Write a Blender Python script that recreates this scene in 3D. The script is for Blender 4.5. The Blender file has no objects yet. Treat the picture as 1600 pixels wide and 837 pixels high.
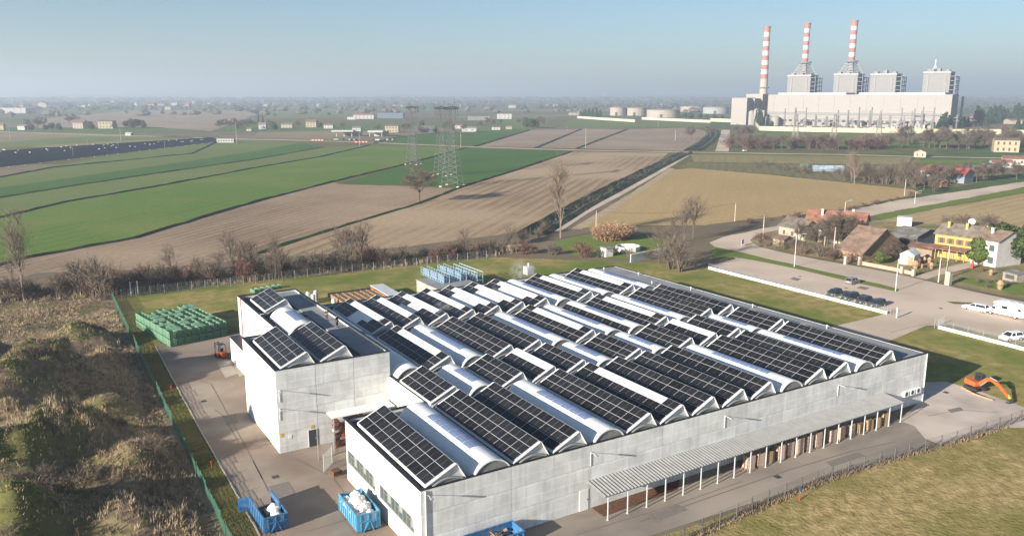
import bpy, math, random
import numpy as np
from mathutils import Vector, Matrix
random.seed(7); rng = np.random.default_rng(7)
S = bpy.context.scene; COL = S.collection
PI = math.pi
# ---------------------------------------------------------------- camera, sky, sun, exposure
FPX, CX, CY, HC = 1272.0, 800.0, 418.5, 42.0        # focal length / centre in photo pixels, flying height
PITCH = math.radians(11.94); AZI = math.radians(58.61)
cd = bpy.data.cameras.new('camera'); cam = bpy.data.objects.new('camera', cd); COL.objects.link(cam)
cam.location = (0, 0, HC); cam.rotation_euler = (PI/2-PITCH, 0, AZI-PI/2)
cd.sensor_width = 36; cd.lens = 36*FPX/1600; cd.clip_start = 1; cd.clip_end = 80000
S.camera = cam
SUN_EL, SUN_SH = math.radians(17.1), math.radians(10.8)   # shadows run along +X, 11 degrees towards +Y
w = bpy.data.worlds.new('World'); S.world = w; w.use_nodes = True
nt = w.node_tree; nt.nodes.clear()
sky = nt.nodes.new('ShaderNodeTexSky'); sky.sky_type = 'NISHITA'; sky.sun_disc = False
sky.sun_elevation = SUN_EL; sky.sun_rotation = math.atan2(-math.cos(SUN_SH), -math.sin(SUN_SH))
sky.altitude = 50; sky.air_density = 1.0; sky.dust_density = 0.6; sky.ozone_density = 4.0
bg = nt.nodes.new('ShaderNodeBackground'); bg.inputs[1].default_value = 0.05
out = nt.nodes.new('ShaderNodeOutputWorld')
nt.links.new(sky.outputs[0], bg.inputs[0]); nt.links.new(bg.outputs[0], out.inputs[0])
sd = bpy.data.lights.new('sun', 'SUN'); sd.energy = 4.8; sd.angle = math.radians(0.5); sd.color = (1, .93, .82)
sun = bpy.data.objects.new('sun', sd); COL.objects.link(sun)
Ldir = Vector((math.cos(SUN_EL)*math.cos(SUN_SH), math.cos(SUN_EL)*math.sin(SUN_SH), -math.sin(SUN_EL)))
sun.rotation_euler = Ldir.to_track_quat('-Z', 'Y').to_euler(); sun.location = (-60, 20, 90)
S.view_settings.view_transform = 'Standard'; S.view_settings.look = 'None'
S.view_settings.gamma = 1; S.view_settings.use_curve_mapping = False; S.view_settings.exposure = 1.42
S.render.engine = 'CYCLES'
S.cycles.max_bounces = 6; S.cycles.volume_bounces = 0; S.cycles.transparent_max_bounces = 6
# ---------------------------------------------------------------- survey helpers: photo pixel -> place on the ground
F_ = np.array([math.cos(AZI)*math.cos(PITCH), math.sin(AZI)*math.cos(PITCH), -math.sin(PITCH)])
R_ = np.array([math.sin(AZI), -math.cos(AZI), 0.0]); U_ = np.cross(R_, F_)
def ray(px, py): return F_+R_*(px-CX)/FPX-U_*(py-CY)/FPX
def G(px, py, z=0.0):
    d = ray(px, py); t = (z-HC)/d[2]; return Vector((d[0]*t, d[1]*t, z))
def RZ(px, py, r):                                   # point on the ray at ground distance r
    d = ray(px, py); t = r/math.hypot(d[0], d[1]); return Vector((d[0]*t, d[1]*t, HC+d[2]*t))
def scale_at(p): return ((p.x*F_[0]+p.y*F_[1])+(p.z-HC)*F_[2])/FPX   # metres per photo pixel
# ---------------------------------------------------------------- materials
MATS = {}
def mat(name, col, rough=.8, metal=0, col2=None, nscale=1.0, bump=0, bscale=None, spec=.3, detail=6, lo=.35, hi=.65, stretch=None, rot=0, col3=None, n3=.1, emit=None):
    if name in MATS: return MATS[name]
    m = bpy.data.materials.new(name); m.use_nodes = True; MATS[name] = m
    t = m.node_tree; b = t.nodes['Principled BSDF']; L = t.links.new
    b.inputs['Base Color'].default_value = (*col, 1); b.inputs['Roughness'].default_value = rough
    b.inputs['Metallic'].default_value = metal; b.inputs['Specular IOR Level'].default_value = spec
    if col2 is not None or bump:
        tc = t.nodes.new('ShaderNodeTexCoord'); src = tc.outputs['Object']
        if stretch or rot:
            mp = t.nodes.new('ShaderNodeMapping'); mp.inputs['Rotation'].default_value = (0, 0, rot)
            if stretch: mp.inputs['Scale'].default_value = stretch
            mp.vector_type = 'TEXTURE' if False else 'POINT'
            L(src, mp.inputs[0]); src = mp.outputs[0]
    if col2 is not None:
        n = t.nodes.new('ShaderNodeTexNoise'); n.inputs['Scale'].default_value = nscale; n.inputs['Detail'].default_value = detail
        n.inputs['Roughness'].default_value = .62; L(src, n.inputs['Vector'])
        r = t.nodes.new('ShaderNodeValToRGB'); r.color_ramp.elements[0].position = lo; r.color_ramp.elements[1].position = hi
        r.color_ramp.elements[0].color = (*col, 1); r.color_ramp.elements[1].color = (*col2, 1)
        L(n.outputs[0], r.inputs[0]); res = r.outputs[0]
        if col3 is not None:
            n2 = t.nodes.new('ShaderNodeTexNoise'); n2.inputs['Scale'].default_value = n3; n2.inputs['Detail'].default_value = 4; L(tc.outputs['Object'], n2.inputs['Vector'])
            r2 = t.nodes.new('ShaderNodeValToRGB'); r2.color_ramp.elements[0].position = .42; r2.color_ramp.elements[1].position = .62
            L(n2.outputs[0], r2.inputs[0]); mx = t.nodes.new('ShaderNodeMix'); mx.data_type = 'RGBA'
            L(r2.outputs[0], mx.inputs[0]); L(res, mx.inputs[6]); mx.inputs[7].default_value = (*col3, 1); res = mx.outputs[2]
        L(res, b.inputs['Base Color'])
    if bump:
        n = t.nodes.new('ShaderNodeTexNoise'); n.inputs['Scale'].default_value = bscale or nscale; n.inputs['Detail'].default_value = 6; L(src, n.inputs['Vector'])
        bp = t.nodes.new('ShaderNodeBump'); bp.inputs['Strength'].default_value = 1; bp.inputs['Distance'].default_value = bump
        L(n.outputs[0], bp.inputs['Height']); L(bp.outputs[0], b.inputs['Normal'])
    return m
def furrow_mat(name, c1, c2, c3, ang, period, bigscale=.012):
    """bare or drilled soil: rows along direction ang, soft large patches"""
    m = bpy.data.materials.new(name); m.use_nodes = True; MATS[name] = m
    t = m.node_tree; b = t.nodes['Principled BSDF']; L = t.links.new; N = t.nodes.new
    b.inputs['Roughness'].default_value = .95; b.inputs['Specular IOR Level'].default_value = .1
    tc = N('ShaderNodeTexCoord'); mp = N('ShaderNodeMapping'); mp.inputs['Rotation'].default_value = (0, 0, -ang); L(tc.outputs['Object'], mp.inputs[0])
    wv = N('ShaderNodeTexWave'); wv.wave_type = 'BANDS'; wv.bands_direction = 'Y'; wv.wave_profile = 'SIN'
    wv.inputs['Scale'].default_value = 1/period*PI/10*1.0; wv.inputs['Distortion'].default_value = .8; wv.inputs['Detail'].default_value = 2; wv.inputs['Detail Scale'].default_value = .25
    L(mp.outputs[0], wv.inputs[0])
    sx = N('ShaderNodeMapping'); sx.inputs['Scale'].default_value = (.02, .55, 1); L(mp.outputs[0], sx.inputs[0])
    st = N('ShaderNodeTexNoise'); st.inputs['Scale'].default_value = 1; st.inputs['Detail'].default_value = 5; L(sx.outputs[0], st.inputs[0])
    bgn = N('ShaderNodeTexNoise'); bgn.inputs['Scale'].default_value = bigscale; bgn.inputs['Detail'].default_value = 8; L(tc.outputs['Object'], bgn.inputs[0])
    fine = N('ShaderNodeTexNoise'); fine.inputs['Scale'].default_value = .6; fine.inputs['Detail'].default_value = 8; L(tc.outputs['Object'], fine.inputs[0])
    def mx(fac, a, bb, mode='MIX'):
        q = N('ShaderNodeMix'); q.data_type = 'RGBA'; q.blend_type = mode
        for i, v in ((0, fac), (6, a), (7, bb)):
            if isinstance(v, (int, float)): q.inputs[i].default_value = v
            elif isinstance(v, tuple): q.inputs[i].default_value = (*v, 1)
            else: L(v, q.inputs[i])
        return q.outputs[2]
    def ramp(o, a, bb):
        r = N('ShaderNodeMapRange'); r.inputs[1].default_value = a; r.inputs[2].default_value = bb; L(o, r.inputs[0]); return r.outputs[0]
    c = mx(ramp(wv.outputs[0], .55, .95), c1, c2)
    c = mx(ramp(st.outputs[0], .42, .68), c, c2)
    c = mx(ramp(bgn.outputs[0], .45, .62), c, c3)
    c = mx(.35, c, fine.outputs[0], 'OVERLAY')
    L(c, b.inputs['Base Color'])
    return m
MOD_W, MOD_L = 1.11, 2.07                            # solar module
def cell_mat():
    m = bpy.data.materials.new('solar_cells'); m.use_nodes = True
    t = m.node_tree; b = t.nodes['Principled BSDF']; L = t.links.new; N = t.nodes.new
    tc = N('ShaderNodeTexCoord'); sp = N('ShaderNodeSeparateXYZ'); L(tc.outputs['Object'], sp.inputs[0])
    def line(o, period, off, wd):
        a = N('ShaderNodeMath'); a.operation = 'ADD'; L(o, a.inputs[0]); a.inputs[1].default_value = off+100*period
        f = N('ShaderNodeMath'); f.operation = 'MODULO'; L(a.outputs[0], f.inputs[0]); f.inputs[1].default_value = period
        c = N('ShaderNodeMath'); c.operation = 'LESS_THAN'; L(f.outputs[0], c.inputs[0]); c.inputs[1].default_value = wd
        return c.outputs[0]
    lx = line(sp.outputs[0], MOD_W/6, .006, .012); ly = line(sp.outputs[1], MOD_L/2, .012, .03); ly2 = line(sp.outputs[1], MOD_L/24, .003, .006)
    mx = N('ShaderNodeMath'); mx.operation = 'MAXIMUM'; L(lx, mx.inputs[0]); L(ly2, mx.inputs[1])
    mul = N('ShaderNodeMath'); mul.operation = 'MULTIPLY'; L(mx.outputs[0], mul.inputs[0]); mul.inputs[1].default_value = .28
    mm = N('ShaderNodeMath'); mm.operation = 'MULTIPLY'; L(ly, mm.inputs[0]); mm.inputs[1].default_value = .85
    m2 = N('ShaderNodeMath'); m2.operation = 'MAXIMUM'; L(mul.outputs[0], m2.inputs[0]); L(mm.outputs[0], m2.inputs[1])
    c = N('ShaderNodeMix'); c.data_type = 'RGBA'; L(m2.outputs[0], c.inputs[0]); c.inputs[6].default_value = (.007, .0065, .0075, 1); c.inputs[7].default_value = (.16, .16, .165, 1)
    oi = N('ShaderNodeObjectInfo'); hs = N('ShaderNodeHueSaturation'); mr = N('ShaderNodeMapRange'); mr.inputs[3].default_value = .7; mr.inputs[4].default_value = 1.5
    L(oi.outputs['Random'], mr.inputs[0]); L(mr.outputs[0], hs.inputs['Value']); L(c.outputs[2], hs.inputs['Color'])
    L(hs.outputs[0], b.inputs['Base Color']); b.inputs['Roughness'].default_value = .32; b.inputs['Specular IOR Level'].default_value = .18
    return m
def precast_mat():
    m = bpy.data.materials.new('grey_precast'); m.use_nodes = True
    t = m.node_tree; b = t.nodes['Principled BSDF']; L = t.links.new; N = t.nodes.new
    b.inputs['Roughness'].default_value = .9; b.inputs['Specular IOR Level'].default_value = .2
    tc = N('ShaderNodeTexCoord'); sp = N('ShaderNodeSeparateXYZ'); L(tc.outputs['Object'], sp.inputs[0])
    ad = N('ShaderNodeMath'); L(sp.outputs[0], ad.inputs[0]); L(sp.outputs[1], ad.inputs[1]); oi = N('ShaderNodeObjectInfo')
    cb = N('ShaderNodeCombineXYZ'); L(ad.outputs[0], cb.inputs[0]); L(sp.outputs[2], cb.inputs[1]); mr = N('ShaderNodeMath'); mr.operation = 'MULTIPLY'; L(oi.outputs['Random'], mr.inputs[0]); mr.inputs[1].default_value = 60; L(mr.outputs[0], cb.inputs[2])
    def noise(scale, det, vec, st=None):
        if st: mp = N('ShaderNodeMapping'); mp.inputs['Scale'].default_value = st; L(vec, mp.inputs[0]); vec = mp.outputs[0]
        n = N('ShaderNodeTexNoise'); n.inputs['Scale'].default_value = scale; n.inputs['Detail'].default_value = det; L(vec, n.inputs['Vector']); return n.outputs[0]
    def rng_(o, a, bb, c, d): r = N('ShaderNodeMapRange'); r.inputs[1].default_value = a; r.inputs[2].default_value = bb; r.inputs[3].default_value = c; r.inputs[4].default_value = d; L(o, r.inputs[0]); return r.outputs[0]
    def mul(a, c): q = N('ShaderNodeMath'); q.operation = 'MULTIPLY'; L(a, q.inputs[0]); L(c, q.inputs[1]); return q.outputs[0]
    v = cb.outputs[0]
    blot = rng_(noise(.45, 6, v), .35, .65, .86, 1.08); strk = rng_(noise(1, 5, v, (1.6, .10, 1)), .48, .76, 1.0, .80); fine = rng_(noise(5, 4, v), .3, .7, .96, 1.04)
    br = N('ShaderNodeTexBrick'); br.offset = .35; br.inputs['Scale'].default_value = 1; br.inputs['Brick Width'].default_value = 3.3; br.inputs['Row Height'].default_value = 1.17; br.inputs['Mortar Size'].default_value = .13; br.inputs['Mortar Smooth'].default_value = .8
    br.inputs['Color1'].default_value = (.95, .95, .95, 1); br.inputs['Color2'].default_value = (1.0, 1.0, 1.0, 1); br.inputs['Mortar'].default_value = (1.07, 1.07, 1.065, 1)
    wob = N('ShaderNodeMixRGB'); wob.blend_type = 'ADD'; wob.inputs[0].default_value = .35; L(v, wob.inputs[1]); nn = N('ShaderNodeTexNoise'); nn.inputs['Scale'].default_value = .8; L(v, nn.inputs['Vector']); L(nn.outputs[1], wob.inputs[2]); L(wob.outputs[0], br.inputs['Vector'])
    val = mul(mul(blot, strk), fine); rnd = rng_(oi.outputs['Random'], 0, 1, .94, 1.05); val = mul(val, rnd)
    mx = N('ShaderNodeMix'); mx.data_type = 'RGBA'; mx.blend_type = 'MULTIPLY'; mx.inputs[0].default_value = 1; mx.inputs[6].default_value = (.68, .672, .645, 1); L(val, mx.inputs[7])
    m2 = N('ShaderNodeMix'); m2.data_type = 'RGBA'; m2.blend_type = 'MULTIPLY'; m2.inputs[0].default_value = .9; L(mx.outputs[2], m2.inputs[6]); L(br.outputs[0], m2.inputs[7])
    L(m2.outputs[2], b.inputs['Base Color']); return m
M = dict(
 white_wall=mat('white_render', (.62, .60, .56), .9, col2=(.56, .54, .50), nscale=.25, spec=.2),
 concrete=precast_mat(),
 trim=mat('black_trim', (.018, .018, .02), .5),
 membrane=mat('bitumen_roof', (.045, .05, .055), .9, col2=(.07, .075, .08), nscale=.4),
 roofgrey=mat('roof_slab_grey', (.27, .275, .27), .85, col2=(.20, .205, .205), nscale=.3),
 vault=mat('vault_sheet', (.72, .71, .68), .42, metal=.0, col2=(.66, .66, .64), nscale=.5, spec=.5),
 vaultgrey=mat('vault_concrete', (.24, .245, .24), .9, col2=(.30, .30, .29), nscale=1.2),
 gable=mat('vault_gable', (.15, .155, .15), .9, col2=(.22, .22, .215), nscale=1.5),
 sheet=mat('white_sheet', (.80, .79, .75), .5, col2=(.73, .72, .68), nscale=.6, spec=.4),
 endplate=mat('end_plate', (.55, .56, .56), .55, col2=(.45, .46, .46), nscale=1.2),
 skylight=mat('polycarbonate', (.15, .20, .33), .25, col2=(.23, .28, .42), nscale=1.4, spec=.5),
 alu=mat('aluminium', (.62, .63, .64), .4, metal=.3),
 modframe=mat('module_frame', (.40, .41, .42), .5),
 cells=cell_mat(),
 asphalt=mat('yard_asphalt', (.245, .200, .157), .95, col2=(.335, .275, .216), nscale=.12, bump=.006, bscale=6, spec=.15, col3=(.218, .162, .127), n3=.09),
 asphalt_dark=mat('front_asphalt', (.206, .172, .145), .95, col2=(.300, .255, .206), nscale=.2, bump=.006, bscale=6, spec=.15, stretch=(.35, 1.3, 1), col3=(.348, .293, .233), n3=.06),
 concrete_pad=mat('concrete_pad', (.473, .400, .338), .95, col2=(.367, .312, .262), nscale=.3, spec=.15, col3=(.542, .456, .383), n3=.12),
 road=mat('road_asphalt', (.516, .409, .316), .95, col2=(.422, .335, .260), nscale=.09, spec=.15, col3=(.576, .459, .357), n3=.03, detail=12),
 lawn=mat('lawn', (.185, .167, .047), .95, col2=(.361, .279, .116), nscale=.4, bump=.06, bscale=4, spec=.05, col3=(.128, .163, .033), n3=.06, detail=12),
 drylawn=mat('dry_lawn', (.163, .129, .041), .95, col2=(.482, .357, .170), nscale=.8, bump=.12, bscale=2.2, spec=.05, col3=(.172, .158, .044), n3=.08, detail=15, lo=.28, hi=.70),
 verge=mat('verge_grass', (.098, .111, .026), .95, col2=(.224, .163, .072), nscale=.6, bump=.05, bscale=4, spec=.05, col3=(.119, .098, .039), n3=.15),
 brightgrass=mat('bright_grass', (.105, .169, .029), .95, col2=(.182, .195, .058), nscale=.5, spec=.05, bump=.05, bscale=3),
 scrubsoil=mat('scrub_soil', (.15, .112, .068), .95, col2=(.25, .185, .115), nscale=.5, bump=.2, bscale=.9, spec=.05, col3=(.115, .11, .04), n3=.12),
 winframe=mat('window_frame_grey', (.20, .21, .19), .6),
 blind=mat('blind_fabric', (.22, .23, .20), .9),
 steel=mat('galvanised', (.42, .43, .43), .5, metal=.4),
 pylon=mat('weathered_galvanised', (.11, .11, .108), .7),
 canopyroof=mat('corrugated_cement', (.31, .305, .29), .9, col2=(.25, .245, .235), nscale=1.0),
 darksteel=mat('dark_steel', (.06, .062, .065), .6, metal=.2),
 rubber=mat('rubber', (.018, .018, .018), .8),
 glass=mat('window_glass', (.075, .09, .085), .12, spec=.6),
 blue=mat('container_blue', (.028, .155, .34), .55, col2=(.02, .11, .26), nscale=1.2, col3=(.10, .17, .26), n3=1.3),
 blue2=mat('container_light_blue', (.06, .28, .47), .55, col2=(.045, .21, .37), nscale=1.2, col3=(.14, .28, .38), n3=1.3),
 redcrate=mat('red_brown_crate', (.22, .075, .045), .8, col2=(.15, .06, .04), nscale=3),
 rust=mat('rust', (.16, .075, .04), .9, col2=(.08, .045, .03), nscale=3),
 bagwhite=mat('white_sacks', (.78, .78, .77), .55, col2=(.66, .64, .60), nscale=2.5),
 black=mat('black_plastic', (.015, .015, .016), .5),
 wood=mat('raw_wood', (.38, .26, .15), .85, col2=(.28, .19, .11), nscale=3, stretch=(1, 8, 1)),
 cardboard=mat('cardboard', (.36, .24, .14), .8, col2=(.30, .20, .12), nscale=2),
 wrap=mat('stretch_wrap', (.40, .25, .165), .25, col2=(.46, .36, .30), nscale=3, spec=.6),
 green=mat('green_crate', (.12, .245, .15), .7, col2=(.08, .18, .105), nscale=3, col3=(.20, .33, .21), n3=.5),
 greenmesh=mat('green_mesh', (.07, .17, .115), .7),
 orange=mat('machine_orange', (.527, .123, .030), .4, col2=(.442, .095, .024), nscale=2),
 yellow=mat('warning_yellow', (.62, .42, .03), .5),
 red=mat('signal_red', (.48, .035, .025), .6), 
 bark=mat('bark', (.095, .075, .058), .95, col2=(.14, .11, .085), nscale=3),
 bark2=mat('pale_bark', (.22, .175, .14), .95, col2=(.16, .13, .10), nscale=2),
 twig=mat('twigs', (.105, .08, .06), .95, col2=(.155, .12, .09), nscale=.8),
 twig2=mat('reddish_twigs', (.13, .065, .052), .95, col2=(.17, .10, .078), nscale=.8),
 twigp=mat('pale_twigs', (.22, .16, .115), .95, col2=(.16, .12, .088), nscale=.8),
 reed=mat('dry_leaves', (.363, .229, .139), .95, col2=(.272, .162, .094), nscale=1.5),
 leaf=mat('dark_leaves', (.03, .05, .016), .75, col2=(.05, .07, .022), nscale=1.0),
 leaf2=mat('laurel_leaves', (.052, .083, .016), .6, col2=(.084, .108, .024), nscale=1.0),
 conifer=mat('conifer', (.022, .042, .02), .85, col2=(.035, .055, .025), nscale=.3),
 straw=mat('straw', (.44, .335, .21), .95, col2=(.32, .235, .145), nscale=.3),
 brush=mat('brown_brush', (.20, .145, .098), .95, col2=(.29, .215, .15), nscale=.3),
 palestraw=mat('pale_straw', (.50, .40, .27), .95, col2=(.40, .30, .19), nscale=.3),
 darkbrush=mat('dark_brush', (.07, .052, .038), .95, col2=(.12, .085, .06), nscale=.3),
 ditchreed=mat('bank_growth', (.085, .085, .04), .95, col2=(.13, .11, .06), nscale=.4),
 greengrass=mat('green_grass', (.105, .150, .026), .95, col2=(.154, .176, .046), nscale=.5),
 ditch=mat('ditch_bank', (.035, .04, .018), .95, col2=(.07, .065, .03), nscale=.4, bump=.3, bscale=.6),
 water=mat('canal_water', (.012, .016, .014), .6, spec=.1),
)
# ---------------------------------------------------------------- mesh helpers
class MB:
    def __init__(s): s.v = []; s.f = []; s.m = []
    def poly(s, pts, mi=0):
        n = len(s.v); s.v += [tuple(p) for p in pts]; s.f.append(tuple(range(n, n+len(pts)))); s.m.append(mi)
    def box(s, x0, y0, z0, x1, y1, z1, mi=0, X=None):
        P = [(x0, y0, z0), (x1, y0, z0), (x1, y1, z0), (x0, y1, z0), (x0, y0, z1), (x1, y0, z1), (x1, y1, z1), (x0, y1, z1)]
        if X is not None: P = [tuple(X @ Vector(p)) for p in P]
        n = len(s.v); s.v += P
        for q in ((3, 2, 1, 0), (4, 5, 6, 7), (0, 1, 5, 4), (1, 2, 6, 5), (2, 3, 7, 6), (3, 0, 4, 7)):
            s.f.append(tuple(n+i for i in q)); s.m.append(mi)
        return s
    def bar(s, a, b, wd, ht=None, mi=0, up=(0, 0, 1)):
        a = Vector(a); b = Vector(b); d = b-a
        if d.length < 1e-6: return s
        ht = ht or wd; d.normalize(); u = Vector(up)
        if abs(d.dot(u)) > .98: u = Vector((1, 0, 0))
        r = d.cross(u).normalized(); u = r.cross(d)
        n = len(s.v)
        for p in (a, b):
            for i, j in ((-1, -1), (1, -1), (1, 1), (-1, 1)): s.v.append(tuple(p+r*(i*wd/2)+u*(j*ht/2)))
        for q in ((0, 1, 2, 3), (7, 6, 5, 4), (1, 0, 4, 5), (2, 1, 5, 6), (3, 2, 6, 7), (0, 3, 7, 4)):
            s.f.append(tuple(n+i for i in q)); s.m.append(mi)
        return s
    def tube(s, a, b, r0, r1=None, n=8, mi=0, cap=True):
        a = Vector(a); b = Vector(b); r1 = r0 if r1 is None else r1; d = (b-a).normalized()
        u = Vector((0, 0, 1)) if abs(d.z) < .95 else Vector((1, 0, 0))
        r = d.cross(u).normalized(); u = r.cross(d); k = len(s.v)
        for p, rr in ((a, r0), (b, r1)):
            for i in range(n):
                t = 2*PI*i/n; s.v.append(tuple(p+r*(rr*math.cos(t))+u*(rr*math.sin(t))))
        for i in range(n):
            j = (i+1) % n; s.f.append((k+j, k+i, k+n+i, k+n+j)); s.m.append(mi)
        if cap:
            s.f.append(tuple(k+i for i in range(n))); s.m.append(mi)
            s.f.append(tuple(k+n+i for i in reversed(range(n)))); s.m.append(mi)
        return s
    def prism(s, prof, f0, f1, mi=0, mcap=None):
        """profile points mapped by f0/f1 (two end placements) and skinned"""
        A = [tuple(f0(p)) for p in prof]; B = [tuple(f1(p)) for p in prof]; n = len(prof); k = len(s.v)
        s.v += A+B
        for i in range(n):
            j = (i+1) % n; s.f.append((k+i, k+j, k+n+j, k+n+i)); s.m.append(mi)
        mc = mi if mcap is None else mcap
        s.f.append(tuple(k+i for i in reversed(range(n)))); s.m.append(mc)
        s.f.append(tuple(k+n+i for i in range(n))); s.m.append(mc)
        return s
    def yprism(s, prof, y0, y1, mi=0, mcap=None): return s.prism(prof, lambda p: (p[0], y0, p[1]), lambda p: (p[0], y1, p[1]), mi, mcap)
    def xprism(s, prof, x0, x1, mi=0, mcap=None): return s.prism(prof, lambda p: (x0, p[0], p[1]), lambda p: (x1, p[0], p[1]), mi, mcap)
    def lathe(s, prof, n=16, c=(0, 0), mi=0):
        k = len(s.v)
        for r, z in prof:
            for i in range(n):
                t = 2*PI*i/n; s.v.append((c[0]+r*math.cos(t), c[1]+r*math.sin(t), z))
        for a in range(len(prof)-1):
            for i in range(n):
                j = (i+1) % n; s.f.append((k+a*n+i, k+a*n+j, k+(a+1)*n+j, k+(a+1)*n+i)); s.m.append(mi)
        s.f.append(tuple(k+(len(prof)-1)*n+i for i in range(n))); s.m.append(mi)
        return s
    def mesh(s, name, *mats, smooth=False):
        me = bpy.data.meshes.new(name); me.from_pydata(s.v, [], s.f)
        for m in mats: me.materials.append(m)
        if len(mats) > 1: me.polygons.foreach_set('material_index', s.m)
        if smooth: me.polygons.foreach_set('use_smooth', [True]*len(s.f))
        me.validate(); me.update(); return me
def link(name, me, parent=None, loc=None, rot=None, scale=None):
    o = bpy.data.objects.new(name, me); COL.objects.link(o)
    if parent: o.parent = parent
    if loc is not None: o.location = loc
    if rot is not None: o.rotation_euler = rot
    if scale is not None: o.scale = scale if hasattr(scale, '__len__') else (scale,)*3
    return o
def tag(o, label, cat, group=None):
    o['label'] = label; o['category'] = cat
    if group: o['group'] = group
    return o
def thing(name, label, cat, loc=(0, 0, 0), rz=0, group=None):
    o = link(name, None, None, loc, (0, 0, rz)); o.empty_display_size = .3
    return tag(o, label, cat, group)
def struct(name, me, kind='structure'):
    o = link(name, me); o['kind'] = kind; return o
def copytree(o, parent=None):
    c = o.copy(); COL.objects.link(c); c.parent = parent
    for ch in list(o.children): copytree(ch, c)
    return c
def sheet(name, pix, z, m):
    mb = MB(); P = [G(*p) for p in pix]
    a = sum(P[i].x*P[(i+1) % len(P)].y-P[(i+1) % len(P)].x*P[i].y for i in range(len(P)))
    if a < 0: P.reverse()
    Q = []; rr = random.Random(int(abs(P[0].x)*7))
    for p, q in zip(P, P[1:]+P[:1]):
        n = min(40, max(1, int((q-p).length/5))) if p.length < 700 else 1
        for k in range(n): v = p.lerp(q, k/n); j = .55 if 0 < k else 0; Q.append((v.x+rr.uniform(-j, j), v.y+rr.uniform(-j, j), z))
    mb.poly(Q); return struct(name, mb.mesh(name, m))
def wsheet(name, pts, z, m):
    mb = MB(); a = sum(pts[i][0]*pts[(i+1) % len(pts)][1]-pts[(i+1) % len(pts)][0]*pts[i][1] for i in range(len(pts)))
    if a < 0: pts = pts[::-1]
    mb.poly([(p[0], p[1], z) for p in pts]); return struct(name, mb.mesh(name, m))
def ribbon(pts, wd, z):
    mb = MB(); n = len(pts); L = []; Rr = []
    for i in range(n):
        d = (pts[min(i+1, n-1)]-pts[max(i-1, 0)]); d.z = 0; d.normalize(); q = Vector((-d.y, d.x, 0))
        ww = wd[i] if hasattr(wd, '__len__') else wd
        L.append(pts[i]+q*ww/2); Rr.append(pts[i]-q*ww/2)
    for i in range(n-1): mb.poly([(p.x, p.y, z) for p in (Rr[i], Rr[i+1], L[i+1], L[i])])
    return mb
# ---------------------------------------------------------------- ground and fields
def plain_mat():
    m = bpy.data.materials.new('plain_fields'); m.use_nodes = True
    t = m.node_tree; b = t.nodes['Principled BSDF']; L = t.links.new; N = t.nodes.new
    b.inputs['Roughness'].default_value = .95; b.inputs['Specular IOR Level'].default_value = .05
    tc = N('ShaderNodeTexCoord'); mp = N('ShaderNodeMapping'); mp.inputs['Rotation'].default_value = (0, 0, math.radians(-18)); mp.inputs['Scale'].default_value = (.0023, .0062, 1); L(tc.outputs['Object'], mp.inputs[0])
    v = N('ShaderNodeTexVoronoi'); v.inputs['Scale'].default_value = 1; L(mp.outputs[0], v.inputs[0])
    sp = N('ShaderNodeSeparateColor'); L(v.outputs['Color'], sp.inputs[0])
    r = N('ShaderNodeValToRGB'); r.color_ramp.interpolation = 'CONSTANT'
    e = r.color_ramp.elements; e[0].color = (.13, .12, .05, 1); e[0].position = 0; e[1].position = .3; e[1].color = (.17, .135, .09, 1)
    for p, c in ((.5, (.10, .14, .045, 1)), (.68, (.20, .165, .11, 1)), (.85, (.085, .12, .05, 1))):
        q = e.new(p); q.color = c
    L(sp.outputs[0], r.inputs[0])
    n = N('ShaderNodeTexNoise'); n.inputs['Scale'].default_value = .05; n.inputs['Detail'].default_value = 8; L(tc.outputs['Object'], n.inputs[0])
    mx = N('ShaderNodeMix'); mx.data_type = 'RGBA'; mx.blend_type = 'OVERLAY'; mx.inputs[0].default_value = .5; L(r.outputs[0], mx.inputs[6]); L(n.outputs[0], mx.inputs[7])
    L(mx.outputs[2], b.inputs['Base Color']); return m
mb = MB(); NR = 64
mb.poly([(30000*math.cos(2*PI*i/NR), 30000*math.sin(2*PI*i/NR), 0) for i in range(NR)])
struct('ground', mb.mesh('ground', plain_mat()))
def dirang(a, b): p, q = G(*a), G(*b); return math.atan2(q.y-p.y, q.x-p.x)
AD3 = dirang((450, 380), (880, 238)); AD1 = dirang((30, 405), (640, 255))
brownA = furrow_mat('plough_brown', (.300, .217, .142), (.195, .137, .089), (.338, .245, .162), AD3, 3.4)
brownB = furrow_mat('plough_tan', (.352, .252, .155), (.225, .157, .097), (.383, .280, .176), AD3, 5.2)
tan1 = furrow_mat('bare_tan', (.40, .285, .135), (.385, .27, .128), (.36, .255, .12), AD3, 9.0)
tan3 = furrow_mat('drilled_tan', (.40, .29, .15), (.31, .225, .11), (.42, .31, .165), dirang((1480, 350), (1600, 322)), 4.5)
greenA = furrow_mat('winter_wheat', (.085, .158, .023), (.115, .170, .034), (.141, .178, .042), AD1, 6.0, .02)
greenB = furrow_mat('dark_wheat', (.046, .115, .022), (.063, .122, .027), (.067, .130, .027), AD1, 7.0, .02)
greenC = furrow_mat('olive_field', (.115, .162, .041), (.133, .158, .048), (.141, .170, .054), AD1, 7.0)
faded = furrow_mat('faded_field', (.230, .194, .102), (.203, .163, .096), (.270, .206, .132), AD1, 12.0)
olive = furrow_mat('olive_tan', (.27, .22, .10), (.23, .19, .09), (.20, .19, .07), AD3, 8.0)
allot = furrow_mat('allotment_soil', (.20, .165, .09), (.15, .12, .065), (.15, .15, .06), AD3, 5.0, .05)
farbrown = furrow_mat('far_brown', (.300, .224, .162), (.247, .182, .135), (.323, .245, .176), AD3, 6.0)
D1 = [(-120, 449), (30, 405), (210, 372), (345, 331), (400, 315), (520, 284), (640, 255), (728, 231)]
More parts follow.
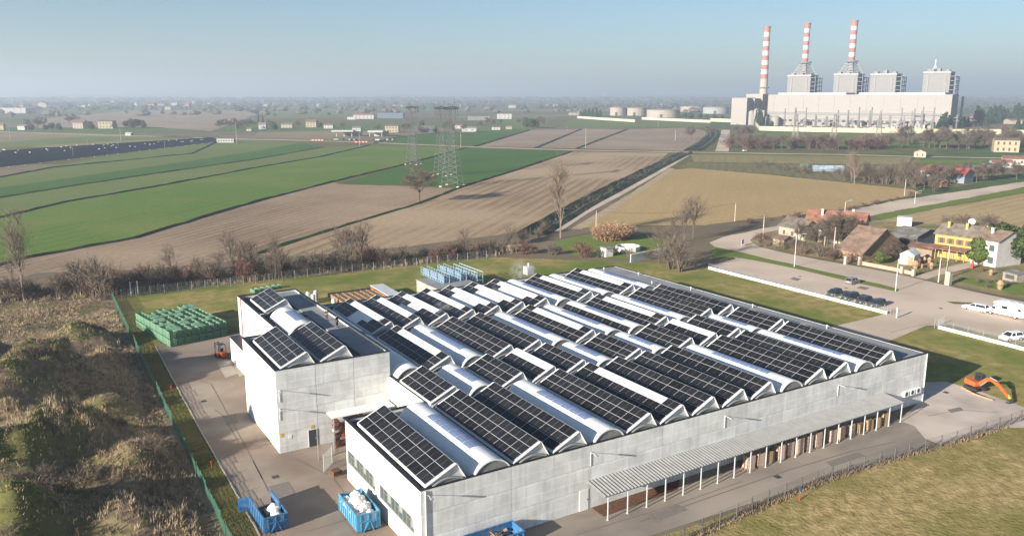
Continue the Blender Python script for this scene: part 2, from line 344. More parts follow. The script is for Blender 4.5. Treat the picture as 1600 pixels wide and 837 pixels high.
D2 = [(-100, 361), (0, 340), (100, 316), (240, 292), (400, 262), (500, 245), (578, 227)]
D3 = [(405, 396), (450, 380), (560, 346), (655, 318), (722, 292), (800, 268), (893, 237)]
DS = [(-100, 325), (0, 309), (130, 288), (280, 266), (400, 249), (505, 230)]
DK = [(-100, 309), (0, 293), (130, 275), (280, 254), (400, 236), (470, 223)]
Zf = .03
sheet('green_field', D1+D2[::-1], Zf, greenA)
sheet('green_field', D2+DS[::-1], Zf, greenC)
sheet('green_field', DS+DK[::-1], Zf, greenB)
sheet('green_field', DK+[(345, 218), (150, 247), (0, 276), (-100, 296)], Zf, greenC)
sheet('ploughed_field', D1[:6]+[(530, 288), (640, 291), (712, 294), (655, 317), (560, 345), (450, 379), (405, 395), (380, 406), (250, 420), (60, 426), (-120, 480)], Zf, brownA)
sheet('green_field', [(531, 287), (640, 256), (728, 232), (892, 236), (800, 267), (720, 292), (640, 290)], Zf, greenB)
sheet('ploughed_field', D3+[(1044, 239), (1030, 252), (930, 304), (870, 337), (815, 362), (640, 385), (430, 404)], Zf, brownB)
sheet('tan_field', [(893, 358), (960, 318), (1042, 266), (1080, 263), (1200, 273), (1300, 283), (1425, 296), (1442, 302), (1330, 324), (1285, 332), (1200, 340), (1100, 352), (960, 352)], Zf, tan1)
sheet('tan_field', [(1372, 345), (1470, 325), (1600, 302), (1760, 282), (1760, 372), (1600, 360), (1480, 352)], Zf, tan3)
sheet('dirt_field', [(1078, 241), (1425, 246), (1420, 257), (1250, 256), (1085, 253)], Zf, olive)
sheet('allotment', [(1075, 254), (1250, 257), (1420, 258), (1560, 257), (1600, 270), (1500, 292), (1425, 295), (1300, 282), (1200, 272), (1060, 262)], Zf-.01, allot)
sheet('grass_field', [(1425, 250), (1560, 249), (1540, 256), (1430, 257)], Zf, greenA)
sheet('ploughed_field', [(748, 229), (836, 230.5), (906, 202), (833, 203)], Zf, farbrown)
sheet('ploughed_field', [(841, 231), (900, 232), (979, 203), (911, 201)], Zf, farbrown)
sheet('ploughed_field', [(905, 232), (1068, 236), (1098, 220), (1108, 206), (1080, 200), (984, 202)], Zf, farbrown)
sheet('grass_field', [(858, 199), (900, 186), (1000, 190), (1110, 193), (1108, 199), (985, 200)], Zf, greenC)
sheet('green_field', [(612, 216), (692, 207), (828, 202), (742, 228), (600, 223)], Zf, greenB)
sheet('grass_field', [(700, 206), (790, 194), (860, 197), (830, 202)], Zf, greenC)
sheet('grass_field', [(1172, 206), (1260, 207), (1478, 210), (1478, 231), (1310, 232), (1180, 226)], Zf, greenA)
sheet('faded_field', [(-100, 245), (0, 228), (150, 232), (330, 217), (140, 208), (0, 207), (-100, 206)], Zf, faded)
sheet('green_field', [(-100, 234), (0, 222), (140, 213), (330, 214), (150, 222), (0, 232), (-100, 243)], Zf+.03, greenC)
sheet('faded_field', [(60, 186), (200, 173), (420, 172), (330, 205), (230, 198), (60, 200)], Zf, farbrown)
sheet('faded_field', [(400, 207), (560, 203), (620, 208), (500, 217), (400, 214)], Zf, faded)
sheet('green_field', [(380, 172), (620, 168), (700, 172), (560, 180), (420, 184)], Zf, greenC)
sheet('faded_field', [(740, 192), (850, 182), (860, 196), (790, 193)], Zf, greenC)
# ditches: a bank of rough grass with a dark bed
def ditch(name, pix, wd, label_mat='ditch', h=.45):
    P = [G(*p) for p in pix]; Q = []
    for i in range(len(P)-1):
        n = max(2, int((P[i+1]-P[i]).length/6))
        for k in range(n): Q.append(P[i].lerp(P[i+1], k/n))
    Q.append(P[-1]); mb = MB(); rows = []
    for i, p in enumerate(Q):
        d = Q[min(i+1, len(Q)-1)]-Q[max(i-1, 0)]; d.normalize(); q = Vector((-d.y, d.x, 0)); r = random.Random(i)
        k = len(mb.v)
        for u, z in ((-.5, .034), (-.3, h*r.uniform(.4, 1.2)), (-.1, .05), (.1, .05), (.3, h*r.uniform(.4, 1.2)), (.5, .034)):
            v = p+q*u*wd; mb.v.append((v.x, v.y, z))
        rows.append(k)
    for a, b in zip(rows, rows[1:]):
        for j in range(5): mb.f.append((a+j+1, a+j, b+j, b+j+1)); mb.m.append(1 if j == 2 else 0)
    return struct(name, mb.mesh(name, M[label_mat], M['water']))
ditch('ditch', D1, 2.6); ditch('ditch', D2, 2.4); ditch('ditch', D3[:5], 1.8, 'brightgrass'); ditch('ditch', D3[4:], 2.6)
ditch('ditch', [(-100, 296), (0, 277), (80, 262), (300, 240), (345, 219)], 3.0); ditch('ditch', DS, 1.2, 'verge')
ditch('ditch', [(838, 231), (908, 202)], 4); ditch('ditch', [(902, 232), (980, 202)], 4); ditch('ditch', [(742, 229), (828, 203)], 4)
ditch('ditch', [(850, 201), (985, 201), (1080, 199)], 4); ditch('ditch', [(585, 224), (612, 216), (690, 207)], 4)
# canal with its service track, then roads
def ribbonpx(name, pix, wd, z, m): return struct(name, ribbon([G(*p) for p in pix], wd, z).mesh(name, m))
CAN = [(830, 366), (905, 322), (960, 293), (1010, 268), (1060, 244), (1072, 239)]
ditch('canal', CAN, 11, 'ditch', 1.2); ditch('canal', [(1083, 235), (1104, 222), (1115, 210), (1112, 203)], 16, 'ditch', 1.2)
ribbonpx('canal_track', [(868, 362), (912, 333), (975, 300), (1030, 269), (1074, 243)], 3.0, .05, M['road'])
ribbonpx('grass_track', [(900, 358), (960, 322), (1010, 291), (1050, 263)], 3.5, .045, M['straw'])
ribbonpx('country_road', [(-60, 204), (0, 206), (120, 210), (230, 213), (400, 218), (560, 222), (745, 230), (893, 234.5), (1075, 238), (1200, 240), (1330, 242), (1440, 245), (1560, 247), (1760, 250)], 7, .06, M['road'])
ribbonpx('side_track', [(1128, 237), (1131, 222), (1134, 203)], 10, .055, M['road'])
sheet('road', [(1108, 379), (1128, 371), (1190, 357), (1250, 345), (1315, 331), (1400, 313.5), (1520, 296), (1600, 284), (1760, 262), (1760, 270), (1600, 292), (1550, 305), (1440, 322), (1362, 337), (1290, 348), (1215, 360), (1181, 368), (1172, 375), (1188, 386), (1220, 394), (1280, 406), (1360, 420), (1440, 437), (1500, 451), (1600, 472), (1760, 500), (1760, 580), (1600, 535), (1470, 504), (1390, 487), (1250, 452), (1108, 415), (1150, 405)], .05, M['road'])
sheet('grass_verge', [(1108, 390), (1118, 386), (1200, 405), (1290, 425), (1405, 452), (1402, 456), (1290, 431), (1200, 411), (1150, 402), (1118, 404)], .075, M['brightgrass'])
sheet('grass_verge', [(1478, 471), (1520, 473), (1522, 476), (1490, 475)], .075, M['verge'])
sheet('grass_verge', [(1360, 337.5), (1440, 322.5), (1600, 293), (1760, 271), (1760, 282), (1600, 301), (1470, 324), (1380, 343)], .07, M['brightgrass'])
ROUGH = mat('rough_ground', (.21, .17, .085), .95, col2=(.36, .28, .165), nscale=.35, bump=.1, bscale=1.5, spec=.05, col3=(.15, .155, .05), n3=.09, detail=10)
sheet('rough_ground', [(1186, 385), (1172, 374), (1184, 366), (1290, 347), (1370, 344), (1480, 352), (1600, 360), (1760, 374), (1760, 494), (1600, 468), (1500, 447), (1360, 416), (1280, 403)], .035, ROUGH)
sheet('driveway', [(1430, 433), (1448, 437), (1490, 425), (1530, 414), (1515, 409), (1470, 420)], .06, M['road'])
sheet('lawn', [(1500, 440), (1600, 462), (1760, 490), (1760, 470), (1600, 445), (1540, 436)], .06, M['brightgrass'])
# plot round the factory
wsheet('lawn', [(105.4, 57), (105.4, 144), (145.4, 144), (144.2, 94.2), (129, 84), (122, 81), (141, 85), (158, 62), (158, 20), (105.4, 40)], .02, M['lawn'])
wsheet('field_grass', [(64.2, 53.5), (93.3, 52.3), (112, 52.1), (150, 51.5), (190, 30), (120, -10), (40, 10), (20, 55.5)], .024, M['drylawn'])
wsheet('back_lawn', [(15.2, 130), (15.4, 188.5), (60, 187), (106, 184), (145, 150), (105.4, 128)], .022, M['lawn'])
wsheet('yard', [(17.5, 146.5), (17.3, 136), (16.9, 105), (16.75, 76), (16.0, 50), (40, 55.4), (64.2, 54.2), (93, 53.1), (97, 60.5), (104, 63), (104, 133), (39, 138), (33, 147)], .028, M['asphalt'])
wsheet('front_yard', [(29, 55.6), (64.2, 54.1), (92.6, 53.0), (96.4, 57.5), (96.4, 62.3), (29, 62.3)], .036, M['asphalt_dark'])
wsheet('concrete_pad', [tuple(G(*p)[:2]) for p in [(1436, 628), (1440, 597), (1478, 596), (1530, 611), (1600, 636), (1680, 668), (1560, 668), (1470, 695), (1395, 665)]], .034, M['concrete_pad'])
wsheet('entry_drive', [(143.6, 93.8), (105.4, 93), (105.4, 82), (124, 81.7), (142.4, 84.8), (149, 81.4), (149, 95)], .04, M['road'])
wsheet('grass_strip', [(13.9, 76), (14.3, 130), (15.0, 189), (17.6, 189), (17.4, 143), (16.8, 105), (16.65, 76), (15.9, 50), (13.6, 50)], .032, M['verge'])
wsheet('stained_concrete', [(47.6, 60.0), (58, 60.4), (60, 62.2), (47.6, 62.2)], .042, M['rust'])
wsheet('scrub_ground', [(-90, 160), (14.9, 160), (15.2, 189), (14, 206), (-90, 226)], .026, M['scrubsoil'])
def crack(px, wd, m='crackm'): return struct('pavement_crack', ribbon([G(*p) for p in px], wd, .046).mesh('pavement_crack', M[m]))
M['crackm'] = mat('old_joint', (.13, .11, .09), .95, col2=(.2, .17, .14), nscale=3); M['patchm'] = mat('asphalt_patch', (.17, .145, .125), .95, col2=(.22, .19, .165), nscale=2); M['patchl'] = mat('pale_patch', (.36, .31, .26), .95, col2=(.30, .26, .22), nscale=1.5)
for q in ([(300, 590), (330, 600), (352, 640), (385, 700), (410, 748)], [(395, 720), (412, 752), (420, 768)], [(338, 545), (360, 572), (383, 590)], [(270, 560), (330, 556), (372, 566)], [(460, 716), (520, 745), (545, 780)], [(335, 640), (350, 650), (372, 690)], [(480, 830), (540, 812), (545, 800)]): crack(q, .09)
crack([(1403, 464), (1430, 471), (1460, 477), (1490, 488), (1515, 492), (1545, 500)], .45); crack([(1300, 432), (1350, 445), (1395, 462)], .15); crack([(1215, 425), (1280, 442), (1330, 452)], .12); crack([(1440, 480), (1500, 497), (1560, 512)], .2); crack([(1190, 362), (1240, 352), (1320, 338)], .18); crack([(1390, 520), (1420, 512), (1455, 505)], .12)
crack([(1000, 815), (1100, 780), (1230, 735), (1330, 705), (1400, 690)], .16); crack([(900, 835), (1050, 790), (1160, 752)], .12); crack([(1450, 650), (1500, 640), (1560, 645)], .1)
for k, q in enumerate(([(365, 570), (382, 562), (392, 580), (374, 589)], [(338, 566), (356, 560), (372, 584), (352, 590)], [(420, 760), (450, 752), (462, 772), (430, 780)], [(350, 650), (368, 646), (372, 660), (354, 664)], [(1480, 640), (1500, 636), (1506, 641), (1486, 645)], [(1010, 805), (1060, 788), (1075, 796), (1025, 815)], [(1290, 722), (1340, 706), (1352, 712), (1300, 729)], [(1240, 433), (1252, 436), (1246, 439), (1234, 436)], [(1345, 447), (1360, 450), (1352, 453), (1338, 450)])): wsheet('asphalt_patch', [tuple(G(*p)[:2]) for p in q], .048+.0005*k, M['patchl' if k < 2 else 'patchm'])
for x, y in ((318, 627), (430, 745), (1215, 745), (1478, 613), (1250, 432), (1322, 450), (1470, 482)): c = G(x, y); o = link('drain_cover', MB().box(-.35, -.35, 0, .35, .35, .012).mesh('drain_cover', M['darksteel']), None, (c.x, c.y, .05)); tag(o, 'dark square drain cover set in the paving', 'drain cover', 'drain covers in the paving')
# kerb stones along the yard edge
kp = [Vector((17.5, 146, 0)), Vector((17.3, 136, 0)), Vector((16.85, 105, 0)), Vector((16.7, 76, 0)), Vector((16.1, 56, 0))]
kerb = thing('kerb', 'pale concrete kerb between the yard and the grass strip', 'kerb'); km = MB().box(-.07, -.72, 0, .07, .72, .13).mesh('kerb_stone', M['concrete_pad'])
for a, b in zip(kp, kp[1:]):
    n = int((b-a).length/1.46)
    for k in range(n):
        p = a.lerp(b, (k+.5)/n); link('kerb_stone', km, kerb, p+Vector((random.uniform(-.02, .02), 0, random.uniform(-.02, .01))), (0, 0, math.atan2(b.y-a.y, b.x-a.x)-PI/2+random.uniform(-.02, .02)))
# ---------------------------------------------------------------- factory
X0, X1, Y0, Y1, HB = 28.2, 105.4, 62.15, 131.4, 7.1
YN, XN = 81.75, 38.0                                  # notch towards the tower
TX0, TX1, TY0, TY1, TYB, TXR, HT = 23.6, 38.1, 92.15, 107.8, 131.9, 28.6, 10.4
fac = thing('factory_hall', 'long low grey concrete factory hall with rows of vaults on its roof', 'building')
T = .25
def core(parent, name, x0, y0, x1, y1, z0, z1, m): link(name, MB().box(x0, y0, z0, x1, y1, z1).mesh(name, m), parent)
core(fac, 'roof_deck', X0+.2, Y0+.2, X1-.2, YN-.2, 0.01, 6.7, M['membrane'])
core(fac, 'roof_deck', XN+.2, YN-.199, X1-.2, Y1-.2, 0.011, 6.701, M['membrane'])
def wall_run(parent, ax, fixed, a, b, inward, h, m, step=9.75, courses=3, name='wall_panel', z0=0.0):
    """precast panels with recessed joints; ax='x' runs along x at y=fixed"""
    n = max(1, round((b-a)/step)); st = (b-a)/n; hz = (h-z0)/courses
    for i in range(n):
        for c in range(courses):
            u0, u1 = a+i*st+.025, a+(i+1)*st-.025; q0, q1 = z0+c*hz+(.014 if c else 0), z0+(c+1)*hz-(.014 if c < courses-1 else 0)
            f1 = fixed+inward*.2; lo, hi = min(fixed, f1), max(fixed, f1)
            cxm, cym = ((u0+u1)/2, (lo+hi)/2) if ax == 'x' else ((lo+hi)/2, (u0+u1)/2)
            hx, hy = ((u1-u0)/2, (hi-lo)/2) if ax == 'x' else ((hi-lo)/2, (u1-u0)/2)
            link(name, MB().box(-hx, -hy, 0, hx, hy, q1-q0).mesh(name, m), parent, (cxm, cym, q0))
wall_run(fac, 'x', Y0, X0, X1, 1, HB, M['concrete'])
wall_run(fac, 'y', X1, Y0+.2, Y1, -1, HB, M['concrete'], 9.8)
wall_run(fac, 'x', Y1, XN, X1-.2, -1, HB, M['concrete'])
wall_run(fac, 'x', YN, X0+.2, XN+.2, -1, HB, M['concrete'], 9.8)
wall_run(fac, 'y', XN, YN, TY0, 1, HB, M['white_wall'], 9.8, 1)
# windowed white wall: piers and bands round two long window strips
wins = [(63.7, 72.05, 2.05, 3.6), (73.2, 81.2, 2.15, 3.8)]
def wbox(nm, y0, y1, z0, z1, m, x0=X0, x1=X0+.2, parent=fac): return link(nm, MB().box(0, 0, 0, x1-x0, y1-y0, z1-z0).mesh(nm, m), parent, (x0, y0, z0))
wbox('white_wall', Y0+.2, YN-.2, 3.8, HB, M['white_wall']); wbox('white_wall', Y0+.2, YN-.2, 0, 2.05, M['white_wall'])
for a, b in ((Y0+.2, 63.7), (72.05, 73.2), (81.2, YN-.2)): wbox('white_wall', a, b, 2.05, 3.8, M['white_wall'])
wbox('white_wall', 63.7, 72.05, 3.6, 3.8, M['white_wall']); wbox('white_wall', 73.2, 81.2, 2.05, 2.15, M['white_wall'])
for (a, b, z0, z1) in wins:
    n = 9; st = (b-a)/n
    for k in range(n):
        wd = wbox('window', a+k*st+.03, a+(k+1)*st-.03, z0, z1, M['glass'], X0+.10, X0+.14)
        fr = MB(); L_, H_ = st-.06, z1-z0
        for bx in ((-.02, 0, 0, .03, .06, H_), (-.02, L_-.06, 0, .03, L_, H_), (-.02, .06, 0, .03, L_-.06, .06), (-.02, .06, H_-.06, .03, L_-.06, H_)): fr.box(*bx)
        if k % 3 == 1: fr.box(-.02, .06, H_*.62, .03, L_-.06, H_*.62+.05)
        link('frame', fr.mesh('window_frame', M['winframe']), wd)
    for k in range(n):
        if k % 3 == 0: wbox('blind', a+k*st+.12, a+(k+1)*st-.12, z0+(.7 if k % 2 else .4), z1-.08, M['blind'], X0+.085, X0+.098)
# black coping
cop = MB()
for x0, y0, x1, y1 in ((X0-.04, Y0-.04, X1+.04, Y0+.28), (X1-.28, Y0+.28, X1+.04, Y1+.04), (XN-.04, Y1-.28, X1-.28, Y1+.04), (X0-.04, Y0+.28, X0+.28, YN+.04), (X0+.28, YN-.28, XN-.04, YN+.04), (XN-.04, YN-.28, XN+.28, TY0)): cop.box(x0, y0, HB, x1, y1, HB+.10)
link('coping', cop.mesh('coping', M['trim']), fac)
# flat margin slab along the far long side, gutter upstands between rows
link('margin_slab', MB().box(99.3, Y0+.3, 6.702, X1-.3, Y1-.3, 7.06).mesh('margin_slab', M['roofgrey']), fac)
for yy0, yy1 in ((79.75, 80.35), (89.6, 90.7), (108.7, 110.0)):
    link('row_beam', MB().box(XN+.3, yy0, 6.703, 99.1, yy1, 7.05).mesh('row_beam', M['roofgrey']), fac)
for k in range(9):
    yv = Y0+8+k*7.4; link('vent_cowl', MB().tube((0, 0, 0), (0, 0, .45), .12, n=8).tube((0, 0, .45), (0, 0, .6), .2, .14, n=8).mesh('vent_cowl', M['steel']), fac, (103.9 if k % 2 else 101.0, yv, 7.06))
# vaults and arrays
NX, SX, XB = 15, 4.67, 28.85
WV = 4.35                                            # vault width
_vc = {}
def vault_mesh(L, rise):
    key = (round(L, 2), rise); grey = rise < 1.2
    if key in _vc: return _vc[key]
    n = 16; R = (WV*WV/4+rise*rise)/(2*rise); a0 = math.asin(WV/2/R)
    arc = lambda r, zc: [(WV/2+r*math.sin(-a0+2*a0*i/n), zc+r*math.cos(-a0+2*a0*i/n)) for i in range(n+1)]
    zc = rise-R; o = arc(R, zc); inn = arc(R-.14, zc)
    mb = MB()
    for i in range(n):
        for pa, pb, y, fl in (((o[i], o[i+1]), (inn[i], inn[i+1]), 0, 0), ((o[i], o[i+1]), (inn[i], inn[i+1]), L, 1)):
            q = [(pa[0][0], y, pa[0][1]), (pb[0][0], y, pb[0][1]), (pb[1][0], y, pb[1][1]), (pa[1][0], y, pa[1][1])]
            mb.poly(q if not fl else q[::-1], 0)
        mb.poly([(o[i][0], 0, o[i][1]), (o[i+1][0], 0, o[i+1][1]), (o[i+1][0], L, o[i+1][1]), (o[i][0], L, o[i][1])], 0)
    for y, fl in ((.10, 0), (L-.10, 1)):
        ring = [(p[0], y, p[1]) for p in inn]
        mb.poly(ring[::-1] if not fl else ring, 1)
        for i in range(n):
            q = [(inn[i][0], y, inn[i][1]), (inn[i+1][0], y, inn[i+1][1]), (inn[i+1][0], 0 if not fl else L, inn[i+1][1]), (inn[i][0], 0 if not fl else L, inn[i][1])]
            mb.poly(q, 0)
    me = mb.mesh('roof_vault', M['vaultgrey'] if grey else M['vault'], M['gable']); _vc[key] = (me, R, a0, zc); return _vc[key]
_pc = {}
def pane_mesh(R, zc, a, b, L):
    k = (round(R, 3), round(L, 2))
    if k in _pc: return _pc[k]
    mb = MB(); n = 4; P = [(WV/2+(R+.03)*math.sin(a+(b-a)*i/n), zc+(R+.03)*math.cos(a+(b-a)*i/n)) for i in range(n+1)]
    Q = [(WV/2+(R-.02)*math.sin(a+(b-a)*i/n), zc+(R-.02)*math.cos(a+(b-a)*i/n)) for i in range(n+1)]
    mb.prism(P+Q[::-1], lambda p: (p[0], .05, p[1]), lambda p: (p[0], L-.05, p[1]))
    for i in range(3): mb.prism([(p[0], p[1]+.02) for p in P]+[(p[0], p[1]-.03) for p in P[::-1]], lambda p, y=L*(i+.5)/3: (p[0], y-.02, p[1]), lambda p, y=L*(i+.5)/3: (p[0], y+.02, p[1]))
    me = mb.mesh('skylight_pane', M['skylight']); _pc[k] = me; return me
def vault(parent, x, y, L, z, rise, sky=True):
    me, R, a0, zc = vault_mesh(L, rise); v = link('roof_vault', me, parent, (x, y, z))
    if sky:
        n = max(3, round(L*.56/1.6)); st = L*.56/n
        for k in range(n): link('skylight_pane', pane_mesh(R, zc, -a0*.22, a0*.36, st), v, (0, L*.2+k*st, 0))
    return v
LOZ, RIZ, DXR = .62, 2.05, 3.05                      # wedge: low edge, ridge and ridge offset above the vault springing
TH = math.atan2(RIZ-LOZ, DXR)
def module_mesh():
    mb = MB(); W, L, t = MOD_W, MOD_L, .035
    f = .02
    mb.poly([(f, f, t), (W-f, f, t), (W-f, L-f, t), (f, L-f, t)], 1)
    for x0, y0, x1, y1 in ((0, 0, W, f), (0, L-f, W, L), (0, f, f, L-f), (W-f, f, W, L-f)): mb.box(x0, y0, 0, x1, y1, t+.006, 0)
    return mb.mesh('solar_panel', M['modframe'], M['cells'])
modme = module_mesh()
_wc = {}
def wedge_mesh(L):
    k = round(L, 2)
    if k in _wc: return _wc[k]
    mb = MB(); th = .05
    prof = [(0, LOZ), (DXR, RIZ), (DXR+.16, RIZ), (DXR+1.05, LOZ-.1), (DXR+1.0, LOZ-.1), (DXR+.12, RIZ-th), (DXR, RIZ-th), (0.03, LOZ-th)]
    mb.yprism(prof, 0, L)
    mb.box(-.03, 0, LOZ-.22, .03, L, LOZ+.01)
    me = mb.mesh('mounting_wedge', M['sheet'])
    ep = MB(); ep.yprism([(.05, .12), (.05, LOZ-.06), (DXR, RIZ-.06), (DXR+.14, RIZ-.06), (DXR+1.0, LOZ-.1), (DXR+1.1, .12)], 0, .04)
    em = ep.mesh('end_plate', M['endplate'])
    rib = MB().bar((.02, 0, LOZ-.02), (DXR, 0, RIZ-.02), .07, .10).bar((DXR+.15, 0, RIZ-.02), (DXR+1.03, 0, LOZ-.1), .06, .06).mesh('edge_rail', M['sheet'])
    _wc[k] = (me, em, rib); return _wc[k]
def array(x, y, z, n, skip, label, group):
    L = n*2.09+.42; a = thing('solar_array', label, 'solar array', (x, y, z), 0, group)
    me, em, rib = wedge_mesh(L); link('mounting_wedge', me, a)
    link('end_plate', em, a, (0, .16, 0)); link('end_plate', em, a, (0, L-.20, 0)); link('edge_rail', rib, a, (0, -.03, 0)); link('edge_rail', rib, a, (0, L+.03, 0))
    for r in range(3):
        for k in range(n):
            if (r, k) in skip: continue
            s0 = .045+r*(MOD_W+.012); p = Vector((s0*math.cos(TH), .21+k*2.09, LOZ+s0*math.sin(TH)))+Vector((-math.sin(TH), 0, math.cos(TH)))*.05
            link('solar_panel', modme, a, p, (0, -TH, 0))
    return a
def strip(n, first=1): return {(2, k) for k in range(first, n-1)}
def partial(n, fa, ne): return {(r, k) for r in range(3) for k in range(n) if not (k < ne[r] or k >= n-fa[r])}
ROWS = [(62.30, 8, 'DADAADAAAAADAADA'[1:]), (80.55, 4, None), (90.95, 8, None), (110.25, 8, None)]
R1 = {0: 'A', 1: 'D', 2: 'A', 3: 'A', 4: 'D', 5: 'A', 6: 'S', 7: 'A', 8: 'A', 9: 'A', 10: 'D', 11: 'A', 12: 'A', 13: 'D', 14: 'A'}
R2 = {2: 'A', 3: 'D', 4: 'A', 5: 'T', 6: 'A', 7: 'D', 8: 'A', 9: 'D', 10: 'A', 11: 'T', 12: 'A', 13: 'D', 14: 'A'}
R3 = {2: 'd', 3: 'S', 4: 'D', 5: 'A', 6: 'A', 7: 'D', 8: 'S', 9: 'D', 10: 'L', 11: 'S', 12: 'D', 13: 'A', 14: 'A'}
R4 = {2: 'd', 3: ('P', (3, 3, 1), (3, 2, 1)), 4: 'S', 5: ('P', (2, 3, 1), (3, 3, 1)), 6: 'S', 7: ('P', (2, 2, 1), (2, 2, 1)), 8: ('P', (2, 2, 1), (2, 2, 1)), 9: ('P', (2, 2, 1), (2, 2, 1)), 10: 'D', 11: 'S', 12: 'D', 13: 'S', 14: 'D'}
ORD = ['first', 'second', 'third', 'fourth', 'fifth', 'sixth', 'seventh', 'eighth', 'ninth', 'tenth', 'eleventh', 'twelfth', 'thirteenth', 'fourteenth', 'fifteenth']
ROWN = ['canopy wall row', 'short second row', 'third row', 'back row']
for ri, (spec, y, n) in enumerate(((R1, 62.30, 8), (R2, 80.55, 4), (R3, 90.95, 8), (R4, 110.25, 8))):
    cnt = 0; L = n*2.09+.42
    for i in sorted(spec):
        k = spec[i]; x = XB+SX*i; zb = 6.72
        if k in ('D', 'd', 'L'): vault(fac, x+.12, y-.1, L+.2, zb, 1.55, k != 'd')
        else: vault(fac, x+.05, y-.1, L+.2, zb, .95, False)
        cnt += 1
        where = '%s bay from the %s, %s' % (ORD[cnt-1], 'windowed wall' if ri == 0 else 'tower', ROWN[ri])
        if k == 'A': array(x, y, zb, n, set(), 'full solar array, '+where, 'solar arrays on the hall roof')
        elif k == 'S': array(x, y, zb, n, strip(n), 'solar array with bare white top strip, '+where, 'solar arrays on the hall roof')
        elif k == 'T': array(x, y, zb, n, {(2, q) for q in range(n)}, 'two-tier solar array under white strip, '+where, 'solar arrays on the hall roof')
        elif isinstance(k, tuple): array(x, y, zb, n, partial(n, k[1], k[2]), 'half-empty white solar array, '+where, 'solar arrays on the hall roof')
        elif k == 'L':
            a = thing('solar_array', 'single tier of solar panels low on a bare vault beside the white strip array', 'solar array', (x, y, zb), 0, 'solar arrays on the hall roof')
            for q in range(n): link('solar_panel', modme, a, (.02, .21+q*2.09, .62), (0, -math.radians(38), 0))
            link('rail', MB().bar((.1, .2, .60), (.1, L-.2, .60), .05).bar((.75, .2, 1.13), (.75, L-.2, 1.13), .05).mesh('rail', M['alu']), a)
# ---- tower block
tow = thing('tower_block', 'tall grey concrete block with white side walls and dark flat roof', 'building')
core(tow, 'roof_deck', TX0+.2, TY0+.2, TX1-.2, TY1-.199, 0.012, 9.9, M['membrane']); core(tow, 'roof_deck', TXR+.2, TY1-.2, TX1-.2, TYB-.2, 0.013, 9.901, M['membrane'])
wall_run(tow, 'x', TY0, TX0, TX1, 1, HT, M['concrete'], 4.9, 4)
wall_run(tow, 'y', TX0, TY0+.2, TY1, 1, HT, M['white_wall'], 20, 1); wall_run(tow, 'x', TY1, TX0+.2, TXR, -1, HT, M['white_wall'], 20, 1)
wall_run(tow, 'y', TXR, TY1, TYB, 1, HT, M['white_wall'], 12, 1); wall_run(tow, 'x', TYB, TXR+.2, TX1, -1, HT, M['concrete'], 10, 4)
wall_run(tow, 'y', TX1, TY0+.2, TYB-.2, -1, HT, M['concrete'], 10, 4)
cop = MB()
for x0, y0, x1, y1 in ((TX0-.04, TY0-.04, TX1+.04, TY0+.28), (TX1-.28, TY0+.28, TX1+.04, TYB+.04), (TXR-.04, TYB-.28, TX1-.28, TYB+.04), (TX0-.04, TY0+.28, TX0+.28, TY1+.04), (TX0+.28, TY1-.28, TXR+.28, TY1+.04), (TXR-.04, TY1+.04, TXR+.28, TYB-.28)): cop.box(x0, y0, HT, x1, y1, HT+.10)
link('coping', cop.mesh('coping', M['trim']), tow)
link('roof_walkway', MB().box(34.9, TY0+.3, 9.902, TX1-.3, TYB-.3, 10.12).mesh('roof_walkway', M['roofgrey']), tow)
for k in range(4): link('roof_slab', MB().box(-.9, -1.9, 0, .9, 1.9, .08).mesh('roof_slab', M['roofgrey']), tow, (32.6+.2*k, 110+k*5.4, 9.91) if k < 1 else (34.0-.05, 127.6-k*.01, 9.91) if k == 3 else (33.9, 108+k*5.2, 9.915+k*.003))
vault(tow, 29.75, 107.0, 10.3, 9.95, 1.45, True)
for x, y, n, t in ((24.45, 92.45, 6, 'outer solar array on the tower roof beside the white yard wall'), (29.25, 92.45, 6, 'inner solar array on the tower roof beside the roof walkway'), (29.75, 119.4, 4, 'small solar array at the back of the tower roof')):
    vault(tow, x+.05, y-.1, n*2.09+.62, 9.93, .95, False); array(x, y, 9.93, n, set(), t, 'solar arrays on the tower roof')
# door, signs, lamps and pipes on the tower
d = link('door', MB().box(-.48, -.04, 0, .48, .0, 2.15).mesh('door', M['darksteel']), tow, (27.7, TY0, .03)); link('handle', MB().box(.3, -.09, 1.0, .42, -.04, 1.05).mesh('handle', M['alu']), d); link('door_frame', MB().box(-.55, -.06, 0, -.48, 0, 2.2).box(.48, -.06, 0, .55, 0, 2.2).box(-.48, -.06, 2.15, .48, 0, 2.2).mesh('door_frame', M['alu']), d)
link('roller_door', MB().box(-.05, -1.6, 0, 0, 1.6, 3.6).mesh('roller_door', M['endplate']), tow, (TX0, 104.6, .03))
for nm, x, z, m in (('warning_sign', 23.95, 2.3, 'yellow'), ('notice', 24.95, 1.9, 'sheet'), ('warning_sign', 27.7, 2.55, 'yellow')): link(nm, MB().box(-.2, -.03, -.22, .2, 0, .22).mesh(nm, M[m]), tow, (x, TY0, z))
link('downpipe', MB().tube((TXR-.08, 129.6, .1), (TXR-.08, 129.6, HT+.2), .07).mesh('downpipe', M['red']), tow)
link('downpipe', MB().tube((TXR-.08, 117.5, 4), (TXR-.08, 117.5, HT+.3), .07).tube((TXR-.08, 117.5, HT+.3), (TXR+.5, 117.5, HT+.3), .07).mesh('downpipe', M['alu']), tow)
